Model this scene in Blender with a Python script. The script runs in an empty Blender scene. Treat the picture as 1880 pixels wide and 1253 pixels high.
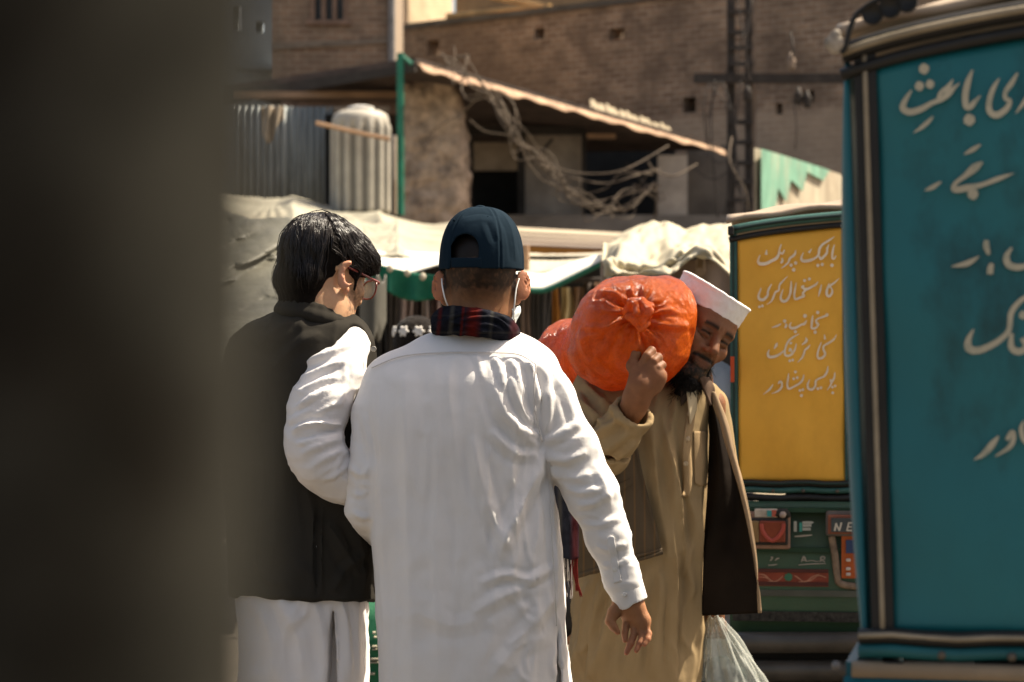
import bpy, bmesh, math, random
import numpy as np
from mathutils import Vector, Matrix

R = math.radians
rng = np.random.default_rng(7)
random.seed(7)
SC = bpy.context.scene
COL = SC.collection

# ------------------------------------------------------------ camera, sky, sun, exposure
F, V0, HC = 4439.0, 645.0, 1.40          # focal length in photo pixels, horizon row, camera height
cam_d = bpy.data.cameras.new('camera'); cam = bpy.data.objects.new('camera', cam_d); COL.objects.link(cam)
cam.location = (0, 0, HC); cam.rotation_euler = (R(90), 0, 0)
cam_d.sensor_width = 36.0; cam_d.lens = F / 1880 * 36.0
cam_d.shift_y = (V0 - 626.5) / 1880
cam_d.clip_start = 0.05; cam_d.clip_end = 1000
cam_d.dof.use_dof = True; cam_d.dof.focus_distance = 5.05; cam_d.dof.aperture_fstop = 6.3
SC.camera = cam

SUN = Vector((0.52, 0.20, 0.83)).normalized()
world = bpy.data.worlds.new('World'); SC.world = world; world.use_nodes = True
wn = world.node_tree.nodes; wl = world.node_tree.links
sky = wn.new('ShaderNodeTexSky'); sky.sky_type = 'NISHITA'; sky.sun_disc = False
sky.sun_elevation = math.asin(SUN.z); sky.sun_rotation = math.atan2(SUN.x, SUN.y)
sky.air_density = 1.0; sky.dust_density = 4.0; sky.ozone_density = 1.0
tint = wn.new('ShaderNodeMix'); tint.data_type = 'RGBA'; tint.blend_type = 'MULTIPLY'; tint.inputs[0].default_value = 1; tint.inputs[7].default_value = (1.0, .88, .755, 1)   # dusty city air
bg = wn['Background']; wl.new(sky.outputs[0], tint.inputs[6]); wl.new(tint.outputs[2], bg.inputs[0]); bg.inputs[1].default_value = 0.10
sun_d = bpy.data.lights.new('sun', 'SUN'); sun_d.energy = 4.6; sun_d.angle = R(0.5); sun_d.color = (1.0, 0.90, 0.73)
sun = bpy.data.objects.new('sun', sun_d); COL.objects.link(sun)
sun.rotation_euler = (-SUN).to_track_quat('-Z', 'Y').to_euler(); sun.location = SUN * 60
SC.view_settings.view_transform = 'Standard'; SC.view_settings.look = 'None'
SC.view_settings.gamma = 1.0; SC.view_settings.exposure = 1.26
SC.cycles.use_denoising = True
SC.cycles.max_bounces = 8

# ------------------------------------------------------------ helpers
def P(u, v, Y):
    """world point seen at photo pixel (u, v), Y metres in front of the camera"""
    return np.array([(u - 940.0) / F * Y, Y, HC - (v - V0) / F * Y])

def srgb(r, g, b):
    f = lambda c: (c / 255 / 12.92) if c / 255 <= .04045 else ((c / 255 + .055) / 1.055) ** 2.4
    return (f(r), f(g), f(b))

def wloc(o):
    v = np.zeros(3)
    while o is not None:
        v += np.array(o.location); o = o.parent
    return v

def link_mesh(name, verts, faces, mat=None, parent=None, smooth=True, uvs=None, attrs=None, local=False):
    verts = np.asarray(verts, dtype=np.float64).reshape(-1, 3)
    if parent is not None and not local:
        verts = verts - wloc(parent)
    me = bpy.data.meshes.new(name)
    if isinstance(faces, np.ndarray) and faces.ndim == 2:
        n, k = faces.shape
        me.vertices.add(len(verts)); me.vertices.foreach_set('co', verts.astype(np.float32).ravel())
        me.loops.add(n * k); me.loops.foreach_set('vertex_index', faces.astype(np.int32).ravel())
        me.polygons.add(n); me.polygons.foreach_set('loop_start', np.arange(0, n * k, k, dtype=np.int32))
        me.update(calc_edges=True)
    else:
        me.from_pydata(verts.tolist(), [], [list(map(int, f)) for f in faces]); me.update()
    if uvs is not None:
        lay = me.uv_layers.new(name='UVMap')
        li = np.empty(len(me.loops), dtype=np.int32); me.loops.foreach_get('vertex_index', li)
        lay.data.foreach_set('uv', np.asarray(uvs, dtype=np.float32)[li].ravel())
    for k_, a in (attrs or {}).items():
        at = me.attributes.new(k_, 'FLOAT', 'POINT'); at.data.foreach_set('value', np.asarray(a, dtype=np.float32))
    me.polygons.foreach_set('use_smooth', np.full(len(me.polygons), bool(smooth)))
    if mat: me.materials.append(mat)
    o = bpy.data.objects.new(name, me); COL.objects.link(o)
    if parent is not None: o.parent = parent
    return o

def tag(o, label=None, cat=None, group=None, kind=None):
    if label: o['label'] = label
    if cat: o['category'] = cat
    if group: o['group'] = group
    if kind: o['kind'] = kind
    return o

def empty(name, loc, label=None, cat=None, group=None):
    o = bpy.data.objects.new(name, None); COL.objects.link(o); o.location = loc; o.empty_display_size = .1
    return tag(o, label, cat, group)

class MB:
    """collects shapes into one mesh"""
    def __init__(s): s.v, s.f, s.uv, s.hasuv = [], [], [], False
    def add(s, verts, faces, uvs=None):
        b = len(s.v); s.v += [tuple(map(float, p)) for p in verts]; s.f += [tuple(int(i) + b for i in f) for f in faces]
        if uvs is not None: s.hasuv = True; s.uv += [tuple(map(float, q)) for q in uvs]
        else: s.uv += [(0, 0)] * len(verts)
        return s
    def box(s, lo, hi):
        x0, y0, z0 = lo; x1, y1, z1 = hi
        return s.add([(x0,y0,z0),(x1,y0,z0),(x1,y1,z0),(x0,y1,z0),(x0,y0,z1),(x1,y0,z1),(x1,y1,z1),(x0,y1,z1)],
                     [(0,3,2,1),(4,5,6,7),(0,1,5,4),(1,2,6,5),(2,3,7,6),(3,0,4,7)])
    def prism(s, poly, ext):
        poly = [np.array(p, float) for p in poly]; n = len(poly); ext = np.array(ext, float)
        return s.add(poly + [p + ext for p in poly],
                     [tuple(range(n - 1, -1, -1)), tuple(range(n, 2 * n))] + [(i, (i + 1) % n, n + (i + 1) % n, n + i) for i in range(n)])
    def tube(s, pts, rad, n=8, flat=1.0, cap=True):
        pts = [np.array(p, float) for p in pts]; m = len(pts)
        rads = rad if hasattr(rad, '__len__') else [rad] * m
        T = [pts[min(i + 1, m - 1)] - pts[max(i - 1, 0)] for i in range(m)]
        T = [t / (np.linalg.norm(t) + 1e-9) for t in T]
        ref = np.array([0, 0, 1.0]) if abs(T[0][2]) < .9 else np.array([0, 1.0, 0])
        N = np.cross(T[0], ref); N /= np.linalg.norm(N) + 1e-9
        vs = []
        for i in range(m):
            N = N - T[i] * np.dot(N, T[i]); N /= np.linalg.norm(N) + 1e-9
            B = np.cross(T[i], N)
            for k in range(n):
                a = 2 * math.pi * k / n
                vs.append(pts[i] + rads[i] * (math.cos(a) * N + flat * math.sin(a) * B))
        fs = [(i*n + k, i*n + (k+1) % n, (i+1)*n + (k+1) % n, (i+1)*n + k) for i in range(m-1) for k in range(n)]
        if cap: fs += [tuple(range(n - 1, -1, -1)), tuple((m-1)*n + k for k in range(n))]
        return s.add(vs, fs)
    def sheet(s, fn, nu, nv, th=.003, uvscale=None):
        U, V = np.meshgrid(np.linspace(0, 1, nu), np.linspace(0, 1, nv), indexing='ij')
        Pn = np.array([[fn(U[i, j], V[i, j]) for j in range(nv)] for i in range(nu)], float)
        du = np.gradient(Pn, axis=0); dv = np.gradient(Pn, axis=1)
        Nn = np.cross(du, dv); Nn /= np.linalg.norm(Nn, axis=2, keepdims=True) + 1e-12
        A = (Pn + Nn * th / 2).reshape(-1, 3); B = (Pn - Nn * th / 2).reshape(-1, 3)
        idx = lambda i, j: i * nv + j
        n = nu * nv; f = []
        for i in range(nu - 1):
            for j in range(nv - 1):
                a, b, c, d = idx(i,j), idx(i+1,j), idx(i+1,j+1), idx(i,j+1)
                f += [(a, b, c, d), (n+d, n+c, n+b, n+a)]
        for i in range(nu - 1):
            f += [(idx(i+1,0), idx(i,0), n+idx(i,0), n+idx(i+1,0)), (idx(i,nv-1), idx(i+1,nv-1), n+idx(i+1,nv-1), n+idx(i,nv-1))]
        for j in range(nv - 1):
            f += [(idx(0,j), idx(0,j+1), n+idx(0,j+1), n+idx(0,j)), (idx(nu-1,j+1), idx(nu-1,j), n+idx(nu-1,j), n+idx(nu-1,j+1))]
        uv = np.stack([U.ravel(), V.ravel()], 1)
        return s.add(np.concatenate([A, B]), f, np.concatenate([uv, uv]))
    def lathe(s, prof, c, n=24, axis=2):
        vs, fs = [], []
        for (r, h) in prof:
            for k in range(n):
                a = 2 * math.pi * k / n
                p = [0, 0, 0]; p[(axis+1) % 3] = r * math.cos(a); p[(axis+2) % 3] = r * math.sin(a); p[axis] = h
                vs.append(np.array(p) + np.array(c))
        for i in range(len(prof) - 1):
            for k in range(n):
                fs.append((i*n+k, i*n+(k+1) % n, (i+1)*n+(k+1) % n, (i+1)*n+k))
        fs += [tuple(range(n-1, -1, -1)), tuple((len(prof)-1)*n+k for k in range(n))]
        return s.add(vs, fs)
    def build(s, name, mat=None, parent=None, smooth=False, label=None, local=False):
        o = link_mesh(name, s.v, s.f, mat, parent, smooth, s.uv if s.hasuv else None, local=local)
        if label: o['label'] = label
        return o

def cr(pts, n=8):
    """Catmull-Rom through points (any dimension)"""
    pts = [np.array(p, float) for p in pts]; out = []
    for i in range(len(pts) - 1):
        p0 = pts[max(i-1, 0)]; p1 = pts[i]; p2 = pts[i+1]; p3 = pts[min(i+2, len(pts)-1)]
        for t in np.linspace(0, 1, n, endpoint=False):
            out.append(.5*((2*p1) + (p2-p0)*t + (2*p0-5*p1+4*p2-p3)*t*t + (3*p1-p0-3*p2+p3)*t**3))
    out.append(pts[-1]); return out

def bevel(o, w=.004, seg=2):
    m = o.modifiers.new('bevel', 'BEVEL'); m.width = w; m.segments = seg; m.limit_method = 'ANGLE'; m.angle_limit = R(40); m.harden_normals = False
    return o

# ------------------------------------------------------------ materials
def mat(name, col, rough=.8, var=.22, scale=6., bump=.15, bscale=80., bdist=.002, spec=.3, metal=0., sss=0., dirt=None, dscale=2.5, damt=.5,
        coord='Object', stretch=(1, 1, 1), attr=None, attrcol=None, transl=0., sheen=0.):
    m = bpy.data.materials.new(name); m.use_nodes = True
    nt = m.node_tree; n = nt.nodes; l = nt.links; b = n['Principled BSDF']
    tc = n.new('ShaderNodeTexCoord'); mp = n.new('ShaderNodeMapping'); mp.inputs['Scale'].default_value = stretch
    l.new(tc.outputs[coord], mp.inputs[0])
    nz = n.new('ShaderNodeTexNoise'); nz.inputs['Scale'].default_value = scale; nz.inputs['Detail'].default_value = 6; nz.inputs['Roughness'].default_value = .6
    l.new(mp.outputs[0], nz.inputs['Vector'])
    rp = n.new('ShaderNodeMapRange'); rp.inputs[1].default_value = .3; rp.inputs[2].default_value = .7
    l.new(nz.outputs[0], rp.inputs[0])
    mx = n.new('ShaderNodeMix'); mx.data_type = 'RGBA'
    mx.inputs[6].default_value = (*[c * (1 - var) for c in col], 1); mx.inputs[7].default_value = (*[min(c * (1 + var), .95) for c in col], 1)
    l.new(rp.outputs[0], mx.inputs[0]); out = mx.outputs[2]
    if dirt:
        n2 = n.new('ShaderNodeTexNoise'); n2.inputs['Scale'].default_value = dscale; n2.inputs['Detail'].default_value = 8; n2.inputs['Roughness'].default_value = .7
        l.new(mp.outputs[0], n2.inputs['Vector'])
        r2 = n.new('ShaderNodeMapRange'); r2.inputs[1].default_value = .5; r2.inputs[2].default_value = .72; r2.inputs[4].default_value = damt
        l.new(n2.outputs[0], r2.inputs[0])
        m2 = n.new('ShaderNodeMix'); m2.data_type = 'RGBA'; m2.inputs[7].default_value = (*dirt, 1)
        l.new(r2.outputs[0], m2.inputs[0]); l.new(out, m2.inputs[6]); out = m2.outputs[2]
    for (an, ac) in (attr or []):
        at = n.new('ShaderNodeAttribute'); at.attribute_name = an
        m3 = n.new('ShaderNodeMix'); m3.data_type = 'RGBA'; m3.inputs[7].default_value = (*ac, 1)
        l.new(at.outputs['Fac'], m3.inputs[0]); l.new(out, m3.inputs[6]); out = m3.outputs[2]
    l.new(out, b.inputs['Base Color'])
    b.inputs['Roughness'].default_value = rough; b.inputs['Specular IOR Level'].default_value = spec; b.inputs['Metallic'].default_value = metal
    if sss:
        b.inputs['Subsurface Weight'].default_value = sss; b.inputs['Subsurface Radius'].default_value = (1.0, .35, .2); b.inputs['Subsurface Scale'].default_value = .012
    if sheen: b.inputs['Sheen Weight'].default_value = sheen
    if bump:
        nb = n.new('ShaderNodeTexNoise'); nb.inputs['Scale'].default_value = bscale; nb.inputs['Detail'].default_value = 4
        l.new(mp.outputs[0], nb.inputs['Vector'])
        bp = n.new('ShaderNodeBump'); bp.inputs['Strength'].default_value = bump; bp.inputs['Distance'].default_value = bdist
        l.new(nb.outputs[0], bp.inputs['Height']); l.new(bp.outputs[0], b.inputs['Normal'])
    if transl:
        tr = n.new('ShaderNodeBsdfTranslucent'); ms = n.new('ShaderNodeMixShader'); ms.inputs[0].default_value = transl
        l.new(out, tr.inputs[0]); l.new(b.outputs[0], ms.inputs[1]); l.new(tr.outputs[0], ms.inputs[2])
        l.new(ms.outputs[0], n['Material Output'].inputs[0])
    m['out'] = 0
    return m

def brick_mat(name, c1, c2, mortar, scale=1., upper=None, zsplit=None, dirt=(.12,.1,.08)):
    """courses of brick, in the UVs' metres"""
    m = bpy.data.materials.new(name); m.use_nodes = True
    nt = m.node_tree; n = nt.nodes; l = nt.links; b = n['Principled BSDF']
    tc = n.new('ShaderNodeTexCoord')
    br = n.new('ShaderNodeTexBrick'); br.inputs['Scale'].default_value = scale; br.inputs['Brick Width'].default_value = .24; br.inputs['Row Height'].default_value = .085
    br.inputs['Mortar Size'].default_value = .012; br.inputs['Color1'].default_value = (*c1, 1); br.inputs['Color2'].default_value = (*c2, 1); br.inputs['Mortar'].default_value = (*mortar, 1)
    l.new(tc.outputs['UV'], br.inputs['Vector'])
    nz = n.new('ShaderNodeTexNoise'); nz.inputs['Scale'].default_value = 1.9; nz.inputs['Detail'].default_value = 9; nz.inputs['Roughness'].default_value = .72
    l.new(tc.outputs['UV'], nz.inputs['Vector'])
    mr = n.new('ShaderNodeMapRange'); mr.inputs[1].default_value = .40; mr.inputs[2].default_value = .62; mr.inputs[4].default_value = .85
    l.new(nz.outputs[0], mr.inputs[0])
    mx = n.new('ShaderNodeMix'); mx.data_type = 'RGBA'; mx.inputs[7].default_value = (*dirt, 1)
    l.new(mr.outputs[0], mx.inputs[0]); l.new(br.outputs[0], mx.inputs[6]); out = mx.outputs[2]
    ng = n.new('ShaderNodeTexNoise'); ng.inputs['Scale'].default_value = .55; ng.inputs['Detail'].default_value = 4; ng.inputs['Distortion'].default_value = .6; l.new(tc.outputs['UV'], ng.inputs['Vector'])
    mg = n.new('ShaderNodeMapRange'); mg.inputs[1].default_value = .44; mg.inputs[2].default_value = .66; mg.inputs[4].default_value = .6; l.new(ng.outputs[0], mg.inputs[0])
    mh = n.new('ShaderNodeMix'); mh.data_type = 'RGBA'; mh.inputs[7].default_value = (*[c * .75 for c in dirt], 1); l.new(mg.outputs[0], mh.inputs[0]); l.new(out, mh.inputs[6]); out = mh.outputs[2]
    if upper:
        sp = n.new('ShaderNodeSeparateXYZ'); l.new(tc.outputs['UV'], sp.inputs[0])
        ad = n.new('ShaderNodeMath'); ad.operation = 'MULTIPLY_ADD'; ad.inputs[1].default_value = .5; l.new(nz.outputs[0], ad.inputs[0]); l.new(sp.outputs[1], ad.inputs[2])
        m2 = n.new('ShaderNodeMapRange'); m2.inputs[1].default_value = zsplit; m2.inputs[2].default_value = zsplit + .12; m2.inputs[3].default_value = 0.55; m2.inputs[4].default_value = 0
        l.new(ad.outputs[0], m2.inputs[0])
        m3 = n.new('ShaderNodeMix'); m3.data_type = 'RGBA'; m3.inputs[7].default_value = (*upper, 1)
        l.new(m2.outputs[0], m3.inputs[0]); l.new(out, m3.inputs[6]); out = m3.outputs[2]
    l.new(out, b.inputs['Base Color']); b.inputs['Roughness'].default_value = .9
    bp = n.new('ShaderNodeBump'); bp.inputs['Strength'].default_value = .6; bp.inputs['Distance'].default_value = .01; bp.invert = True
    l.new(br.outputs['Fac'], bp.inputs['Height']); l.new(bp.outputs[0], b.inputs['Normal'])
    return m

# ------------------------------------------------------------ distance-field sculpting (bodies, clothes, sacks)
class Vol:
    def __init__(s, lo, hi, h, zbands=None, xb=None, yb=None):
        ax = [np.arange(lo[k], hi[k] + h, h) for k in range(3)]
        for k, bands in ((2, zbands), (0, xb), (1, yb)):   # [(from, to, step)...]: finer where there is detail
            if bands: ax[k] = np.concatenate([np.arange(a, b - 1e-4, st) for a, b, st in bands] + [[bands[-1][1]]])
        s.ax = [a.astype(np.float64) for a in ax]
        s.f = np.full([len(a) for a in s.ax], .5, dtype=np.float32)
    def sub(s, lo, hi, m):
        return tuple(slice(max(int(np.searchsorted(a, lo[k] - m)) - 1, 0), int(np.searchsorted(a, hi[k] + m)) + 1) for k, a in enumerate(s.ax))
    def grid(s, sl): return s.ax[0][sl[0]][:, None, None], s.ax[1][sl[1]][None, :, None], s.ax[2][sl[2]][None, None, :]
    def op(s, d, sl, k, mode):
        a = s.f[sl]; d = d.astype(np.float32)
        if mode == 'sub': a = -a; 
        if k > 0:
            h = np.clip(.5 + .5 * (d - a) / k, 0, 1); r = d * (1 - h) + a * h - k * h * (1 - h)
        else: r = np.minimum(a, d)
        s.f[sl] = -r if mode == 'sub' else r
    def cone(s, a, b, ra, rb, k=.01, mode='add'):
        a = np.array(a, float); b = np.array(b, float); r = max(ra, rb)
        sl = s.sub(np.minimum(a, b) - r, np.maximum(a, b) + r, .03 + k); X, Y, Z = s.grid(sl)
        d = b - a; L2 = float(d @ d) + 1e-12
        t = np.clip(((X - a[0]) * d[0] + (Y - a[1]) * d[1] + (Z - a[2]) * d[2]) / L2, 0, 1)
        q = np.sqrt((X - a[0] - t * d[0])**2 + (Y - a[1] - t * d[1])**2 + (Z - a[2] - t * d[2])**2) - (ra + (rb - ra) * t)
        s.op(q, sl, k, mode); return s
    def chain(s, pts, k=.02, mode='add'):
        """pts: (point, radius)..."""
        for (p, r), (q, t) in zip(pts[:-1], pts[1:]): s.cone(p, q, r, t, k, mode)
        return s
    def ell(s, c, rad, Rm=None, k=.01, mode='add', p=2.0):
        c = np.array(c, float); rad = np.array(rad, float); r = rad.max() * 1.05
        sl = s.sub(c - r, c + r, .03 + k); X, Y, Z = s.grid(sl)
        Rm = np.eye(3) if Rm is None else np.array(Rm)
        dx, dy, dz = X - c[0], Y - c[1], Z - c[2]
        q = [(Rm[0, i] * dx + Rm[1, i] * dy + Rm[2, i] * dz) / rad[i] for i in range(3)]
        if p == 2.0:
            k0 = np.sqrt(q[0]**2 + q[1]**2 + q[2]**2); k1 = np.sqrt((q[0]/rad[0])**2 + (q[1]/rad[1])**2 + (q[2]/rad[2])**2) + 1e-9
            d = k0 * (k0 - 1) / k1
        else:
            k0 = (np.abs(q[0])**p + np.abs(q[1])**p + np.abs(q[2])**p)**(1/p); d = (k0 - 1) * rad.min()
        s.op(d, sl, k, mode); return s
    def torso(s, rows, k=.02, mode='add'):
        """rows: (z, cx, a, cy, b, n) elliptic sections, interpolated over z"""
        rows = sorted(rows); A = np.array(rows, float); z = A[:, 0]
        lo = np.array([(A[:, 1] - A[:, 2]).min(), (A[:, 3] - A[:, 4]).min(), z[0]]); hi = np.array([(A[:, 1] + A[:, 2]).max(), (A[:, 3] + A[:, 4]).max(), z[-1]])
        sl = s.sub(lo, hi, .05 + k); X, Y, Z = s.grid(sl)
        zz = np.clip(Z, z[0], z[-1]); I = [mono(z, A[:, j], zz) for j in range(1, 6)]
        q = (np.abs((X - I[0]) / I[1])**I[4] + np.abs((Y - I[2]) / I[3])**I[4])**(1 / I[4])
        d = (q - 1) * np.minimum(I[1], I[3])
        d = np.maximum(d, np.maximum(z[0] - Z, Z - z[-1]))
        s.op(d, sl, k, mode); return s
    def func(s, fn, lo, hi, k=0., mode='add'):
        sl = s.sub(np.array(lo), np.array(hi), .0); X, Y, Z = s.grid(sl)
        s.op(np.broadcast_to(fn(X, Y, Z), np.broadcast(X, Y, Z).shape), sl, k, mode); return s
    def mesh(s, smooth=2):
        f = s.f.copy()
        for ax in range(3):
            sl = [slice(None)] * 3
            for e in (0, -1): sl[ax] = e; f[tuple(sl)] = np.maximum(f[tuple(sl)], 1e-4)
        ins = f < 0; nx, ny, nz = f.shape
        cnt = np.zeros((nx-1, ny-1, nz-1), np.int8)
        for i in (0, 1):
            for j in (0, 1):
                for k in (0, 1): cnt += ins[i:nx-1+i, j:ny-1+j, k:nz-1+k]
        act = np.argwhere((cnt > 0) & (cnt < 8)); I, J, K = act.T
        vid = np.full(cnt.shape, -1, np.int64); vid[I, J, K] = np.arange(len(act))
        cs = [(i, j, k) for i in (0, 1) for j in (0, 1) for k in (0, 1)]
        val = {c: f[I + c[0], J + c[1], K + c[2]] for c in cs}
        acc = np.zeros((len(act), 3)); num = np.zeros(len(act))
        for c in cs:
            for ax in range(3):
                if c[ax] == 0:
                    d = list(c); d[ax] = 1; d = tuple(d)
                    a, b = val[c], val[d]; cr_ = (a < 0) != (b < 0)
                    t = np.where(cr_, a / np.where(cr_, a - b, 1), 0)
                    p = np.stack([np.full(len(act), c[q], float) for q in range(3)], 1); p[:, ax] = t
                    acc += p * cr_[:, None]; num += cr_
        u = acc / num[:, None]
        idx = [I, J, K]; V = np.stack([s.ax[q][idx[q]] * (1 - u[:, q]) + s.ax[q][idx[q] + 1] * u[:, q] for q in range(3)], 1)
        quads = []
        for ax in range(3):
            o = [1, 1, 1]; sl0 = [slice(1, -1)] * 3; sl1 = [slice(1, -1)] * 3
            sl0[ax] = slice(0, -1); sl1[ax] = slice(1, None)
            a, b = ins[tuple(sl0)], ins[tuple(sl1)]
            E = np.argwhere(a != b); flip = a[tuple(E.T)]
            E = E + np.array([0 if q == ax else 1 for q in range(3)])
            b1, b2 = (ax + 1) % 3, (ax + 2) % 3
            def cell(d1, d2):
                e = E.copy(); e[:, b1] -= d1; e[:, b2] -= d2; return vid[e[:, 0], e[:, 1], e[:, 2]]
            q = np.stack([cell(1, 1), cell(0, 1), cell(0, 0), cell(1, 0)], 1)
            q[~flip] = q[~flip][:, ::-1]; quads.append(q)
        Q = np.concatenate(quads); Q = Q[(Q >= 0).all(1)]
        return relax(V, Q, smooth), Q

def mono(x, y, q):
    """smooth (cubic hermite, limited slopes) interpolation"""
    x = np.asarray(x, float); y = np.asarray(y, float); h = np.diff(x); s = np.diff(y) / h
    m = np.zeros_like(y); m[1:-1] = np.where(s[1:] * s[:-1] > 0, 2 * s[1:] * s[:-1] / (s[1:] + s[:-1] + 1e-12), 0); m[0], m[-1] = s[0], s[-1]
    i = np.clip(np.searchsorted(x, q) - 1, 0, len(x) - 2); t = (q - x[i]) / h[i]
    return (2*t**3 - 3*t**2 + 1) * y[i] + (t**3 - 2*t**2 + t) * h[i] * m[i] + (-2*t**3 + 3*t**2) * y[i+1] + (t**3 - t**2) * h[i] * m[i+1]

def relax(V, Q, it, lam=.5):
    if it <= 0: return V
    e = np.concatenate([np.stack([Q[:, i], Q[:, (i + 1) % 4]], 1) for i in range(4)])
    n = len(V); deg = np.bincount(e[:, 0], minlength=n) + np.bincount(e[:, 1], minlength=n); deg = np.maximum(deg, 1)
    for i in range(it):
        for l in (lam, -lam * 1.03):                 # Taubin: smooth without shrinking
            S = np.stack([(np.bincount(e[:, 0], V[e[:, 1], q], n) + np.bincount(e[:, 1], V[e[:, 0], q], n)) / deg for q in range(3)], 1)
            V = V + l * (S - V)
    return V

def vnormals(V, Q):
    fn = np.cross(V[Q[:, 2]] - V[Q[:, 0]], V[Q[:, 3]] - V[Q[:, 1]]); N = np.zeros_like(V)
    for i in range(4):
        for q in range(3): N[:, q] += np.bincount(Q[:, i], fn[:, q], len(V))
    return N / (np.linalg.norm(N, axis=1, keepdims=True) + 1e-12)

def noise3(p, scale, seed=0, octaves=3):
    """smooth value noise on points"""
    out = np.zeros(len(p)); amp = 1.
    for o in range(octaves):
        q = p * scale * 2**o + seed * 17.31 + o * 5.7; i = np.floor(q).astype(np.int64); f = q - i; f = f*f*(3-2*f)
        def hsh(a, b, c):
            h = (a * 374761393 + b * 668265263 + c * 2147483647 + seed * 1274126177) & 0xffffffff
            h = ((h ^ (h >> 13)) * 1274126177) & 0xffffffff; return ((h ^ (h >> 16)) & 0xffff) / 32768. - 1
        v = 0
        for a in (0, 1):
            for b in (0, 1):
                for c in (0, 1):
                    w = (f[:, 0] if a else 1-f[:, 0]) * (f[:, 1] if b else 1-f[:, 1]) * (f[:, 2] if c else 1-f[:, 2])
                    v = v + w * hsh(i[:, 0]+a, i[:, 1]+b, i[:, 2]+c)
        out += amp * v; amp *= .5
    return out

def folds(V, N, strokes, Yd, side=-1, sharp=1.05, gain=1.):
    """push cloth out along fold lines. strokes: (points in photo pixels, half width px, height mm); side: which way the folded face looks (Y sign)"""
    S = F / Yd; out = V.copy()
    u = 940 + V[:, 0] / V[:, 1] * F; v = V0 - (V[:, 2] - HC) / V[:, 1] * F
    fw = np.clip((side * N[:, 1]) * 2.2 + .35, 0, 1)
    disp = np.zeros(len(V))
    for pts, w, hgt in strokes:
        pts = np.array(cr(pts, 6)); m = len(pts)
        lo = pts.min(0) - 3 * w; hi = pts.max(0) + 3 * w
        sel = np.where((u > lo[0]) & (u < hi[0]) & (v > lo[1]) & (v < hi[1]) & (fw > 0))[0]
        if len(sel) == 0: continue
        q = np.stack([u[sel], v[sel]], 1); best = np.full(len(sel), 1e9); tt = np.zeros(len(sel)); sg = np.zeros(len(sel))
        for i in range(m - 1):
            a, b = pts[i], pts[i+1]; d = b - a; L = d @ d + 1e-9
            t = np.clip(((q - a) @ d) / L, 0, 1); r = q - a - t[:, None] * d; dist = np.hypot(r[:, 0], r[:, 1])
            up = dist < best; best[up] = dist[up]; tt[up] = (i + t[up]) / (m - 1); sg[up] = np.sign(d[0] * r[up, 1] - d[1] * r[up, 0])
        x = best / w * np.where(sg > 0, 1.5, .8)             # steeper on one flank
        prof = np.exp(-np.abs(x)**sharp * 1.35) - .35 * np.exp(-((best / w - 1.7) / .6)**2)
        taper = np.clip(np.minimum(tt, 1 - tt) * 4, 0, 1)**.7
        disp[sel] += hgt * .0017 * gain * prof * taper * fw[sel]
    return out + N * disp[:, None]

def drape(V, N, amp, freq, seed, mask=1., power=3):
    """long soft creases: thin raised lines of a stretched noise"""
    r = 1 - np.abs(noise3(V * np.array(freq) + .35 * noise3(V, 9, seed + 1, 2)[:, None], 1., seed, 2)); r = np.clip(r, 0, 1)**power
    return V + N * ((r - .3) * amp * mask)[:, None]

def rot(yaw=0, pitch=0, roll=0):
    """columns = person's left(x), forward(y), up(z) in world; yaw about z, then pitch about own x, roll about own forward axis"""
    return np.array(Matrix.Rotation(yaw, 3, 'Z') @ Matrix.Rotation(pitch, 3, 'X') @ Matrix.Rotation(roll, 3, 'Y'))
# ------------------------------------------------------------ setting: ground
gm = mat('dusty_asphalt', (.14, .118, .092), .95, .25, 1.2, .5, 40, .01, dirt=(.12, .1, .08), dscale=.6)
g = MB(); g.add([(-150, -60, 0), (150, -60, 0), (150, 200, 0), (-150, 200, 0)], [(0, 1, 2, 3)])
tag(g.build('ground', gm), kind='structure')

# ------------------------------------------------------------ buildings
def wall_mesh(mb, A, B, z0, z1, th, holes=(), recess=None):
    """upright wall from A to B (x, y) with rectangular openings (s0, s1, z0, z1) in metres along it; UVs in metres"""
    A = np.array(A, float); B = np.array(B, float); L = np.linalg.norm(B - A); d = (B - A) / L; nrm = np.array([-d[1], d[0]])
    ss = sorted({0., L, *[h[0] for h in holes], *[h[1] for h in holes]}); zs = sorted({z0, z1, *[h[2] for h in holes], *[h[3] for h in holes]})
    pt = lambda s, z, o: (A[0] + d[0]*s + nrm[0]*o, A[1] + d[1]*s + nrm[1]*o, z)
    for i in range(len(ss) - 1):
        for j in range(len(zs) - 1):
            sm, zm = (ss[i] + ss[i+1]) / 2, (zs[j] + zs[j+1]) / 2
            if any(h[0] < sm < h[1] and h[2] < zm < h[3] for h in holes): continue
            c = [(ss[i], zs[j]), (ss[i+1], zs[j]), (ss[i+1], zs[j+1]), (ss[i], zs[j+1])]
            mb.add([pt(s, z, 0) for s, z in c], [(0, 1, 2, 3)], c); mb.add([pt(s, z, th) for s, z in c], [(3, 2, 1, 0)], c)
    def strip(a, b):
        mb.add([pt(*a, 0), pt(*b, 0), pt(*b, th), pt(*a, th)], [(0, 1, 2, 3)], [(a[0], a[1]), (b[0], b[1]), (b[0]+th, b[1]+th), (a[0]+th, a[1]+th)])
    for (s0, s1, a, b) in holes:
        for e in (((s0, a), (s1, a)), ((s1, a), (s1, b)), ((s1, b), (s0, b)), ((s0, b), (s0, a))): strip(*e)
    for e in (((L, z0), (0, z0)), ((L, z1), (L, z0)), ((0, z1), (L, z1)), ((0, z0), (0, z1))): strip(*e)
    return pt

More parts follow.
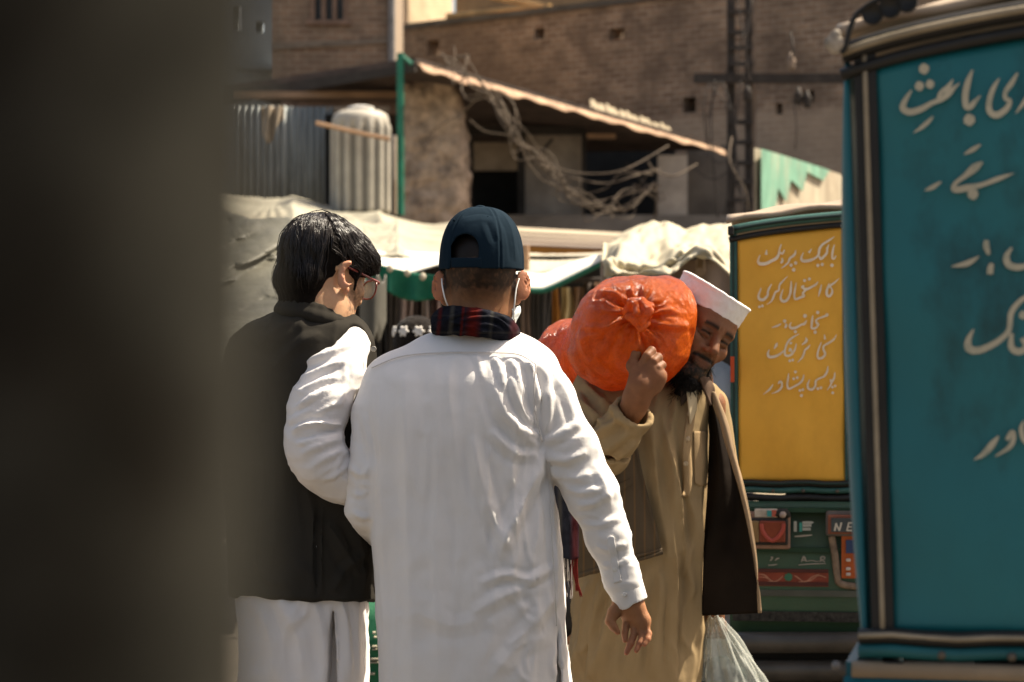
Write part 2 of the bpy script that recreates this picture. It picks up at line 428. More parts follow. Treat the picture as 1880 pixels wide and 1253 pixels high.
M_dark = mat('unlit_black', (.012, .012, .011), .95, .3, 4, 0)  # near-black colour stands in for the shade inside rooms, holes and gaps
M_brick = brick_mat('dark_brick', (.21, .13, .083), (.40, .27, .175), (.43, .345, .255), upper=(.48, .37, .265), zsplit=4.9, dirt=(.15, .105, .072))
M_brickL = brick_mat('plastered_brick', (.20, .115, .07), (.33, .205, .125), (.38, .29, .20), dirt=(.17, .12, .08))
M_wood = mat('weathered_wood', (.32, .2, .12), .85, .3, 3, .4, 30, .004, stretch=(1, 1, 6))
M_tan = mat('sunlit_plaster', (.55, .42, .27), .9, .18, 3, .3, 40, .004, dirt=(.35, .25, .16))
M_grey = mat('grey_render', (.22, .235, .235), .9, .2, 2, .3, 30, .004)

# long brick wall, right end nearer
bw = empty('brick_building', (4.5, 32.5, 0), 'long dark brick building with small square holes, behind the utility pole', 'building')
mb = MB(); A2, B2 = np.array([-2.6, 38.6]), np.array([9.2, 28.5]); L2 = np.linalg.norm(B2 - A2)
def on_wall(u, v):
    d = (B2 - A2) / L2; k = (u - 940) / F; s = (k * A2[1] - A2[0]) / (d[0] - k * d[1]); y = A2[1] + d[1] * s
    return s, HC - (v - V0) / F * y
hl = []
for (u, v, w, h) in ((1265, 193, .24, .22), (795, 88, .26, .24), (990, 62, .2, .16), (1132, 62, .3, .16), (1478, 178, .3, .16), (1430, 200, .12, .16)):
    s, z = on_wall(u, v); hl.append((s - w/2, s + w/2, z - h/2, z + h/2))
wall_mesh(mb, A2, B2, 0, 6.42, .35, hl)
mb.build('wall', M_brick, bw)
mb = MB(); d_ = (B2 - A2) / L2; n_ = np.array([-d_[1], d_[0]])
q = lambda s, o, z: (A2[0] + d_[0]*s + n_[0]*o, A2[1] + d_[1]*s + n_[1]*o, z)
mb.prism([q(-.05, -.05, 6.42), q(L2, -.05, 6.42), q(L2, .4, 6.42), q(-.05, .4, 6.42)], (0, 0, .09))
mb.build('coping', mat('dusty_coping', (.11, .1, .085), .9, .3, 2, .3, 30, .004), bw)
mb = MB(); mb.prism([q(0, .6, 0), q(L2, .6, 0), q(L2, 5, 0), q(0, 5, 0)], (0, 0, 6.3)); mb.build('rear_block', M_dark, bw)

# upper storey in the sun above it
tb = empty('upper_storey', (-1, 44, 0), 'sunlit tan upper storey with ochre beams above the brick wall', 'building')
a = P(716, 80, 44); b = P(830, 80, 47)
mb = MB(); wall_mesh(mb, (a[0], a[1]), (b[0], b[1]), 0, 9.5, .3); mb.build('wall', M_tan, tb)
mb = MB()
for (u0, v0, u1, v1) in ((822, 30, 1010, 12), (822, 44, 985, 22), (900, -6, 1022, 18)):
    mb.tube([P(u0, v0, 43), P(u1, v1, 41)], .055, 6)
mb.build('roof_beam', mat('ochre_beam', (.5, .3, .12), .8, .3, 3, .2), tb)
mb = MB(); a = P(836, 60, 45); b = P(1300, 40, 42); wall_mesh(mb, (a[0], a[1]), (b[0], b[1]), 0, 10, .3); mb.build('back_wall', mat('ochre_plaster', (.33, .22, .12), .9, .3, 2, .3), tb)

# tall brick house at the left
lb = empty('brick_house', (-2.5, 33, 0), 'tall brown brick house with a three-pane window under the top edge', 'building')
a = P(498, 0, 33.5); b = P(722, 0, 33.5); LA = np.array([a[0], 33.5]); LB = np.array([b[0], 33.5]); Ll = np.linalg.norm(LB - LA)
sc_ = F / 33.5; zz = lambda v: HC + (V0 - v) / sc_
s0 = (570 - 498) / sc_; s1 = (637 - 498) / sc_
mb = MB(); wall_mesh(mb, LA, LB, 0, 9, .35, [(s0, s1, zz(40), zz(-70))]); mb.build('wall', M_brickL, lb)
mb = MB(); dl = (LB - LA) / Ll; nl = np.array([-dl[1], dl[0]])
ql = lambda s, o, z: (LA[0] + dl[0]*s + nl[0]*o, LA[1] + dl[1]*s + nl[1]*o, z)
wfr = MB()
for k in range(4):
    s = s0 + (s1 - s0 - .05) * k / 3; wfr.prism([ql(s, -.03, zz(40)), ql(s + .06, -.03, zz(40)), ql(s + .06, .1, zz(40)), ql(s, .1, zz(40))], (0, 0, .85))
wfr.prism([ql(s0 - .06, -.06, zz(46)), ql(s1 + .06, -.06, zz(46)), ql(s1 + .06, .1, zz(46)), ql(s0 - .06, .1, zz(46))], (0, 0, .06))
wf = wfr.build('window', mat('brown_frame', (.2, .13, .09), .8), lb)
mb.prism([ql(s0, .13, zz(40)), ql(s1, .13, zz(40)), ql(s1, .16, zz(40)), ql(s0, .16, zz(40))], (0, 0, .85)); mb.build('pane', mat('dusty_glass', (.05, .055, .055), .4, spec=.5), wf)
mb = MB(); mb.tube([ql(Ll - .02, -.06, 3), ql(Ll - .02, -.06, 9)], .05, 8); mb.build('drain_pipe', mat('grey_pipe', (.2, .19, .18), .7), lb)
mb = MB(); mb.prism([ql(0, -.04, zz(92)), ql(Ll, -.04, zz(80)), ql(Ll, 0, zz(80)), ql(0, 0, zz(92))], (0, 0, .07)); mb.build('string_course', mat('old_mortar', (.19, .15, .11), .9, .3, 5), lb)
mb = MB(); mb.prism([ql(.05, .4, 0), ql(Ll, .4, 0), ql(Ll, 3, 0), ql(.05, 3, 0)], (0, 0, 8.9)); mb.build('rear_block', M_brickL, lb)

gb = empty('grey_house', (-4.5, 37, 0), 'grey-blue rendered house at the far left with a small white window', 'building')
a = P(300, 0, 37.5); b = P(502, 0, 37); sg = F / 37.2; A3 = np.array([a[0], 37.5]); B3 = np.array([b[0], 37.]); zg = lambda v: HC + (V0 - v) / sg
mb = MB(); wall_mesh(mb, A3, B3, 0, 9, .3, [((481-300)/sg, (498-300)/sg, zg(62), zg(42)), ((434-300)/sg, (449-300)/sg, zg(56), zg(12))]); mb.build('wall', M_grey, gb)
mb = MB(); wall_mesh(mb, (-14., 37.5), (A3[0] - .02, 37.5), 0, 7.5, .3); mb.build('side_wall', M_grey, gb)
mb = MB(); c0 = P(434, 56, 37.1); c1 = P(449, 12, 37.1); mb.box((c0[0], 37.15, c0[2]), (c1[0], 37.25, c1[2])); mb.build('window', mat('pale_pane', (.6, .62, .6), .5), gb)
mb = MB(); c0 = P(430, 122, 36.6); c1 = P(500, 118, 36.6); mb.box((c0[0], 36.6, c0[2]-.04), (c1[0], 37.0, c1[2])); mb.build('ledge', M_grey, gb)

# rooftop shack: floor of shops below, lean-to roof over an open upper floor
sh = empty('rooftop_shack', (0, 30, 0), 'ramshackle upper floor under a wide sloping tin roof with a lit eave', 'building')
Ar = P(762, 117, 28); Lr = P(405, 168, 31); Rr = P(1322, 276, 32.); Br = Lr + (Rr - Ar) * .8
Nr = np.cross(Rr - Ar, Lr - Ar); Nr /= np.linalg.norm(Nr); Nr *= np.sign(Nr[2])
mb = MB(); mb.prism([Ar, Rr, Br, Lr], Nr * .07)
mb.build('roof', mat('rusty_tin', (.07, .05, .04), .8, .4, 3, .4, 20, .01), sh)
mb = MB(); mb.prism([Lr, Ar, Ar + (0, .0, -.09), Lr + (0, 0, -.17)], (.02, .05, 0)); mb.build('eave_board', mat('dark_board', (.05, .042, .036), .9, .3, 4), sh)
# ragged fascia along the right eave, catching the sun
fd = (Rr - Ar); fl = np.linalg.norm(fd); fd /= fl; fo = np.cross(fd, [0, 0, 1.]); fo /= np.linalg.norm(fo); fo *= -np.sign(fo[1])
mb = MB()
def fasc(u, v):
    w = .115 * (1 - .35 * u) * (.85 + .3 * math.sin(u * 17) * math.sin(u * 61 + 1)); off = .006 * math.sin(u * 140)
    return Ar + fd * fl * u + fo * (.05 + w * .95 * v + off) + np.array([0, 0, .0 - w * v * 1.05])
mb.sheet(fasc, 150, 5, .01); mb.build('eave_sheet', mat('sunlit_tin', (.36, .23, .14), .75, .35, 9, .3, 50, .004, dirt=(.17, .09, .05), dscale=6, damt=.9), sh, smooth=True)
mb = MB(); mb.sheet(lambda u, v: P(1085 + 150*u, 192 + 52*u, 31.5) + np.array([0, .5*v, -.05 + .16*v + .03*math.sin(u*23)*math.sin(u*51)]), 60, 4, .01); mb.build('straw_strip', mat('straw', (.30, .245, .165), .9, .3, 20, .5, 90, .01), sh)
def panel(name, u0, v0, u1, v1, Y, m, th=.12, sm=False):
    c0, c1 = P(u0, v1, Y), P(u1, v0, Y); mb = MB(); mb.box((c0[0], Y, c0[2]), (c1[0], Y + th, c1[2])); return mb.build(name, m, sh, sm)
M_pl = mat('dim_plaster', (.42, .33, .235), .95, .25, 3, .3, 30, .006, dirt=(.22, .17, .12)); M_pl2 = mat('grey_plaster', (.36, .305, .25), .95, .25, 3, .3, 30, .006, dirt=(.2, .17, .14))
M_beam = mat('sooty_beam', (.035, .03, .026), .9, .3, 5)
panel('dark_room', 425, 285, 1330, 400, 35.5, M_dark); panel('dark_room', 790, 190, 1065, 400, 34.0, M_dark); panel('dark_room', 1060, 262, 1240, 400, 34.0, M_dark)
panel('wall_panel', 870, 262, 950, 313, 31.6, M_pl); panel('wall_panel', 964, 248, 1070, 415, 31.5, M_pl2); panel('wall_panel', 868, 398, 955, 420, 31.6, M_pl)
panel('wall_panel', 1208, 285, 1262, 425, 31.4, M_pl2); panel('wall_panel', 1262, 268, 1345, 425, 32.6, mat('shaded_plaster', (.15, .125, .10), .95, .5, 1.5, .3))  # last panel: the shadow there is put into a darker plaster colour
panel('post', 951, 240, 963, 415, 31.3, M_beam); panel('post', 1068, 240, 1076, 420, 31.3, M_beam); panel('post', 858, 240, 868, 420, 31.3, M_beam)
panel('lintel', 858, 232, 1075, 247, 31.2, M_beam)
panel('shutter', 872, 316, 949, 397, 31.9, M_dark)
panel('floor_slab', 420, 395, 1390, 470, 30.6, mat('slab_concrete', (.16, .14, .12), .9, .3, 2), .5)
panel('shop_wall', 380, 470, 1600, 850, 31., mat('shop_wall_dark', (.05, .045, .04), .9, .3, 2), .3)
for a_, b_ in (((975, 300, 31.2), (1015, 255, 31.2)), ((1150, 300, 31.3), (1190, 345, 31.3))): mb = MB(); mb.tube([P(*a_), P(*b_)], .022, 6); mb.build('brace', M_beam, sh)
panel('ledge_board', 1078, 246, 1130, 254, 31.0, M_wood)
# rough brick pier, bulging
V = Vol((-1.45, 28.9, 2.9), (-.4, 30.2, 4.75), .03)
V.torso([(2.9, P(800,0,29.5)[0], .41, 29.5, .38, 5), (3.6, P(798,0,29.5)[0], .40, 29.5, .38, 5), (4.3, P(795,0,29.5)[0], .38, 29.5, .36, 5), (4.66, P(785,0,29.5)[0], .33, 29.5, .33, 5)], 0)
v_, q_ = V.mesh(2); n_v = vnormals(v_, q_); v_ = v_ + n_v * (noise3(v_, 6, 3)[:, None] * .05)
link_mesh('pier', v_, q_, mat('rough_masonry', (.46, .34, .24), .95, .45, 6, .9, 14, .04, dirt=(.08, .06, .05), dscale=4.5, damt=.95), sh)
# low brick courses and rails above the sheets, left
panel('brick_band', 515, 186, 742, 209, 29.9, mat('pinkish_brick', (.25, .17, .13), .9, .3, 8, .4, 30, .01))
panel('top_rail', 425, 168, 742, 180, 29.6, M_wood); panel('top_rail', 600, 196, 715, 204, 29.4, mat('pale_rail', (.3, .25, .21), .9))
# corrugated sheets
mb = MB()
mb.sheet(lambda u, v: P(425 + 186*u, 380 - 185*v, 29.3) + np.array([0, .022*math.sin(u*2*math.pi*15) + .1*(u > .53), 0]), 200, 3, .008)
mb.build('tin_sheet', mat('grey_tin', (.23, .25, .245), .6, .35, 4, .2, 30, .003, stretch=(3, 1, .35), dirt=(.05, .045, .04), dscale=2.2, damt=.85), sh, smooth=True)
panel('tin_gap', 596, 210, 612, 385, 29.25, M_dark, .05)
mb = MB(); mb.tube([P(580, 226, 26.7), P(640, 240, 26.7), P(716, 256, 26.7)], .028, 6); mb.build('pole_rail', M_wood, sh)
mb = MB(); mb.tube([P(735, 98, 28.0), P(735, 395, 28.0)], .042, 8); mb.tube([P(735, 100, 28.0), P(756, 118, 28.0)], .03, 6); mb.build('green_post', mat('green_paint', (.02, .16, .10), .5, .3, 6), sh)

tw = empty('water_tank', P(662, 390, 27.3), 'ribbed white plastic water tank under the left side of the tin roof', 'tank')
rad = 52 / F * 27.3; c0 = P(662, 392, 27.3)
def tankfn(u, v):
    a = 2 * math.pi * u; h = v
    prof = np.interp(h, [0, .84, .9, .95, .985, 1.0], [1, 1, .97, .8, .45, .05]); z = np.interp(h, [0, .84, .9, .95, 1.0], [0, 1.02, 1.10, 1.145, 1.17])
    rr = rad * prof * (1 + .13 * (1 if h < .82 else 0) * max(-.5, min(.5, 1.6*math.sin(a * 15))))
    return np.array([c0[0] + rr * math.cos(a), 27.3 + rr * math.sin(a), c0[2] + z])
mb = MB(); mb.sheet(tankfn, 180, 26, .006); tk = mb.build('tank_body', mat('white_plastic', (.40, .37, .31), .55, .15, 4, .1, dirt=(.3, .27, .22), attr=[('rib_shade', (.15, .14, .12))]), tw, smooth=True)
at_ = tk.data.attributes.new('rib_shade', 'FLOAT', 'POINT'); lay_ = [u_[0] for u_ in mb.uv]; hv_ = [u_[1] for u_ in mb.uv]      # shade between the ribs, painted as a darker groove colour
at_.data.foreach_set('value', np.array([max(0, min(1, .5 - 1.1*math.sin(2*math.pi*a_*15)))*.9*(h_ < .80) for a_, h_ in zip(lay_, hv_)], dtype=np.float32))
mb = MB(); mb.lathe([(.13, 1.165), (.15, 1.17), (.15, 1.2), (.08, 1.215)], c0, 20); mb.build('lid', mat('white_lid', (.75, .73, .68), .5), tw)

cl = MB(); cl.sheet(lambda u, v: P(478 + 42*u, 196 + (46 + 22*math.sin(u*5))*v, 28.9) + np.array([0, .05*math.sin(u*14 + v*2), 0]), 30, 16, .01)
tag(cl.build('hung_cloth', mat('tan_rag', (.32, .26, .19), .95, .3, 6), smooth=True), 'tan rag hung over the top of the corrugated tin sheets', 'cloth')

# mint painted board in the sun, right
a, b = P(1385, 0, 20), P(1640, 0, 25.5); zt = lambda v, Y: HC - (v - V0) / F * Y
pw_ = empty('painted_wall', (a[0], a[1], 0), 'peeling mint and cream wall end in full sun, above the yellow rickshaw', 'wall')
mb = MB(); mb.prism([(a[0], a[1], 0), (b[0], b[1], 0), (b[0], b[1], zt(352, 25.5)), (a[0], a[1], zt(272, 20))], (.06, .1, 0)); mb.build('panel', mat('peeling_cream', (.40, .345, .25), .9, .3, 3, .3, 40, .004, dirt=(.22, .165, .11), dscale=2.5, damt=.8, stretch=(1.6, 1, .5)), pw_)
def W_(u, v):
    k = (u - 940)/F; t_ = (k*a[1] - a[0])/((b[0] - a[0]) - k*(b[1] - a[1])); return P(u, v, a[1] + t_*(b[1] - a[1])) + np.array([.05, -.02, 0])
mb = MB(); mb.prism([W_(*q) for q in ((1386, 400), (1410, 400), (1416, 345), (1432, 372), (1440, 330), (1462, 352), (1470, 316), (1500, 332), (1512, 313), (1440, 290), (1386, 274))], (.008, .013, 0)); mb.build('mint_paint', mat('mint_paint', (.15, .31, .22), .85, .3, 4, .3, 40, .004, dirt=(.36, .34, .25), dscale=3, damt=.9, stretch=(1.6, 1, .5)), pw_)

# ------------------------------------------------------------ utility pole and cables
up = empty('utility_pole', (P(1360, 0, 26)[0], 26, 0), 'rusty steel utility pole with rungs and a cross-arm against the brick wall', 'utility pole')
M_steel = mat('rusty_steel', (.045, .036, .03), .75, .4, 8, .3, 40, .004); M_steel2 = mat('dusty_steel', (.24, .18, .135), .8, .3, 8, .3, 40, .004)
mb = MB()
for u, w in ((1342, .042), (1374, .036)):
    mb = MB(); c = P(u, 0, 26); mb.box((c[0] - w, 25.96, 0), (c[0] + w, 26.04, 6.3)); mb.build('upright', M_steel, up)
mb = MB(); c = P(1383, 0, 26.1); mb.box((c[0]-.025, 26.08, 0), (c[0]+.025, 26.14, 6.2)); mb.build('channel', M_steel2, up)
mb = MB()
for v in (-20, 22, 60, 88, 118, 225, 262, 300, 335, 368): mb = MB(); c0, c1 = P(1338, v + 4, 25.93), P(1382, v - 4, 25.93); mb.box((c0[0], 25.9, c0[2]), (c1[0], 25.955, c1[2])); mb.build('rung', M_steel, up)
mb = MB(); c0, c1 = P(1274, 152, 25.8), P(1640, 136, 25.8); mb.box((c0[0], 25.76, c0[2]), (c1[0], 25.89, c1[2])); mb.build('cross_arm', M_steel, up)
for u, v in ((1452, 112), (1466, 176), (1482, 182), (1372, 170)):
    mb = MB(); c = P(u, v, 25.7); mb.lathe([(.02, -.1), (.05, -.07), (.035, -.03), (.055, .0), (.03, .04), (.015, .09)], c, 12); mb.build('insulator', M_steel2 if v < 150 else M_steel, up, True)
mb = MB()
for k, (u0, v0, u1, v1, u2, v2) in enumerate(((1320, 150, 1300, 220, 1302, 290), (1330, 160, 1345, 230, 1342, 330), (1360, 150, 1350, 260, 1365, 390), (1300, 150, 1340, 200, 1352, 205), (1330, 265, 1345, 320, 1362, 360), (1452, 60, 1456, 90, 1453, 118), (1456, 180, 1462, 230, 1460, 275), (1312, 148, 1306, 240, 1318, 400), (1326, 150, 1352, 250, 1330, 395), (1366, 60, 1352, 110, 1366, 148), (1350, -20, 1362, 60, 1352, 140), (1380, 0, 1368, 90, 1378, 150), (1290, 280, 1325, 300, 1352, 270), (1262, 300, 1310, 330, 1350, 300), (1340, 396, 1350, 330, 1338, 270), (1300, 152, 1292, 200, 1298, 268))):
    mb.tube(cr([P(u0, v0, 25.7), P(u1, v1, 25.6), P(u2, v2, 25.7)], 8), .006 + .002 * (k % 3), 6)
mb.build('drop_wires', M_steel, up, True)

def strand(mb, pts, rad, Y=None, wob=.0, seed=0):
    pts = cr([P(u, v, y) for u, v, y in pts], 12); n = len(pts)
    if wob:
        r = np.random.default_rng(seed); ph = r.uniform(0, 6.3, 4); fr = r.uniform(.08, .3, 4)
        pts = [p + np.array([math.sin(i * fr[0] + ph[0]), math.sin(i * fr[1] + ph[1]), math.sin(i * fr[2] + ph[2])]) * wob for i, p in enumerate(pts)]
    mb.tube(pts, rad, 6)
M_cable = mat('dusty_cable', (.115, .085, .058), .8, .3, 12); M_cable2 = mat('dark_cable', (.06, .05, .042), .7, .3, 8)
path = [(812, 105, 26.5), (838, 122, 26), (868, 150, 25.6), (905, 190, 25.3), (945, 240, 25), (975, 280, 25), (1010, 320, 25), (1045, 352, 25), (1090, 384, 25), (1140, 378, 25.2), (1180, 360, 25.4), (1210, 340, 25.5)]
mb = MB()
for k in range(3): strand(mb, path, .009, wob=.045, seed=k)
for k in range(5): strand(mb, path, .0055, wob=.12, seed=10 + k)
tag(mb.build('cable_bundle', M_cable, smooth=True), 'thick sagging bundle of dusty cables hanging in front of the tin-roofed shack', 'cables')
for i, (pts, rr, m_, lab) in enumerate((
    ([(905, 190, 25.2), (950, 250, 25), (985, 285, 25), (1030, 310, 25), (1090, 318, 25), (1150, 312, 25), (1225, 270, 25.5)], .02, M_cable, 'upper slack cable that leaves the bundle towards the pole'),
    ([(985, 290, 25), (1010, 320, 25), (1060, 330, 25), (1110, 335, 25), (1160, 325, 25), (1215, 312, 25.5)], .022, M_cable, 'second slack cable, drooping just below the uppermost one'),
    ([(1000, 300, 25), (1040, 345, 25), (1075, 358, 25), (1110, 345, 25), (1140, 322, 25), (1190, 318, 25)], .018, M_cable, 'short looped cable hanging before the dark doorway'),
    ([(1192, 300, 24.8), (1205, 318, 24.8), (1240, 322, 24.8), (1280, 300, 25)], .026, M_cable, 'curled pale cable end in front of the grey plaster'),
    ([(770, 262, 27), (800, 240, 27), (840, 210, 26.5), (878, 178, 26)], .018, M_cable, 'thin cable rising from the masonry pier to the bundle'),
    ([(860, 222, 27), (890, 240, 27), (940, 252, 27)], .016, M_cable, 'faint cable in the shadow under the tin roof'),
    ([(960, 420, 26), (1010, 395, 26), (1050, 375, 26), (1070, 365, 26)], .014, M_cable2, 'thin dark wire below the bundle, before the grey wall panel'),
    ([(1205, 335, 25.5), (1203, 380, 25.5), (1200, 425, 25.5)], .03, M_cable, 'cable dropping straight down beside the doorway'),
    ([(1345, 250, 25), (1340, 300, 24.6), (1365, 345, 24.6), (1372, 392, 24.6)], .022, M_cable, 'loose cable hanging down along the utility pole'))):
    mb = MB(); strand(mb, pts, rr * .38, wob=.012, seed=20 + i); tag(mb.build('cable', m_, smooth=True), lab, 'cable', 'loose cables strung between the shack and the pole')

# ------------------------------------------------------------ market awnings and stall
def tarp(name, c, m, label, nu=60, nv=24, sag=.12, wr=.03, seed=1, edge=None, th=.006, cat='awning', parent=None, fr=1.2, ridge=(), bays=1):
    """c: (u, v, Y) of front-left, front-right, back-right, back-left"""
    c = [P(*p) for p in c]
    def fn(u, v):
        p = (c[0]*(1-u) + c[1]*u)*(1-v) + (c[3]*(1-u) + c[2]*u)*v
        return p
    U, V_ = np.meshgrid(np.linspace(0, 1, nu), np.linspace(0, 1, nv), indexing='ij')
    base = np.array([[fn(U[i, j], V_[i, j]) for j in range(nv)] for i in range(nu)])
    nb = max(1, bays)
    z = -sag * (np.abs(np.sin(math.pi * U * nb)) ** .8) * (.35 + .65 * np.sin(math.pi * np.clip(V_, 0, 1)))
    n1 = noise3(base.reshape(-1, 3) * np.array([.55, .5, 0]), fr, seed, 2).reshape(nu, nv); z = z + wr * n1
    for k_, (u0, v0) in enumerate(((.02, .1), (.98, .05), (.5, .95), (.25, .98), (.75, .0))):      # folds radiating from the ties
        an_ = np.arctan2((V_ - v0) * .5, U - u0); rr_ = np.hypot((V_ - v0) * .5, U - u0); z = z + wr * .22 * np.sin(an_ * (9 + 2*k_) + seed) * np.exp(-rr_ / .22) * np.clip(rr_ * 12, 0, 1)
    for (k, amp, ph) in ridge: z = z + amp * np.sin(V_ * k * math.pi + ph + U * 2)
    if edge is not None: z = z + edge(U) * (1 - V_)**3
    base[:, :, 2] += z
    f2 = lambda u, v: base[min(int(round(u * (nu - 1))), nu - 1), min(int(round(v * (nv - 1))), nv - 1)]
    mb = MB(); mb.sheet(f2, nu, nv, th); o = mb.build(name, m, parent, True)
    return tag(o, label, cat) if parent is None else o
M_cream = mat('cream_tarp', (.37, .345, .265), .75, .2, 1.6, .35, 6, .02, dirt=(.2, .165, .115), dscale=1.1, damt=.6, stretch=(.35, 1.6, 1), transl=.15)
M_cream2 = mat('bright_canvas', (.52, .47, .36), .75, .08, 2, .2, 20, .008, transl=.2)
M_white = mat('white_canvas', (.82, .79, .7), .7, .06, 2, .2, 20, .006, transl=.2)
M_grtarp = mat('grey_plastic_tarp', (.13, .125, .095), .5, .45, 2.5, .7, 7, .04, spec=.35, transl=.12)
tarp('awning', [(380, 428, 20), (870, 476, 20), (850, 408, 27.5), (380, 352, 27.5)], M_cream, 'long cream tarpaulin roof furthest back, below the tin sheets', 130, 60, .16, .09, 1, fr=.9, ridge=((5, .035, 0),), bays=3)
tarp('awning', [(600, 462, 14.6), (862, 486, 14.6), (858, 468, 16.2), (600, 440, 16.2)], M_cream, 'lowest of three overlapping cream tarpaulins between the two heads', 110, 30, .07, .04, 2, bays=2)
tarp('awning', [(600, 437, 16.6), (862, 466, 16.6), (858, 447, 18.2), (600, 415, 18.2)], M_cream, 'middle of three overlapping cream tarpaulins between the two heads', 110, 30, .08, .05, 7, bays=2)
tarp('awning', [(600, 412, 18.6), (862, 445, 18.6), (858, 424, 20.), (600, 392, 20.)], M_cream, 'topmost of three overlapping cream tarpaulins between the two heads', 110, 30, .08, .05, 9, bays=2)
tarp('awning', [(630, 500, 12.4), (860, 492, 12.4), (850, 468, 15.5), (630, 455, 15.5)], M_white, 'bright white awning with a green valance beside the bespectacled man', 60, 20, .02, .015, 3, lambda U: -.03 * np.sin(U * 5))
tarp('awning', [(925, 505, 12.4), (1102, 474, 12.4), (1130, 462, 17.), (925, 462, 17)], M_cream2, 'cream awning sheet right of the blue cap', 50, 24, .05, .015, 4)
# curled bright front edge
fe = [(930, 515, 12.2), (985, 520, 12.2), (1010, 516, 12.2), (1060, 492, 12.2), (1104, 470, 12.2)]
tb_ = [(930, 498, 12.3), (985, 504, 12.3), (1010, 500, 12.3), (1060, 480, 12.3), (1104, 468, 12.3)]
ca, cb = cr([P(*p) for p in tb_], 10), cr([P(*(p[0], p[1] + 10, p[2] - .25)) for p in fe], 10)
mb = MB(); na = len(ca); mb.sheet(lambda u, v: ca[int(round(u*(na-1)))]*(1-v) + cb[int(round(u*(na-1)))]*v, na, 6, .008)
sw = tag(mb.build('awning_border', M_white, smooth=True), 'white scalloped awning border in full sun, right of the blue cap', 'awning')
mb = MB(); mb.tube([p + np.array([0, 0, -.012]) for p in cb], .014, 6); mb.build('binding', mat('green_binding', (.015, .12, .075), .7), sw, True)
gv = [(640, 470, 12.2), (690, 484, 12.2), (745, 498, 12.2), (800, 506, 12.2), (860, 508, 12.2)]
cg = cr([P(*p) for p in gv], 12); ng = len(cg)
mb = MB(); mb.sheet(lambda u, v: cg[int(round(u*(ng-1)))] + np.array([0, .03*math.sin(u*30)*v, -(.125 - .02*math.sin(u*9))*v]), ng, 12, .006)
tag(mb.build('valance', mat('green_cloth', (.012, .15, .085), .7, .3, 6, .3, 30, .006, transl=.25), smooth=True), 'dark green cloth valance hanging under the bright white awning', 'valance')
for u, v in ((716, 490), (748, 498), (776, 505)):
    mb = MB(); mb.ell = None; c = P(u, v + 3, 12.15); mb.lathe([(.004, -.02), (.014, -.012), (.017, 0), (.013, .012), (.004, .018)], c, 8); tag(mb.build('cloth_tie', M_cream2, smooth=True), {716: 'first knotted tie on the green valance, nearest the spectacles', 748: 'middle knotted tie on the green valance', 776: 'knotted tie on the green valance nearest the blue cap'}[u], 'tie', 'ties along the green valance')
# stacked boards and orange fascia
bd = empty('board_stack', P(1070, 440, 19), 'weathered pale boards laid over an orange fascia behind the blue cap', 'boards')
for k, v in enumerate((424, 432, 440, 448)):
    mb = MB(); p0, p1 = P(930, v, 19.6 - .25*k), P(1195, v + 14 - k, 19.2 - .25*k); mb.prism([p0, p1, p1 + (0, .5, .06), p0 + (0, .5, .06)], (0, 0, -.03)); bevel(mb.build('board', mat('pale_board', (.34 - .05*k, .28 - .045*k, .2 - .03*k), .85, .3, 2, .3, 30, .004, stretch=(.5, 4, 4)), bd), .006)
mb = MB(); p0, p1 = P(940, 476, 18.2), P(1200, 492, 18.2); mb.prism([p0, p1, p1 + (0, 0, .11), p0 + (0, 0, .105)], (0, .08, 0)); mb.build('fascia', mat('orange_fascia', (.42, .17, .025), .7, .25, 4), bd)
mb = MB(); mb.box(P(1110, 600, 17.5), P(1150, 470, 17.7)); mb.build('panel', mat('orange_panel', (.36, .15, .02), .8, .2, 3), bd)
# pale tent canopy on the right
def tent(u, v):
    # u along the front edge, v from the hanging front edge up to the back
    top = [(1105, 452), (1170, 425), (1230, 415), (1290, 412), (1348, 402)]
    mid = [(1108, 470), (1160, 478), (1220, 482), (1285, 468), (1352, 505)]
    fr_ = [(1110, 508), (1165, 500), (1228, 505), (1284, 470), (1352, 520)]
    t = np.array(cr(top, 8)); m = np.array(cr(mid, 8)); f = np.array(cr(fr_, 8)); i = u * (len(t) - 1); j = int(i); w = i - j; j2 = min(j + 1, len(t) - 1)
    g_ = lambda a: a[j]*(1-w) + a[j2]*w
    if v < .35: k = v / .35; q = g_(f)*(1-k) + g_(m)*k; y = 9.0 - .1*(1-k)
    else: k = (v - .35) / .65; q = g_(m)*(1-k) + g_(t)*k; y = 9.0 + 3.4*k
    p = P(q[0], q[1], y); q_ = noise3(np.array([[u*5 + v*1.2, v*3.2 - u, .5]]), 1.0, 5, 3)[0]; p[2] += .055*q_*min(1, v*4)*(1 - .5*v); p[1] -= .12*q_; return p
mb = MB(); mb.sheet(tent, 90, 50, .006)
tn = empty('market_tent', P(1235, 480, 9.5), 'pale canvas market tent with a peaked opening, behind the orange sack', 'tent')
M_canvas = mat('pale_canvas', (.50, .45, .33), .8, .15, 3, .5, 9, .02, dirt=(.30, .25, .18), dscale=3, damt=.6, transl=.2)
mb.build('canopy', M_canvas, tn, True)
mb = MB(); mb.sheet(lambda u, v: P(1225 + 130*u, 478 + 110*v, 9.7) + np.array([0, .04*math.sin(u*9), 0]), 20, 12, .006); mb.build('inner_cloth', mat('mauve_canvas', (.3, .23, .185), .9, .15, 3, .2, 20, transl=.3), tn, True)
mb = MB(); mb.tube([P(1286, 480, 9.6), P(1286, 500, 9.5)], .02, 6); mb.tube([P(1112, 480, 9.3), P(1104, 1400, 9.3)], .02, 8); mb.tube([P(1352, 500, 9.3), P(1352, 1330, 9.3)], .02, 8); mb.build('pole', M_steel2, tn)
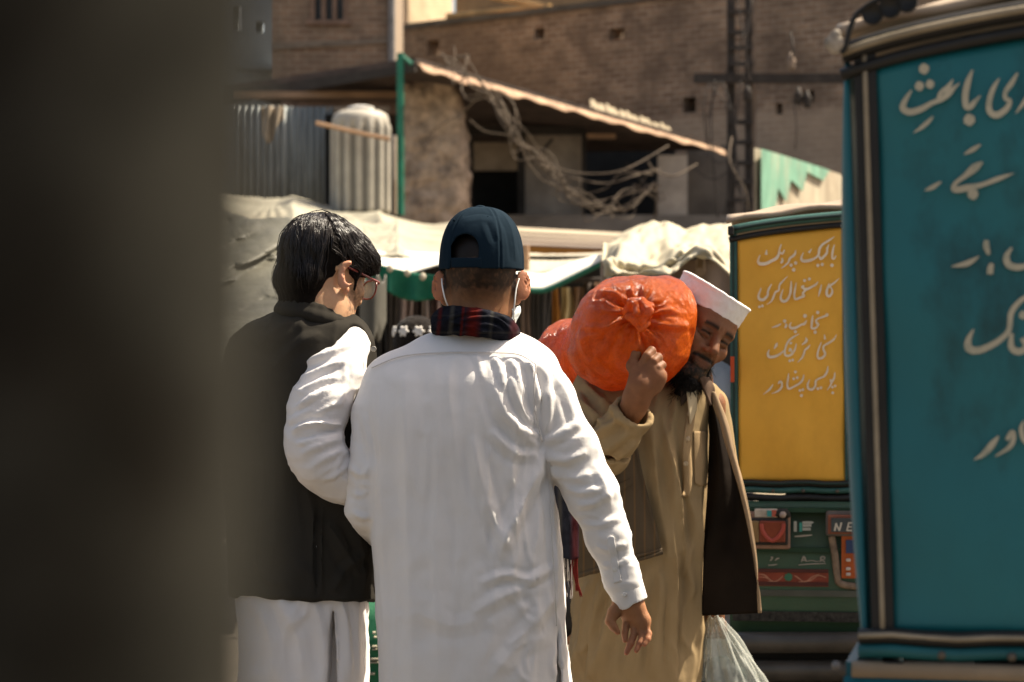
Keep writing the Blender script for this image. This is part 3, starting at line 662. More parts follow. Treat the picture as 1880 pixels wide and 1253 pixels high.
mb = MB(); mb.sheet(lambda u, v: P(1112 + 22*u + 4*math.sin(v*7), 480 + 90*v, 9.2) + np.array([0, .03*math.sin(u*12 + v*3), 0]), 14, 20, .006); mb.build('side_flap', M_canvas, tn, True)

# crumpled plastic tarp at the left, close folds
mb = MB()
def crum(u, v):
    p = P(330 + 260*u, 395 + 250*v, 10.2 - 1.6*v)
    f = .10*math.sin(v*9 + u*5 + .6) + .06*math.sin(v*19 + u*11) + .03*math.sin(u*17 + v*35) + .06*noise3(np.array([[u*6 + v*3, v*9, 0]]), 1., 3, 3)[0]
    p[2] += .35*f; p[1] += 1.3*f; return p
mb.sheet(crum, 70, 70, .006); tag(mb.build('plastic_sheet', M_grtarp, smooth=True), 'crumpled grey plastic sheet sagging behind the bespectacled man', 'plastic sheet')
mb = MB(); mb.sheet(lambda u, v: P(662 + 46*u, 512 + 108*v, 10.5) + np.array([0, -.08*math.sin(math.pi*u), 0]) + (0, 0, .02*math.sin(u*20)) + np.array([(.5-u)*.04*(v > .8)*(v-.8)*5, 0, 0]), 24, 24, .008)
tag(mb.build('plastic_bag', mat('smoky_plastic', (.13, .125, .105), .4, .15, 5, .4, 14, .01, transl=.3), smooth=True), 'limp grey plastic bag hanging beside the spectacles', 'bag')

# stall: back board, rail, clothes on it
st = empty('market_stall', (0, 15.5, 0), 'dark market stall with a clothes rail under the awnings', 'stall')
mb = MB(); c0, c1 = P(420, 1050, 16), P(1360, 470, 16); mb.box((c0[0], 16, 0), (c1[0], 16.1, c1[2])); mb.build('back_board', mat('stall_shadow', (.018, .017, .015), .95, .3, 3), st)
mb = MB(); c0, c1 = P(600, 520, 13.6), P(1260, 512, 13.6); mb.tube([c0, c1], .014, 8); mb.build('rail', M_steel, st)
for u in (640, 965, 1240):
    mb = MB(); c = P(u, 500, 13.7); mb.tube([(c[0], 13.7, 0), (c[0], 13.7, 2.0)], .022, 8); mb.build('post', M_wood if u == 965 else M_steel, st)
garments = [(706, 20, .02, .018, .017, 'black narrow shirt hung nearest the smoky plastic bag'), (724, 16, .055, .047, .042, 'charcoal scarf hung second from the left on the rail'),
    (745, 19, .30, .235, .22, 'mauve-grey shirt on the rail, left of the flowered cap'), (763, 14, .03, .02, .018, 'very dark slim scarf between two mauve-grey ones'), (783, 13, .27, .225, .21, 'pale mauve scarf hanging right above the flowered cap'),
    (802, 15, .06, .032, .028, 'maroon cloth hanging close to the left ear of the capped man'), (968, 15, .16, .115, .09, 'brown scarf hung beside the right ear of the capped man'), (986, 13, .05, .045, .04, 'dark grey scarf next to the brown one'),
    (1004, 12, .1, .095, .095, 'slate grey scarf left of the gold cloth'), (1021, 12, .40, .17, .035, 'gold-orange cloth on the rail right of the blue cap'), (1040, 15, .62, .5, .27, 'cream-yellow cloth on the rail, brightest of the row'),
    (1060, 14, .24, .15, .09, 'tan cloth hung between the cream cloth and the sack'), (1080, 15, .06, .045, .035, 'dark brown cloth above the tail of the orange sack'), (1100, 15, .2, .11, .06, 'rust brown cloth by the tent pole')]
for i, (u, w, r_, g_, b_, lab) in enumerate(garments):
    rr = np.random.default_rng(i); top = 522 - (u - 700) * .006; ph = rr.uniform(0, 6); ln = rr.uniform(180, 330) if u < 950 else rr.uniform(110, 260)
    if 'cream' in lab or 'gold' in lab: ln = 70 if 'cream' in lab else 120; top += 8
    mb = MB(); mb.sheet(lambda a, b: P(u + (a - .5) * w * (1.0 + .25*math.sin(b*4 + ph)) + 2*math.sin(b*5 + ph), top + ln*b, 13.5) + np.array([0, .035*math.sin(a*9 + ph + b), 0]), 14, 20, .01)
    tag(mb.build('hanging_garment', mat('garment', (r_, g_, b_), .9, .25, 5, .3, 40, .004), smooth=True), lab, 'clothing', 'clothes hung on the stall rail')
# green printed sack between the two men in front
mb = MB(); c = P(700, 0, 7.2)
def gs(u, v):
    a = 2*math.pi*u; z = .98*v; pr = np.interp(v, [0, .05, .3, .8, .93, 1.0], [.75, .95, 1.05, 1.0, .8, .45])
    w = 1 + .05*math.sin(a*3 + v*8)
    return np.array([c[0] + .02 + .24*pr*w*math.copysign(abs(math.cos(a))**.7, math.cos(a)), 7.35 + .17*pr*w*math.copysign(abs(math.sin(a))**.7, math.sin(a)), z*.68])
gsk = empty('printed_sack', (c[0], 7.35, 0), 'green woven sack with pale printing, standing between the two men in front', 'sack')
mb.sheet(gs, 60, 40, .006); mb.build('sack_body', mat('green_weave', (.008, .105, .045), .6, .25, 5, .5, 120, .002), gsk, True)
M_ink = mat('pale_ink', (.30, .27, .2), .8)
for (u, v, w, h) in ((687, 1162, 5, 3), (689, 1170, 5, 2), (670, 1183, 4, 2), (688, 1187, 9, 2.5), (688, 1192, 9, 2), (671, 1192, 4, 2), (686, 1210, 18, 3), (687, 1216, 17, 2), (680, 1237, 16, 3)):
    mb = MB(); p = P(u, v, 7.16); mb.box((p[0] - w/F*3.6, 7.145, p[2] - h/F*3.6), (p[0] + w/F*3.6, 7.175, p[2] + h/F*3.6)); mb.build('print', M_ink, gsk)

# weathered round post right beside the camera
pr = .042; pxc = -.0745 * 1.0; th_e = math.atan((940 - 478) / F); dC = .36
cx = -math.tan(th_e) * dC - pr / math.cos(th_e)
mb = MB(); mb.lathe([(pr, 0), (pr, .4), (pr*.995, 1.2), (pr, 2.0), (pr, 3.4)], (cx, dC, 0), 48)
po = mb.build('roadside_post', mat('grimy_post', (.0225, .0215, .0175), .95, .7, 30, .3, 60, .002, spec=.02, dirt=(.0075, .0055, .0038), dscale=26, damt=.95), smooth=True)
tag(po, 'thick grimy grey-brown post blurred at the left edge, right beside the camera', 'post')
# ------------------------------------------------------------ auto rickshaws
def lettering(strokes, scale, off, hit):
    """brush strokes [(x, y, width)...] in an enlarged detail -> ribbons on a panel; hit(u, v) gives the point on the panel and the panel's frame"""
    mb = MB(); lift = 0
    for st in strokes:
        pts = cr(st, 6); lift += .00004
        if len(st) == 1: x, y, w = st[0]; pts = [np.array(p) for p in ((x - w*.1, y - w*.5, w*.25), (x, y - w*.2, w*.95), (x + w*.05, y + w*.2, w*.95), (x + w*.12, y + w*.5, w*.25))]
        L, Rr = [], []
        for i, p in enumerate(pts):
            d = pts[min(i+1, len(pts)-1)][:2] - pts[max(i-1, 0)][:2]; d /= np.linalg.norm(d) + 1e-9
            n = np.array([-d[1], d[0]]); w = max(p[2], 3) / 2
            for S_, k in ((L, 1), (Rr, -1)):
                q = p[:2] + n * w * k; S_.append(hit(off[0] + q[0]/scale, off[1] + q[1]/scale, lift))
        m = len(pts); mb.add(L + Rr, [(i, i+1, m+i+1, m+i) for i in range(m-1)])
    return mb

TXT_Y1 = [  # bike par helmet
 [(1128,205,12),(1112,260,24),(1100,330,30),(1105,382,28),(1130,378,24),(1146,345,12)], [(1095,470,46)],
 [(1128,103,10),(1060,150,26),(975,205,30),(935,265,34),(925,330,30),(890,372,26),(820,405,38),(740,416,40),(705,392,34),(713,345,22),(732,308,10)],
 [(1055,205,12),(1036,260,24),(1030,310,30),(1000,350,30),(955,388,32),(930,350,24)], [(1030,250,22)], [(915,472,42)], [(970,460,42)], [(835,258,10),(815,290,24),(800,310,36)], 
 [(632,275,12),(625,320,28),(600,350,32),(555,385,28),(540,430,24),(500,470,22),(445,510,6)], [(572,468,44)], [(630,440,44)], [(605,528,48)],
 [(448,200,12),(425,270,26),(415,330,30),(385,380,40),(330,410,38),(250,448,42),(180,450,44),(152,420,34),(163,370,20),(178,335,8)],
 [(490,270,12),(462,320,28),(425,300,22)], [(455,375,16),(463,415,30),(440,442,24)], [(262,272,10),(256,305,26),(255,335,38)]]
TXT_Y2 = [
 [(1060,700,10),(1036,770,28),(1028,835,34),(1058,866,34),(1096,825,28),(1095,775,20),(1070,740,14)], [(1192,632,6),(1130,690,22),(1080,725,28),(1050,760,20)],
 [(962,715,10),(945,790,28),(922,872,8)],
 [(917,678,10),(890,715,26),(830,750,28),(765,775,34),(712,748,26),(742,732,20)], [(745,665,40)], [(805,645,40)],
 [(770,775,30),(725,825,28),(735,860,36),(690,882,30),(632,902,30),(613,860,26),(625,770,24),(640,690,8)],
 [(575,670,12),(572,760,30),(560,840,30),(520,915,32),(470,930,38),(441,890,30),(455,820,20),(472,775,8)],
 [(530,608,6),(465,675,24),(425,725,22),(415,790,24),(375,812,24),(350,870,26),(320,930,22),(262,972,6)],
 [(325,708,12),(292,765,26),(277,805,24),(272,855,28),(225,906,36),(175,905,36),(157,860,28),(180,790,18),(192,755,8)], [(168,1000,36)], [(206,990,36)]]
TXT_Y3 = [[(1030,130,44)], [(1045,120,20),(1000,148,26),(930,172,22),(892,200,22),(902,232,30),(920,255,28),(880,300,28),(830,300,26)], [(852,135,10),(842,200,28),(832,300,24)], [(912,98,44)], [(880,350,44)],
 [(750,143,50)], [(772,195,10),(745,240,34),(700,256,24),(640,290,32),(580,300,36),(556,270,26),(575,222,8)], [(627,345,42)], [(490,208,46)], [(505,240,18),(512,270,28),(492,294,24)], [(448,242,10),(395,270,28),(325,293,6)],
 [(1153,380,10),(1120,440,26),(1050,490,28),(990,528,26),(990,580,28),(1010,630,30),(970,678,32),(922,680,32),(911,630,26),(935,540,20),(962,475,8)], [(998,380,10),(1005,420,22),(1005,442,32)],
 [(817,510,10),(785,550,28),(750,580,22),(735,630,26),(710,680,24),(655,737,6)], [(760,415,10),(768,462,36),(712,512,12)],
 [(640,495,12),(622,570,26),(592,612,28),(562,560,24),(548,600,20)], [(600,620,26),(545,652,28),(500,640,26),(495,580,24),(530,480,26),(590,420,26),(676,372,8)],
 [(500,575,16),(440,622,28),(370,660,34),(295,665,36),(277,622,28),(296,572,10)], [(396,485,10),(382,520,36),(357,565,10)], [(570,490,34)], [(555,715,36)], [(593,705,36)],
 [(1132,860,10),(1125,930,26),(1088,990,26),(1078,950,20)], [(1095,990,22),(1070,1040,20),(1033,1092,6)], [(1100,1052,34)], [(1136,1037,34)], [(1105,1125,36)],
 [(1045,782,12),(1035,850,26),(1000,910,28),(960,930,22),(892,970,26),(882,1040,28),(840,1082,32),(796,1070,30),(786,1020,26),(812,952,8)], [(915,1072,38)], [(955,1060,38)],
 [(737,892,12),(720,960,26),(680,1005,26),(620,1040,24),(545,1072,28),(525,1020,26),(535,940,24),(542,875,8)], [(606,945,36)], [(651,932,36)], [(628,858,36)], [(685,1095,36)], [(722,1085,36)], [(705,1160,40)],
 [(410,1010,20),(432,980,28),(455,1000,26),(452,1050,28),(410,1100,26),(325,1137,6)], [(342,1015,10),(300,1080,26),(215,1147,6)]]
TXT_T1 = [[(340,120,86)], [(302,262,78)], [(390,246,72)], [(240,295,14),(187,380,42),(170,445,54),(230,475,54),(320,450,48),(410,400,38),(480,372,42),(545,320,52),(590,275,28),(637,235,6)], [(580,208,10),(540,270,38),(482,312,30),(462,365,34)], [(417,512,16),(350,580,36),(255,648,6)],
 [(742,128,12),(706,220,46),(682,330,52),(688,425,50),(722,432,46),(760,390,36),(808,338,6)], [(712,540,96)],
 [(1112,152,14),(1060,240,44),(1012,310,36),(1012,365,34),(1048,385,36),(1018,450,46),(940,500,54),(882,468,50),(880,380,46),(912,280,38),(962,198,12)], [(1280,240,20),(1225,310,46),(1165,395,36),(1097,485,10)],
 [(808,742,14),(740,785,38),(672,822,10)], [(1080,978,6),(960,1020,38),(820,1072,38),(700,1098,54),(595,1112,50),(600,1062,34),(680,1000,42),(760,932,66),(826,885,14)], [(742,1150,90)], [(482,1048,14),(410,1095,38),(345,1122,8)]]
TXT_T2 = [[(588,185,34),(585,235,52),(607,305,26)], [(632,375,34),(618,420,52),(615,465,48)], [(525,318,10),(430,375,46),(300,402,8)], [(796,246,16),(750,320,50),(772,388,56),(850,408,52),(930,386,42),(1010,320,36),(1060,240,10)],
 [(482,915,10),(440,1000,48),(440,1070,64),(505,1092,58),(600,1062,52),(700,1002,46),(772,922,42),(790,782,46),(860,690,42),(930,640,34),(1010,590,12)], [(795,950,30),(790,1060,52),(850,1102,56),(915,1062,52),(880,990,40)], [(885,800,70)]]
TXT_T3 = [[(802,838,10),(740,920,62),(660,1010,50),(565,1068,8)], [(880,880,40),(930,800,44),(945,870,44),(900,950,44),(770,1035,12)], [(1044,690,10),(1018,770,44),(1040,870,46),(1090,900,44),(1150,820,30)]]

def rickshaw(origin, yaw, colours, label, e, ln, holes, H1=1.765, arch=.075):
    W, H0 = 1.26, 1.02
    root = empty('auto_rickshaw', origin, label, 'auto rickshaw'); ox = np.array(origin, float)
    c, s = math.cos(yaw), math.sin(yaw); Rm = np.array([[c, -s, 0], [s, c, 0], [0, 0, 1.]])
    T = lambda x, y, z: ox + Rm @ np.array([x, y, z], float)
    def fin(mb, name, m, parent=root, smooth=False):
        mb.v = [tuple(T(*p)) for p in mb.v]; return mb.build(name, m, parent, smooth)
    top = lambda x: H1 + arch * (1 - ((x - W/2) / (W/2))**2)**.8 - .0        # arched roof line
    panel, side, trim, trim2, body, roofc, cord = colours
    lean = lambda x, z: x + ln * (1.72 - z) / .7 * (1 if x < W/2 else -1)    # canvas tapers slightly to the bottom
    # rear canvas: three panels between piped seams
    seams = [(e + .012, .318), (.338, W - .338), (W - .318, W - e - .012)]
    def cloth(x0, x1, y, bul=.012):
        def fn(u, v):
            x = x0 + (x1 - x0)*u; z = H0 + .012 + (top(x) - .045 - H0 - .012)*v
            return (lean(x, z), y - bul*math.sin(math.pi*u)*math.sin(math.pi*v)**.6 + .0025*math.sin(v*17 + u*5), z)
        return fn
    for k, (x0, x1) in enumerate(seams):
        mb = MB()
        if k == 1:
            def ring(mb=mb):                                              # middle panel with a window in it
                fn = cloth(x0, x1, 0)
                n = 24
                for a, b, cc, d in ((0, 1, 0, .38), (0, 1, .86, 1), (0, .1, .38, .86), (.9, 1, .38, .86)):
                    mb.sheet(lambda u, v: fn(a + (b-a)*u, cc + (d-cc)*v), 12, 12, .004)
            ring(); fin(mb, 'rear_canvas', panel, smooth=True)
            mb = MB(); z0 = H0 + .38*(H1 - H0); mb.box((x0 + .05, .012, z0 - .01), (x1 - .05, .016, H1 + .0)); fin(mb, 'rear_window', mat('cloudy_plastic_window', (.12, .13, .12), .3, .2, 3, .2))
        else:
            mb.sheet(cloth(x0, x1, 0), 30, 60, .004); fin(mb, 'rear_canvas', panel, smooth=True)
    def rope(name, pts, r, m, parent=root): mb = MB(); mb.tube(pts, r, 8); return fin(mb, name, m, parent, True)
    M_blk = mat('black_piping', (.016, .015, .013), .5, .3, 10, .1); M_cord = cord
    zs = np.linspace(H0 + .0, 1, 14)
    def stile(x, w, wc):
        zz = [H0 + (top(x) - .02 - H0)*k/16 for k in range(17)]
        mb = MB()
        for k in range(16):
            a, b = zz[k], zz[k+1]; mb.add([(lean(x - w, a), -.008, a), (lean(x + w, a), -.008, a), (lean(x + w, b), -.008, b), (lean(x - w, b), -.008, b), (lean(x - w, a), .004, a), (lean(x + w, a), .004, a), (lean(x + w, b), .004, b), (lean(x - w, b), .004, b)], [(0,1,2,3),(0,4,5,1),(1,5,6,2),(3,2,6,7),(0,3,7,4)])
        st = fin(mb, 'seam_piping', trim)
        rope('cord', [(lean(x, z), -.010, z) for z in zz], wc, M_cord, st)
    for x in (e, .328, W - .328, W - e): stile(x, .0135 if e > .02 else .010, 0.0032 if e > .02 else .0026)
    # arched band under the roof and the double band below the canvas
    xs = np.linspace(-.004, W + .004, 41)
    for dz, r, m_, nm in ((-.012, .013, trim, 'roof_piping'), (-.038, .008, M_blk, 'roof_piping')):
        rope(nm, [(x, -.008, top(min(max(x, .0), W)) + dz) for x in xs], r, m_)
    rope('cord', [(x, -.020, top(min(max(x, 0), W)) - .012) for x in xs], .005, M_cord)
    for z, r, m_ in ((H0 + .006, .010, M_blk), (H0 - .012, .009, trim2), (H0 - .034, .010, M_blk)):
        rope('lower_piping', [(.018 + (W - .036)*k/30, -.008 - .004*math.sin(k*.9), z + .002*math.sin(k*1.7)) for k in range(31)], r, m_)
    rope('cord', [(.018 + (W - .036)*k/30, -.019, H0 + .008 + .002*math.sin(k*1.7)) for k in range(31)], .0035, M_cord)
    for x in (.12, .205, .30, .40, W/2, W - .4, W - .2):
        mb = MB(); mb.lathe([(.004, -.014), (.006, -.018), (.004, -.021)], (x, 0, H0 - .014), 10, axis=1); fin(mb, 'rivet', mat('dull_rivet', (.10, .085, .065), .5, metal=.3), smooth=True)
    # roof canvas with rounded edge and its length to the front
    def roof(u, v):
        x = -.012 + (W + .024)*u; e = max(0, 1 - v*18); y = -.014 + 1.75*v + .02*e
        return (x, y, top(min(max(x, 0), W)) + .014 + .022*math.sin(min(v*14, math.pi/2)) + .004*math.sin(u*40 + v*30) - .10*max(0, v - .8)*4*max(0, v-.8))
    mb = MB(); mb.sheet(roof, 50, 50, .012); fin(mb, 'roof_canvas', roofc, smooth=True)
    for x_, z_ in holes:
        mb = MB(); mb.lathe([(.0105, -.040), (.0135, -.047), (.0135, -.030), (.003, -.030)], (x_, 0.012, top(x_) + z_), 16, axis=1); fin(mb, 'vent_cap', M_blk, smooth=True)
    # sides
    for x0, nm in ((0, 'side_canvas'), (W, 'side_canvas')):
        sg = 1 if x0 == 0 else -1
        mb = MB(); mb.sheet(lambda u, v: (lean(x0 + sg*.004, H0 + (H1 - H0)*v) - sg*.016*(e > .02)*math.sin(math.pi*min(u*6, 1))*math.sin(math.pi*v)**.5, .0 + .62*u, H0 - .02 + (H1 + .0 - H0)*v), 24, 20, .006); fin(mb, nm, side, smooth=True)
    for x0 in (.02, W - .02):
        mb = MB(); mb.tube([(x0, 1.25, .95), (x0, 1.45, 1.5), (x0, 1.62, H1)], .018, 8); mb.tube([(x0, .62, .5), (x0, .62, H1)], .016, 8); fin(mb, 'frame_tube', M_blk, smooth=True)
    # lower body
    mb = MB(); mb.sheet(lambda u, v: (W*u, -.012 - .05*math.sin(math.pi*min(v*1.0, 1)) + .20*max(0, .35 - v)**1.2, .50 + (H0 - .045 - .50)*v), 40, 30, .012); tub = fin(mb, 'rear_body', body, smooth=True)
    mb = MB(); mb.box((.0, .02, .5), (.012, 1.25, H0 - .03)); mb.box((W - .012, .02, .5), (W, 1.25, H0 - .03)); mb.box((.012, .02, .48), (W - .012, 1.9, .5)); fin(mb, 'side_body', body)
    mb = MB(); mb.sheet(lambda u, v: (W*.5 + (W*.46 - .2*v)*math.cos(math.pi*u), 1.5 + (.55)*math.sin(math.pi*u)*(1 - .25*v), .42 + .55*v), 30, 12, .012); fin(mb, 'front_cowl', body, smooth=True)
    mb = MB(); mb.prism([(.12, 1.9, .97), (W - .12, 1.9, .97), (W - .08, 1.62, H1), (.08, 1.62, H1)], (0, .008, 0)); fin(mb, 'windscreen', mat('screen_glass', (.1, .12, .12), .1, spec=.6))
    mb = MB(); mb.box((.15, .55, .5), (W - .15, .95, .78)); mb.box((.15, .45, .78), (W - .15, .55, 1.25)); bevel(fin(mb, 'bench_seat', M_blk), .03)
    for x, y in ((.06, .35), (W - .06, .35), (W/2, 1.75)):
        mb = MB(); mb.lathe([(.07, -.045), (.19, -.05), (.225, -.03), (.23, 0), (.225, .03), (.19, .05), (.07, .045)], (x, y, .23), 32, axis=0); wh = fin(mb, 'wheel', M_blk, smooth=True)
        mb = MB(); mb.lathe([(.02, -.055), (.11, -.05), (.13, 0), (.11, .05), (.02, .055)], (x, y, .23), 24, axis=0); fin(mb, 'rim', mat('wheel_rim', (.35, .35, .33), .4, metal=.7), wh, True)
    return root, T, Rm, fin, M_blk

def plane_hit(T, Rm, y=-.009):
    p0 = T(0, y, 0); n = Rm @ np.array([0, -1., 0])
    def hit(u, v, lift=0.):
        o = np.array([0, 0, HC]); d = P(u, v, 1.0) - o; t = ((p0 + n*lift - o) @ n) / (d @ n); return o + d * t
    return hit

M_ycan = mat('ochre_canvas', (.74, .39, .046), .6, .10, 3, .25, 25, .004, dirt=(.56, .28, .03), dscale=4, damt=.6, stretch=(1, 1, .6))
M_tcan = mat('teal_canvas', (.010, .122, .142), .5, .22, 2.2, .35, 16, .006, dirt=(.005, .034, .036), dscale=7, damt=.9, spec=.35, stretch=(1, 1, .55))
M_gtrim = mat('green_piping', (.035, .10, .085), .5, .25, 10, .15)
M_gbody = mat('green_body_paint', (.040, .082, .048), .5, .25, 4, .2, dirt=(.05, .05, .035), dscale=3, damt=.45)
M_rooftan = mat('tan_roof_canvas', (.33, .255, .185), .85, .2, 5, .4, 20, .006, dirt=(.18, .14, .1))
M_cordc = mat('cream_cord', (.25, .205, .14), .7, .2, 20)
M_tside = mat('teal_side', (.008, .105, .135), .4, .15, 3, .2)
M_gside = mat('green_side', (.02, .07, .05), .6, .2, 3, .2)

yo = P(1341, 0, 6.85); yo[2] = 0
yr, YT, YR, yfin, _ = rickshaw(yo, R(-7), (M_ycan, M_gside, M_gtrim, M_gtrim, M_gbody, M_rooftan, mat('dark_green_cord', (.012, .03, .025), .5)), 'auto rickshaw with an ochre yellow rear canvas lettered in white, green body below', .008, .004, (), 1.752, .052)
yh = plane_hit(YT, YR, -.0165)
M_chalk = mat('white_paint', (.74, .64, .47), .8, .1, 20, dirt=(.66, .36, .06), dscale=45, damt=.55); M_chalk2 = mat('cream_paint', (.42, .38, .28), .8, .12, 14, dirt=(.10, .18, .15), dscale=40, damt=.6)
for tx, of in ((TXT_Y1, (1370, 420)), (TXT_Y2, (1370, 420)), (TXT_Y3[:12], (1370, 560)), (TXT_Y3[12:24], (1370, 560)), (TXT_Y3[24:], (1370, 560))):
    lettering(tx, 6.96, of, yh).build('lettering', M_chalk, yr)
# lamp cluster, plate, badges and ornament on the green body
def on_body(u, v): 
    h = plane_hit(YT, YR, -.065)(u, v); return h
def slab(name, u0, v0, u1, v1, y0, y1, m, parent=yr, bv=.0):
    a, b = plane_hit(YT, YR, y0)(u0, v1), plane_hit(YT, YR, y0)(u1, v0); n = YR @ np.array([0, 1., 0])
    ax = YR @ np.array([1., 0, 0]); w = (b - a) @ ax; a2 = a + ax * w
    mb = MB(); mb.prism([a, a2, (a2[0], a2[1], b[2]), (a[0], a[1], b[2])], n * (y1 - y0)); o = mb.build(name, m, parent)
    return bevel(o, bv) if bv else o
M_blk2 = mat('black_rubber', (.018, .017, .015), .6)
M_rust = mat('rusty_pink_rim', (.22, .13, .09), .6, .3, 14)
lamp = slab('tail_lamp', 1352, 940, 1451, 1008, -.082, -.03, M_rust, bv=.006)
slab('gasket', 1362, 952, 1447, 1001, -.090, -.08, M_blk2, lamp, .006); slab('amber_lens', 1366, 957, 1394, 996, -.095, -.085, mat('dull_amber', (.22, .14, .06), .3), lamp, .004)
slab('red_lens', 1394, 957, 1442, 996, -.096, -.085, mat('dull_red_lens', (.20, .045, .022), .3, .2, 20), lamp, .004)
mb = MB(); hp = plane_hit(YT, YR, -.0975); mb.tube([hp(*p) for p in cr([(1398, 962), (1400, 975), (1409, 988), (1418, 993), (1428, 987), (1437, 974), (1439, 962)], 6)], .006, 8, .4); mb.build('heart_outline', mat('red_line', (.33, .06, .04), .4), lamp, True)
tr = slab('trinket', 1385, 935, 1428, 951, -.085, -.05, mat('white_sticker', (.42, .37, .3), .5, .3, 60), bv=.004)
slab('teal_patch', 1408, 938, 1417, 949, -.090, -.08, mat('teal_sticker', (.03, .2, .2), .5), tr); slab('red_patch', 1417, 937, 1425, 949, -.0905, -.08, mat('red_sticker', (.35, .08, .05), .5), tr)
mb = MB(); mb.lathe([(.004, -.02), (.009, -.012), (.011, 0)], plane_hit(YT, YR, -.085)(1437, 945), 14, axis=1); mb.build('reflector', mat('pale_bead', (.3, .24, .2), .4), yr, True)
mb = MB(); hp = plane_hit(YT, YR, -.085); mb.tube([hp(u, v) for u, v in ((1426, 948), (1432, 938), (1442, 938), (1449, 950))], .008, 8); mb.build('bracket', M_blk2, yr, True)
hb = plane_hit(YT, YR, -.0655)
bd_ = lettering([[(735,380,40),(770,378,40)], [(735,420,40),(770,420,40)], [(735,460,40),(770,460,40)], [(835,375,30),(930,375,30),(965,372,8)], [(835,410,30),(940,408,30)], [(835,450,34),(930,450,34)]], 6.265, (1340, 900), hb); bd_.build('decal', mat('pale_decal', (.30, .31, .27), .6), yr)
bd_ = lettering([[(815,375,34),(816,430,34),(815,480,34)]], 6.265, (1340, 900), plane_hit(YT, YR, -.067)); bd_.build('decal', mat('teal_decal', (.04, .22, .18), .6), yr)
bd_ = lettering([[(745,535,12),(840,528,20),(945,518,12)]], 6.265, (1340, 900), hb); bd_.build('decal', mat('pale_line', (.3, .28, .23), .6), yr)
bd_ = lettering([[(822,828,12),(850,768,20),(880,825,20)], [(838,808,12),(868,806,12)], [(1045,828,14),(1048,775,18),(1085,770,16),(1085,797,14),(1050,802,12),(1095,828,14)], [(890,820,10),(940,812,12),(1000,822,10),(1040,815,8)], [(790,862,10),(950,850,16),(1105,845,10)],
                 [(465,815,14),(490,780,18),(470,772,12)], [(520,812,10),(545,790,16),(570,785,8)], [(440,866,10),(500,862,14),(545,856,10)]], 6.265, (1340, 900), hb)
bd_.build('script_badge', mat('silver_script', (.30, .28, .24), .4, metal=.3), yr)
orn = slab('ornament_strip', 1385, 1047, 1521, 1076, -.068, -.05, mat('brick_red_strip', (.21, .042, .022), .5, .3, 30))
slab('border', 1385, 1046, 1521, 1051, -.071, -.06, mat('maroon_edge', (.075, .02, .015), .6), orn); slab('border', 1385, 1070, 1521, 1075, -.071, -.06, mat('maroon_edge', (.075, .02, .015), .6), orn)
ho = plane_hit(YT, YR, -.0695)
bd_ = lettering([[(330,970,6),(400,980,16),(470,1040,14),(540,1060,10)], [(340,1000,6),(420,1010,12),(500,1060,8)], [(440,1050,6),(530,1050,16),(590,1010,14),(610,985,6)], [(740,985,6),(770,1000,14),(850,1060,10)], [(790,1055,6),(880,1050,16),(950,1000,16),(1030,965,6)], [(840,1060,6),(930,1040,14),(1010,985,8)], [(960,990,6),(1040,985,12),(1110,1010,8)]], 6.265, (1340, 900), ho); bd_.build('swirl', mat('pink_swirl', (.42, .19, .12), .6), orn)
bd_ = lettering([[(620,1010,10),(675,1000,70),(720,1012,10)], [(668,955,10),(672,1000,60),(668,1050,10)], [(635,970,14),(705,1035,50)], [(640,1040,14),(705,968,50)]], 6.265, (1340, 900), plane_hit(YT, YR, -.0715)); bd_.build('flower', mat('green_flower', (.04, .14, .08), .6), orn)
pl_ = slab('plate_surround', 1516, 940, 1700, 985, -.085, -.05, mat('grey_rim', (.10, .085, .075), .6, .3, 12), bv=.008)
slab('plate_rim', 1520, 947, 1700, 981, -.092, -.08, mat('rust_rim', (.2, .07, .04), .6), pl_, .004); slab('plate_face', 1526, 953, 1700, 977, -.097, -.09, mat('slate_plate', (.05, .058, .06), .5), pl_)
bd_ = lettering([[(1205,470,22),(1220,400,22),(1228,380,16)], [(1222,390,16),(1262,468,22)], [(1258,470,16),(1272,420,20),(1282,375,22)], [(1345,470,18),(1358,420,20),(1368,375,18)], [(1362,380,18),(1420,378,18)], [(1356,425,16),(1405,424,16)], [(1346,466,18),(1408,466,18)]], 6.265, (1340, 900), plane_hit(YT, YR, -.0975)); bd_.build('plate_letters', mat('plate_white', (.5, .46, .38), .6), pl_)
mb = MB(); hq = plane_hit(YT, YR, -.072)
mb.tube([hq(*p) for p in cr([(1527, 985), (1533, 1020), (1537, 1055), (1546, 1073), (1600, 1078), (1680, 1078)], 6)], .010, 8, .5); mb.build('beaded_edge', mat('beaded_edge', (.17, .12, .08), .6, .5, 60), yr, True)
slab('orange_panel', 1545, 983, 1680, 1062, -.075, -.05, mat('orange_enamel', (.34, .075, .015), .5, .2, 10)); slab('blue_mark', 1553, 992, 1572, 1016, -.079, -.07, mat('blue_enamel', (.03, .05, .12), .5))
for v in (1026, 1042, 1052): slab('bead', 1553, v, 1562, v + 6, -.082, -.07, mat('pale_bead', (.5, .42, .36), .3), bv=.003)
for v0, v1, y0, m_, nm in ((936, 940, -.068, mat('groove_green', (.012, .04, .02), .6), 'pressed_line'), (1009, 1013, -.068, mat('groove_green', (.012, .04, .02), .6), 'pressed_line'), (1088, 1094, -.072, mat('worn_edge', (.07, .075, .06), .5), 'pressed_edge'), (1128, 1140, -.07, mat('black_foam', (.03, .028, .024), .9, .8, 90), 'foam_strip')):
    slab(nm, 1345, v0, 1800, v1, y0, -.02, m_)
mb = MB()
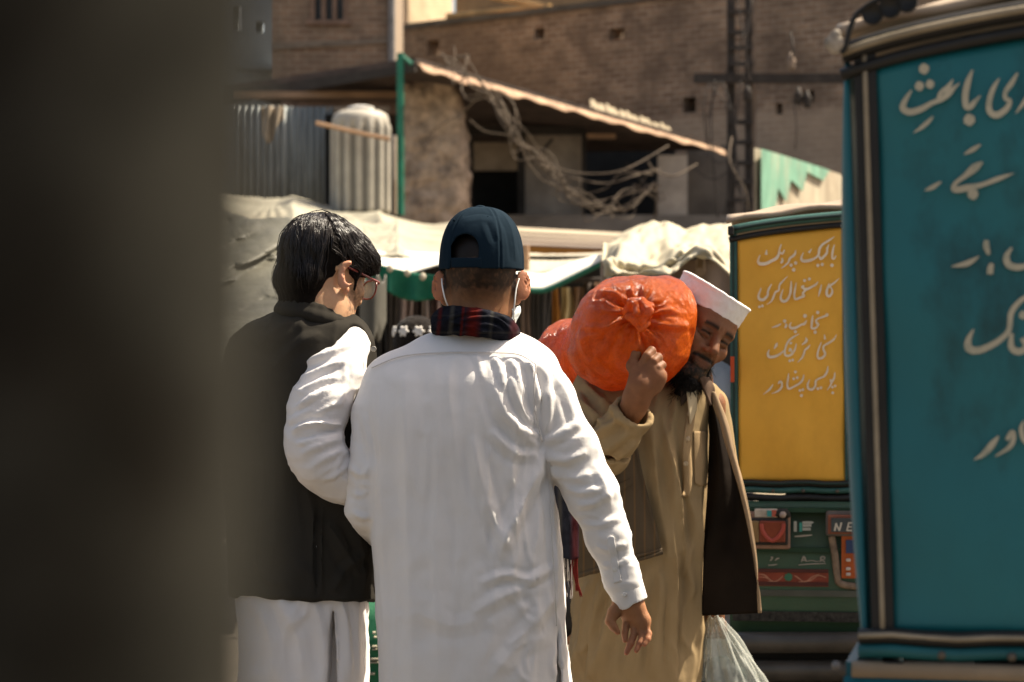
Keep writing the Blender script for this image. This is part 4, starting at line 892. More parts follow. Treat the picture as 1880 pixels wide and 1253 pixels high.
for v, r_, y_ in ((1180, .03, -.09), (1232, .03, -.085)):
    a, b = plane_hit(YT, YR, y_)(1335, v), plane_hit(YT, YR, y_)(2110, v); mb = MB(); mb.tube([a, b], r_, 14); mb.build('bumper_bar', mat('dull_bumper', (.075, .068, .058), .4, .4, 6, .2, metal=.2), yr, True)
slab('under_panel', 1345, 1145, 2100, 1330, -.03, -.0, mat('under_black', (.02, .018, .015), .8))
# a red strip of cloth down the left edge
slab('red_tape', 1341, 655, 1348, 702, -.03, -.02, mat('red_tape', (.45, .06, .015), .5))
slab('hinge', 1336, 415, 1347, 432, -.04, .01, M_blk2, bv=.004)

to = P(1551, 0, 3.03); to[2] = 0.018
trk, TT, TR, tfin, Tblk = rickshaw(to, R(-12), (M_tcan, M_tside, mat('black_band', (.014, .013, .012), .5, .3, 10, .1), mat('teal_band', (.01, .09, .1), .45, .2, 8), M_tside, M_rooftan, M_cordc), 'large teal auto rickshaw close by at the right edge, cream lettering on its rear canvas', .026, .022, ((.036, .022), (.058, .024), (.078, .026)))
th_ = plane_hit(TT, TR, -.0165)
for tx, sc__, of in ((TXT_T1[:9], 4.477, (1620, 100)), (TXT_T1[9:], 4.477, (1620, 100)), (TXT_T2[:4], 4.475, (1680, 400)), (TXT_T2[4:], 4.475, (1680, 400)), (TXT_T3, 5.22, (1680, 640))):
    lettering(tx, sc__, of, th_).build('lettering', M_chalk2, trk)
mb = MB(); hq = plane_hit(TT, TR, -.03); mb.tube([hq(*p) for p in cr([(1622, -4), (1600, 6), (1572, 28), (1560, 55), (1553, 84), (1545, 98)], 6)], .0035, 8); mb.build('tie_rope', M_blk2, trk, True)
V = Vol((.38, 2.95, 1.70), (.48, 3.1, 1.85), .003); h0 = [hq(*p) for p in ((1536, 62), (1526, 80), (1533, 92), (1543, 80))]
V.chain([(h0[0], .006), (h0[1], .0075), (h0[2], .0055)], .006); V.cone(h0[2], h0[3], .005, .006, .006); v_, q_ = V.mesh(2); link_mesh('rag_knot', v_, q_, mat('dirty_rag', (.28, .24, .19), .8, .5, 60), trk)
mb = MB(); c = plane_hit(TT, TR, -.03)(1535, 1222); mb.lathe([(.002, -.014), (.005, -.011), (.006, -.004), (.005, .004), (.003, .014)], c, 12, axis=1); mb.build('snap_hook', mat('dull_steel', (.12, .11, .10), .5, metal=.3), trk, True)
mb = MB(); a, b = TT(.01, -.014, .985), TT(1.25, -.014, .985); mb.tube([a, b], .011, 8); mb.build('lower_edge', mat('tan_edge', (.26, .19, .12), .7), trk, True)
# ------------------------------------------------------------ people: shared sculpting
def add_head(V, c, Rm, sc=1.0, jaw=1.0, flare=48, es=1.0, lid=0., ef=0., crown=.083):
    c = np.array(c, float); W = lambda *p: c + Rm @ (np.array(p, float) * sc)
    E = lambda p, r, k=.02, mode='add', L=None: V.ell(W(*p), np.array(r) * sc, Rm if L is None else Rm @ L, k, mode)
    C = lambda a, b, ra, rb, k=.015, mode='add': V.cone(W(*a), W(*b), ra * sc, rb * sc, k, mode)
    E((0, -.018, .035), (.075, .094, crown), 0.0)
    E((0, .028, -.035), (.062 * jaw, .060, .088), .03)
    E((0, .052, .035), (.058, .040, .045), .03)                                   # forehead
    C((0, .072, -.105), (0, .074, -.098), .021, .021, .03)
    for s in (-1, 1):
        C((s*.052*jaw, .0, -.062), (s*.022, .066, -.108), .016, .015, .03)
        E((s*.043, .062, -.026), (.021, .022, .019), .025)
        C((s*.012, .088, .021), (s*.042, .076, .019), .010, .008, .016)            # brow
        E((s*.031, .096, .001), (.017, .014, .011), .016, 'sub')
        E((s*.031, .074, .0), (.014, .0135, .0125), .004)
        C((s*.018, .0875, .0045 + lid), (s*.043, .080, .003 + lid), .0042, .0042, .004)         # upper lid
        C((s*.019, .0865, -.005 - lid*.6), (s*.042, .079, -.005 - lid*.6), .0038, .0038, .004)
        C((s*.020, .085, -.040), (s*.032, .076, -.062), .008, .006, .016)           # cheek fold
        a = R(flare); o_ = .019*es; L = np.array([[math.cos(a), s*math.sin(a), 0], [-s*math.sin(a), math.cos(a), 0], [0, 0, 1]])
        # ear: flaring plate with a hollow and a rim
        ex, ey = s*(.0725 + o_*math.sin(a)), ef - .004 - o_*math.cos(a)
        E((ex, ey, -.006), (.0060, .0195*es, .0325*es), .006, 'add', L)
        E((ex + s*.0075*math.cos(a), ey + .0075*math.sin(a), -.003), (.0062, .0125*es, .0215*es), .004, 'sub', L)
        E((s*.079, ef - .006, -.036), (.006, .010, .010), .006, 'add')
        C((s*.0165, .096, -.036), (s*.034, .080, -.066), .0030, .0034, .005, 'sub')
        C((s*.006, .099, .018), (s*.0065, .101, .030), .0018, .0018, .004, 'sub')
        C((s*.022, .086, -.0145), (s*.044, .077, -.010), .0022, .0022, .004, 'sub')
    for zf in (.046, .056): C((-.034, .081 - (zf-.046)*.3, zf - .002), (.034, .081 - (zf-.046)*.3, zf - .002), .0018, .0018, .004, 'sub')
    C((0, .090, .006), (0, .110, -.032), .0085, .0125, .012)
    for s in (-1, 1): E((s*.0125, .098, -.037), (.0085, .010, .0075), .006)
    C((-.021, .088, -.066), (.021, .088, -.066), .0058, .0058, .006); C((-.018, .087, -.075), (.018, .087, -.075), .0066, .0066, .006)
    C((-.022, .096, -.0705), (.022, .096, -.0705), .0022, .0022, .004, 'sub')

def headlocal(Vt, c, Rm, sc=1.0): return (Vt - np.array(c)) @ Rm / sc

SKIN = dict(rough=.55, var=.16, scale=34, bump=.3, bscale=260, bdist=.0012, sss=.28, spec=.2)
M_skin_a = mat('warm_brown_skin', (.31, .145, .068), **SKIN, attr=[('hair', (.009, .006, .004)), ('pink', (.36, .12, .08))])
M_skin_b = mat('fair_skin', (.50, .29, .165), **SKIN, attr=[('hair', (.035, .022, .014)), ('pink', (.45, .16, .11))])
M_skin_c = mat('tanned_skin', (.32, .15, .075), **SKIN, attr=[('hair', (.014, .010, .008)), ('pink', (.22, .075, .05))])

def person(label, x, y):
    return empty('person', (x, y, 0), label, 'person')

def legs(V, cx, cy, hip, gap=.1, ang=0, r=.055):
    for s in (-1, 1):
        x, y = cx + s*gap*math.cos(ang), cy + s*gap*math.sin(ang)
        V.chain([((x, y, hip), r), ((x, y, .50), .048), ((x, y + .02, .10), .04)], .03)
        f = np.array([-math.sin(ang), math.cos(ang)]); V.cone((x, y + .02, .05), (x + f[0]*.14, y + f[1]*.14, .04), .042, .032, .02)

def bump_noise(v, q, amp, sc, seed, oct_=3):
    n = vnormals(v, q); return v + n * (noise3(v, sc, seed, oct_)[:, None] * amp)

def cloth_mat(name, col, rough=.85, weave=900, wr=.35, transl=.0, var=.05, stripe=None, sheen=.0, spec=.05):
    m = mat(name, col, rough, var, 5, wr, 26, .006, spec=spec, transl=transl, sheen=sheen)
    nt = m.node_tree; n = nt.nodes; l = nt.links; b = n['Principled BSDF']
    tc = [x for x in n if x.type == 'TEX_COORD'][0]
    w = n.new('ShaderNodeTexNoise'); w.inputs['Scale'].default_value = weave; w.inputs['Detail'].default_value = 2
    l.new(tc.outputs['Object'], w.inputs['Vector'])
    b0 = [x for x in n if x.type == 'BUMP'][0]
    wm = n.new('ShaderNodeMapping'); wm.inputs['Scale'].default_value = (7, 4, 2.6); wm.inputs['Rotation'].default_value = (0, .5, .2); l.new(tc.outputs['Object'], wm.inputs[0])
    wr_ = n.new('ShaderNodeTexNoise'); wr_.noise_type = 'RIDGED_MULTIFRACTAL'; wr_.inputs['Scale'].default_value = 1.3; wr_.inputs['Detail'].default_value = 3; wr_.inputs['Distortion'].default_value = .8; l.new(wm.outputs[0], wr_.inputs['Vector'])
    b1 = n.new('ShaderNodeBump'); b1.inputs['Strength'].default_value = .55; b1.inputs['Distance'].default_value = .006; l.new(wr_.outputs[0], b1.inputs['Height']); l.new(b1.outputs[0], b0.inputs['Normal'])
    b2 = n.new('ShaderNodeBump'); b2.inputs['Strength'].default_value = .18; b2.inputs['Distance'].default_value = .0006
    l.new(w.outputs[0], b2.inputs['Height']); l.new(b0.outputs[0], b2.inputs['Normal']); l.new(b2.outputs[0], b.inputs['Normal'])
    return m

M_white_cotton = cloth_mat('white_cotton', (.75, .73, .71), transl=.06, wr=.3)
M_white_cotton2 = cloth_mat('white_cotton_warm', (.75, .72, .70), transl=.06, wr=.3)

def button(name, u, v, Y, r, m, parent, tilt=(0, -1, 0)):
    c = P(u, v, Y); mb = MB(); mb.lathe([(r*.3, -.0016), (r*.85, -.0022), (r, -.001), (r, .0012)], c, 14, axis=1); return mb.build(name, m, parent, True)

from mathutils.bvhtree import BVHTree
def tracer(v, q):
    t = BVHTree.FromPolygons(v.tolist(), q.tolist()); o = Vector((0, 0, HC))
    def hit(u, w, lift=.001):
        d = (Vector(P(u, w, 1.)) - o).normalized(); loc, nor, i, dist = t.ray_cast(o, d)
        return None if loc is None else np.array(loc) + np.array(nor)*lift
    return hit
def patch(name, hit, fn, nu, nv, m, parent, lift=.0025, th=.003):
    G = [[hit(*fn(i/(nu-1), j/(nv-1)), lift) for j in range(nv)] for i in range(nu)]
    G = np.array(G)
    for _ in range(3): G[1:-1] = (G[:-2] + 2*G[1:-1] + G[2:])/4; G[:, 1:-1] = (G[:, :-2] + 2*G[:, 1:-1] + G[:, 2:])/4
    mb = MB(); mb.sheet(lambda u, v: G[int(round(u*(nu-1)))][int(round(v*(nv-1)))], nu, nv, th); return mb.build(name, m, parent, True)
def seam(name, pts, Y, obj_v, r, m, parent, lift=.001, side=-1):
    """thin stitched line lying on a garment's surface"""
    line = cr(pts, 10); u = 940 + obj_v[:, 0]/obj_v[:, 1]*F; v = V0 - (obj_v[:, 2]-HC)/obj_v[:, 1]*F; out = []
    front = np.where(np.abs(obj_v[:, 1] - Y) < .35)[0]
    for p in line:
        d = (u[front]-p[0])**2 + (v[front]-p[1])**2; k = front[np.argsort(d)[:24]]
        y = obj_v[k, 1]; y = np.min(y) if side < 0 else np.max(y)
        out.append(P(p[0], p[1], y - lift))
    ys = np.array([o[1] for o in out]); ker = np.ones(5)/5; ys2 = np.convolve(np.pad(ys, 2, mode='edge'), ker, 'valid')
    out = [P(p[0], p[1], y) for p, y in zip(line, ys2)]
    mb = MB(); mb.tube(out, r, 6); return mb.build(name, m, parent, True), out

# ============================================================ the capped man in white, seen from behind
YA = 5.1; SA = F / YA
pa = person('man from behind in white kameez, navy cap and plaid scarf, right hand hanging open', P(862, 0, YA)[0], YA)
hcA = P(884, 522, YA + .035); RA = rot(R(-6), R(-10), R(0))
V = Vol((-.42, 4.80, 0), (.34, 5.45, 1.75), .0045, [(0, .70, .02), (.70, .90, .0024), (.90, 1.34, .010), (1.34, 1.74, .0036)], xb=[(-.42, -.17, .008), (-.17, .05, .0036), (.05, .155, .008), (.155, .31, .0024), (.31, .34, .008)], yb=[(4.80, 4.99, .008), (4.99, 5.10, .0026), (5.10, 5.27, .0038), (5.27, 5.45, .008)])
add_head(V, hcA, RA, flare=60, es=1.03)
V.chain([(P(882, 545, YA + .02), .062), (P(878, 600, YA + .02), .056), (P(872, 660, YA + .02), .058)], .03)
rowsA = [(640, 868, 120, .07), (670, 862, 150, .09), (720, 852, 155, .105), (850, 843, 150, .11), (1000, 857, 150, .11), (1150, 868, 150, .11), (1250, 872, 145, .11)]
V.torso([(P(0, v, YA)[2], P(cx, 0, YA)[0], a/SA, YA + .01, b, 2.3) for v, cx, a, b in rowsA], .03)
legs(V, P(868, 0, YA)[0], YA, .78, .095)
armA = [P(985, 716, YA), P(1085, 905, YA - .03), P(1147, 1098, YA - .035)]
V.chain([(armA[0], .040), (armA[1], .034), (armA[2], .026)], .02)
laA = [P(724, 708, YA + .015), P(686, 860, YA - .02), P(680, 930, YA - .015), P(722, 985, YA + .24)]
V.chain([(laA[0], .036), (laA[1], .032), (laA[2], .030), (laA[3], .026)], .015)
# open right hand: palm to the back, thumb towards the thigh
H = lambda pts, k=.006: V.chain([(P(u, v, YA + dy), r) for u, v, dy, r in pts], k)
V.cone(P(1149, 1096, YA - .035), P(1158, 1118, YA - .038), .0235, .023, .012)
H([(1147, 1112, -.038, .019), (1152, 1132, -.036, .0135)], .010)
H([(1168, 1114, -.042, .020), (1181, 1140, -.046, .0140), (1184, 1152, -.05, .0105)], .012)
H([(1158, 1120, -.034, .018), (1168, 1144, -.038, .0125)], .012)
H([(1140, 1110, -.036, .017), (1127, 1126, -.048, .0135), (1120, 1141, -.054, .0098), (1126, 1151, -.058, .0084), (1134, 1161, -.060, .0062)], .005)   # thumb
H([(1152, 1132, -.034, .0088), (1149, 1150, -.042, .0078), (1147, 1164, -.050, .0074), (1147, 1176, -.056, .0056)], .0022)                         # index
H([(1163, 1142, -.036, .0088), (1165, 1163, -.046, .0080), (1158, 1182, -.057, .0076), (1150, 1199, -.064, .0056)], .0022)                        # middle
H([(1175, 1148, -.044, .0085), (1180, 1165, -.054, .0078), (1175, 1181, -.064, .0074), (1168, 1195, -.071, .0055)], .0022)                        # ring
H([(1184, 1150, -.050, .0078), (1191, 1164, -.058, .0070), (1189, 1174, -.067, .0066), (1183, 1184, -.074, .0050)], .0022)                        # little
v_, q_ = V.mesh(2)
hl_ = headlocal(v_, hcA, RA)
nn = noise3(v_, 160, 5, 2)
buzz = np.clip((hl_[:, 2] + .055 - .02*np.clip(hl_[:, 1]*8, -1, 1)) / .05, 0, 1) * (np.abs(hl_[:, 0]) < .0795) * np.clip((.045 - hl_[:, 1]) / .02, 0, 1) * (hl_[:, 2] > -.12)
hair = np.clip(buzz * (.93 + .18 * nn), 0, .95)
stub = np.clip((.0 - hl_[:, 2]) / .03, 0, 1) * np.clip((hl_[:, 1] - .01) / .03, 0, 1) * (hl_[:, 2] > -.14) * .5
hair = np.maximum(hair, stub * (.8 + .3*nn))
zt_ = (HC - (1200 - V0)/F*YA, HC - (1145 - V0)/F*YA)
pink = np.clip((zt_[1] - v_[:, 2]) / .06, 0, 1) * (v_[:, 2] > .6) * (v_[:, 2] < .95) * (v_[:, 0] > .15) * .45
ear = (np.abs(hl_[:, 0]) > .0795) * (np.abs(hl_[:, 2]) < .06) * (np.abs(hl_[:, 1]) < .06); hair[ear > 0] = 0; hair[(hl_[:, 2] > .035) & (hl_[:, 1] < .05)] = 1.0; pink = np.maximum(pink, ear * .35)
link_mesh('body', v_, q_, M_skin_a, pa, attrs={'hair': hair, 'pink': pink})

# kameez
V = Vol((-.42, 4.85, .40), (.34, 5.40, 1.47), .0052)
rowsK = [(597, 877, 60, .058, .020), (606, 877, 70, .066, .020), (618, 874, 98, .076, .018), (632, 870, 124, .088, .014), (650, 866, 148, .100, .010), (674, 861, 165, .112, .006), (705, 855, 172, .122, .002), (760, 846, 171, .130, 0), (830, 842, 168, .134, 0), (900, 845, 170, .133, 0),
         (960, 850, 174, .136, 0), (1030, 858, 174, .140, 0), (1100, 864, 174, .145, 0), (1180, 869, 173, .15, 0), (1260, 874, 175, .155, 0), (1400, 880, 180, .165, 0), (1500, 884, 184, .17, 0)]
V.torso([(P(0, v, YA)[2], P(cx, 0, YA)[0], a/SA, YA + .01 + dy, b, 2.5) for v, cx, a, b, dy in rowsK], 0)
V.chain([(P(972, 700, YA + .005), .056), (P(1002, 742, YA), .061), (P(1049, 824, YA - .02), .0555), (P(1087, 905, YA - .03), .050), (P(1116, 985, YA - .034), .0415), (P(1141, 1060, YA - .035), .0335), (P(1150, 1093, YA - .035), .032)], .03)
V.chain([(P(722, 702, YA + .015), .060), (P(700, 760, YA + .0), .058)], .03); V.chain([(P(700, 760, YA + .0), .058), (P(684, 860, YA - .02), .052), (P(676, 935, YA - .02), .0455), (P(694, 966, YA + .08), .043), (P(724, 985, YA + .24), .036)], .008)
# side slit on the right, hollow hem
V.func(lambda X, Y, Z: np.maximum(np.maximum(np.abs(X - (P(1022, 0, YA)[0] + .0 + (Z - .8)*-.02)) - .0055*np.clip((.83 - Z)/.1, 0, 1), (YA - .16) - Y), Y - (YA - .02)) + (Z > .825)*.02, (.0, 4.85, .39), (.2, 5.2, .84), .004, 'sub')
vk, qk = V.mesh(3)
nk = vnormals(vk, qk)
FA = [  # (line, half width px, height mm)
 ([(700, 700), (703, 900), (712, 1250)], 16, 3.0), ([(742, 690), (748, 850), (750, 1000), (760, 1253)], 20, 3.2), ([(800, 660), (806, 800), (800, 980), (806, 1250)], 19, 2.6),
 ([(828, 655), (824, 720), (832, 800), (840, 960)], 11, 2.6), ([(868, 760), (872, 880), (866, 1050), (872, 1253)], 17, 2.6), ([(770, 740), (776, 850), (772, 1000)], 10, 1.6),
 ([(993, 822), (980, 871), (954, 934), (930, 978), (918, 1030)], 14, 6.5), ([(868, 800), (880, 870), (900, 940), (930, 1012)], 12, 4.2), ([(905, 700), (925, 760), (960, 800), (990, 822)], 13, 4.5),
 ([(940, 690), (952, 740), (975, 790)], 9, 3.6), ([(900, 790), (940, 830), (985, 838)], 10, 4.0), ([(930, 760), (960, 790), (992, 800)], 7, 3.0),
 ([(1002, 850), (1010, 930), (1014, 1010), (1020, 1090)], 7, 3.4), ([(985, 860), (986, 950), (975, 1040)], 10, 2.8),
 ([(880, 1075), (925, 1058), (975, 1064), (1014, 1040)], 9, 4.6), ([(868, 1128), (917, 1100), (985, 1070)], 12, 4.0), ([(930, 1190), (985, 1140), (1018, 1090)], 12, 3.6), ([(900, 1250), (950, 1190), (1000, 1170)], 14, 3.0), ([(760, 1120), (830, 1150), (900, 1130)], 14, 1.8),
 ([(905, 655), (918, 680), (926, 720)], 6, 3.5), ([(935, 660), (950, 690), (958, 725)], 5, 3.2), ([(965, 664), (978, 690), (983, 740)], 6, 4.2), ([(990, 670), (1004, 700), (1006, 760), (1000, 800)], 7, 4.0),
 ([(870, 652), (880, 670), (886, 700)], 6, 2.4),
 # sleeve
 ([(1000, 812), (1030, 800), (1070, 775)], 8, 4.0), ([(1004, 838), (1040, 846), (1080, 830)], 8, 4.2), ([(1006, 862), (1050, 880), (1098, 868)], 9, 4.0), ([(1018, 690), (1040, 730), (1060, 790)], 8, 3.2),
 ([(1024, 880), (1060, 905), (1110, 900)], 8, 3.8), ([(1058, 930), (1090, 925), (1122, 905)], 7, 3.2), ([(1066, 960), (1100, 966), (1136, 950)], 7, 2.8), ([(1090, 1000), (1114, 1010), (1148, 998)], 6, 2.6), ([(1104, 1040), (1130, 1036), (1160, 1026)], 5, 2.4), ([(1090, 850), (1108, 890), (1118, 930)], 7, 2.6),
 ([(668, 760), (676, 830), (668, 900)], 7, 2.8), ([(645, 940), (664, 950), (680, 948)], 6, 3.2), ([(642, 860), (660, 872), (676, 868)], 6, 2.6), ([(644, 905), (662, 910), (678, 900)], 5, 2.4)]
vk = folds(vk, nk, FA, YA, gain=1.25); vk = bump_noise(vk, qk, .0028, 12, 3)
uk = 940 + vk[:, 0]/vk[:, 1]*F; wk = V0 - (vk[:, 2] - HC)/vk[:, 1]*F; nk = vnormals(vk, qk)
slv = np.clip((uk - (1000 + .32*np.clip(wk - 820, 0, 400)))/12, 0, 1)*(wk > 690); lsl = np.clip((684 - uk)/8, 0, 1)*(wk < 1000)*(wk > 690)
body_ = np.clip(1 - slv - lsl, 0, 1)
vk = drape(vk, nk, .0055, (19, 9, 1.6), 4, body_*np.clip((wk - 660)/160, 0, 1)); vk = drape(vk, nk, .0045, (26, 9, 9), 15, body_*np.clip((uk - 860)/100, 0, 1)*np.clip((wk - 650)/30, 0, 1))
vk = drape(vk, nk, .0030, (14, 14, 30), 6, np.maximum(slv, lsl)*np.clip((wk - 740)/60, .3, 1)); vk = relax(vk, qk, 1)
kz = link_mesh('kameez', vk, qk, M_white_cotton, pa)
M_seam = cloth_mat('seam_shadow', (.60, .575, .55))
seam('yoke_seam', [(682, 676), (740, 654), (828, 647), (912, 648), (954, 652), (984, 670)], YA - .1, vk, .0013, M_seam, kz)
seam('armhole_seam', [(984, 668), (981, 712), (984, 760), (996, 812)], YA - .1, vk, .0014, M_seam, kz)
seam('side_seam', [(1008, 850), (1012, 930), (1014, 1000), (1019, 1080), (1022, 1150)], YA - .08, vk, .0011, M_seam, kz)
# cuff, sleeve placket, buttons
V = Vol((.18, 4.95, .80), (.34, 5.18, 1.05), .0024)
a, b = P(1146, 1070, YA - .035), P(1158, 1104, YA - .035)
V.cone(a, b, .0385, .0360, 0); d_ = (b - a)/np.linalg.norm(b - a)
V.func(lambda X, Y, Z: np.maximum(((X-a[0])*-d_[0] + (Y-a[1])*-d_[1] + (Z-a[2])*-d_[2]), ((X-b[0])*d_[0] + (Y-b[1])*d_[1] + (Z-b[2])*d_[2])) - 0.0, (.18, 4.95, .80), (.34, 5.18, 1.05), 0, 'add') if False else None
f_ = V.f; X, Y_, Z = V.grid((slice(None),)*3)
s_ = (X-a[0])*d_[0] + (Y_-a[1])*d_[1] + (Z-a[2])*d_[2]; L_ = np.linalg.norm(b-a)
V.f = np.maximum(f_, np.maximum(-s_ + .002, s_ - L_ - .004 - .012*np.clip(((YA-.05) - Y_)*40, 0, 1)*np.clip((a[0] + .018 - X)*60, 0, 1))).astype(np.float32)
V.cone(a - d_*.02, b + d_*.05, .0305, .0290, .002, 'sub')
v_, q_ = V.mesh(2); link_mesh('cuff', v_, q_, M_white_cotton, kz)
hk = tracer(vk, qk)
patch('placket', hk, lambda u, v: (1114 + 14*v + 13*u - 2*math.sin(math.pi*u)*0, 990 + 82*v - 4*u - (5*math.sin(math.pi*u))*(1-v)), 7, 24, M_white_cotton, kz, .0028, .0025)
M_btn = mat('pearl_button', (.75, .72, .66), .25, .1, 5, 0, spec=.6)
button('button', 1129, 1046, hk(1129, 1046)[1] - .003, .0052, M_btn, kz); button('button', 1146, 1092, YA - .0745, .0055, M_btn, kz)
# shalwar below
V = Vol((-.35, 4.9, .06), (.2, 5.3, .72), .012)
for s in (-1, 1): V.chain([((P(868, 0, YA)[0] + s*.08, YA, .64), .08), ((P(868, 0, YA)[0] + s*.1, YA, .4), .11), ((P(868, 0, YA)[0] + s*.1, YA + .01, .12), .07)], .02)
v_, q_ = V.mesh(2); link_mesh('shalwar', bump_noise(v_, q_, .008, 9, 4), q_, M_white_cotton2, pa)

# navy cap
M_cap = cloth_mat('navy_twill', (.0075, .0165, .026), .9, 700, .3, var=.12)
cc = P(884, 497, YA + .035); RC = rot(R(-8), R(-2), R(1)); Cw = lambda *p: cc + RC @ np.array(p, float)
V = Vol(cc - [.12, .2, .05], cc + [.12, .24, .17], .0026)
V.ell(cc, (.0885, .106, .134), RC, 0, 'add', 2.55)
V.f = np.maximum(V.f, -(V.grid((slice(None),)*3)[2] - cc[2] + .0 + 0*V.f)).astype(np.float32)
V.ell(Cw(0, 0, -.002), (.0835, .101, .129), RC, .001, 'sub', 2.55)
X, Y_, Z = V.grid((slice(None),)*3); lx = (X-cc[0])*RC[0, 0] + (Y_-cc[1])*RC[1, 0] + (Z-cc[2])*RC[2, 0]; ly = (X-cc[0])*RC[0, 1] + (Y_-cc[1])*RC[1, 1] + (Z-cc[2])*RC[2, 1]; lz = (X-cc[0])*RC[0, 2] + (Y_-cc[1])*RC[1, 2] + (Z-cc[2])*RC[2, 2]
arch = np.maximum(np.sqrt((lx + .021)**2 + np.maximum(lz - .040, 0)**2) - .0295, ly + .02)
V.f = np.maximum(V.f, -arch).astype(np.float32)
v_, q_ = V.mesh(2); lv = (v_ - cc) @ RC; nv = vnormals(v_, q_)
ang = np.arctan2(lv[:, 0], -lv[:, 1]); d = np.zeros(len(v_))
for k in range(6):                                                         # six stitched panels
    da = np.abs((ang - (k + .5) * math.pi/3 + math.pi) % (2*math.pi) - math.pi); w = da * np.hypot(lv[:, 0], lv[:, 1])
    d += -.0016*np.exp(-(w/.0018)**2) + .0010*np.exp(-((w-.005)/.003)**2)
v_ = v_ + nv * d[:, None]
v_ = folds(v_, nv, [([(893, 405), (900, 425), (908, 448)], 6, -1.4), ([(920, 390), (938, 425), (946, 480)], 5, 2.0), ([(830, 400), (818, 440), (815, 480)], 6, 1.6), ([(850, 398), (880, 392), (910, 398)], 7, -1.2)], YA)
cp = link_mesh('cap', v_, q_, M_cap, pa)
V = Vol(cc - [.1, .16, .03], cc + [.1, .0, .06], .0024)
V.ell(Cw(0, 0, -.001), (.0890, .1075, .136), RC, 0, 'add', 2.55); V.ell(Cw(0, 0, -.003), (.0845, .102, .131), RC, .001, 'sub', 2.55)
X, Y_, Z = V.grid((slice(None),)*3); lx = (X-cc[0])*RC[0, 0] + (Y_-cc[1])*RC[1, 0]; lz = Z - cc[2]; ly = (X-cc[0])*RC[0, 1] + (Y_-cc[1])*RC[1, 1]
V.f = np.maximum(V.f, np.maximum(np.maximum(np.abs(lx + .016) - .0335, np.abs(lz - .013) - .0105), ly + .03)).astype(np.float32)
v_, q_ = V.mesh(2); link_mesh('strap', v_, q_, M_cap, cp)
mb = MB(); t = Cw(-.004, -.012, .131); mb.lathe([(.012, -.002), (.0125, .002), (.009, .0055), (.003, .0068)], t, 16); mb.build('top_button', M_cap, cp, True)
mb = MB(); mb.sheet(lambda u, v: Cw((u - .5)*.165*(1 - .12*v), .085 + .085*v*(1 - (2*u-1)**2*.45) - .03*(2*u-1)**2, .002 - .018*(2*u-1)**2 - .012*v), 24, 12, .004); mb.build('brim', M_cap, cp, True)
for (x_, z_) in ((.022, .107), (-.05, .10)):
    mb = MB(); mb.lathe([(.0015, -.0012), (.003, -.0008), (.003, .001)], Cw(x_, -.071, z_), 10, axis=1); mb.build('eyelet', M_cap, cp, True)

# mask and its loops
M_mask = mat('mask_blue', (.48, .66, .66), .7, .1, 30, .3, 200, .001, transl=.2); M_loop = mat('white_elastic', (.78, .75, .7), .7, .1, 30, .2)
Ha = lambda *p: hcA + RA @ np.array(p, float)
mb = MB(); mb.sheet(lambda u, v: Ha(.066*math.sin((u-.5)*2.2)*(1 + .05*math.sin(v*40)), .012 + .108*math.cos((u-.5)*2.3)**1.0 + .004*math.sin(v*25), -.025 - .085*v - .012*math.sin(u*3.14)*v), 40, 24, .0025); mk = mb.build('face_mask', M_mask, pa, True)
mb = MB(); mb.tube(cr([P(953, 512, YA - .01), P(948, 530, YA - .022), P(945, 555, YA - .03), P(943, 580, YA - .02), P(946, 592, YA + .01)], 8), .0016, 6); mb.build('ear_loop', M_loop, mk, True)
mb = MB(); mb.tube(cr([P(811, 512, YA - .01), P(812, 525, YA - .026), P(816, 545, YA - .036), P(822, 562, YA - .030)], 8), .0016, 6); mb.build('ear_loop', M_loop, mk, True)
mb = MB(); mb.sheet(lambda u, v: P(940 + 14*u - 6*v + 3*math.sin(v*6), 568 + 14*u*0 + 40*v - 6*u, YA + .0 + .03*u + .004*math.sin(v*20)), 8, 12, .002); mb.build('mask_edge', mat('mask_white', (.72, .76, .74), .7), mk, True)

# plaid scarf round the neck with one fringed end hanging in front
V = Vol(P(790, 640, 4.95) + [0, 0, -.05], P(970, 540, 5.28), .003)
ring = []
for k in range(25):
    a_ = -math.pi/2 + 2*math.pi*k/24; back = (1 - math.sin(a_))/2
    ring.append((P(870 + 4*math.cos(a_), 611 - 21*back - 14*math.sin(a_*1) *0, YA + .012) + [.066*math.cos(a_), .078*math.sin(a_), -.008*math.cos(a_)], .018 + .0065*back))
V.chain(ring, .012)
ring2 = [(p + np.array([0, -.001, -.009]) + (p - P(874, 607, YA)) * np.array([.10, .08, 0]), .0165) for p, r in ring]
V.chain(ring2, .014)
v_, q_ = V.mesh(2); nv = vnormals(v_, q_)
v_ = folds(v_, nv, [([(806, 606), (830, 585), (870, 574)], 4, 3), ([(812, 615), (850, 596), (900, 590), (935, 606)], 4, -3), ([(880, 572), (915, 588), (940, 612)], 4, 2.5), ([(830, 618), (880, 608), (930, 616)], 3, 2), ([(805, 600), (850, 580), (905, 580), (942, 600)], 3, -3.5), ([(820, 590), (860, 600), (900, 612)], 3, 3)], YA); v_ = bump_noise(v_, q_, .003, 30, 4)
u = 940 + v_[:, 0]/v_[:, 1]*F; w_ = V0 - (v_[:, 2]-HC)/v_[:, 1]*F
sk = u + (w_ - 595)*.10
bnd = lambda x, c, w: np.clip(1.3 - np.abs(x - c)/w, 0, 1)
red = np.clip(bnd(sk, 868, 13) + bnd(sk, 848, 2.5) + .35*bnd(sk, 945, 9) + bnd(sk, 806, 4)*.6, 0, 1); red *= 1 - .6*bnd(w_, 588, 2.5)
gry = np.clip(bnd(sk, 828, 4.5) + .7*bnd(sk, 902, 3.5) + .5*bnd(w_, 611, 2.2) + .35*bnd(w_, 580, 1.5), 0, 1)*.7
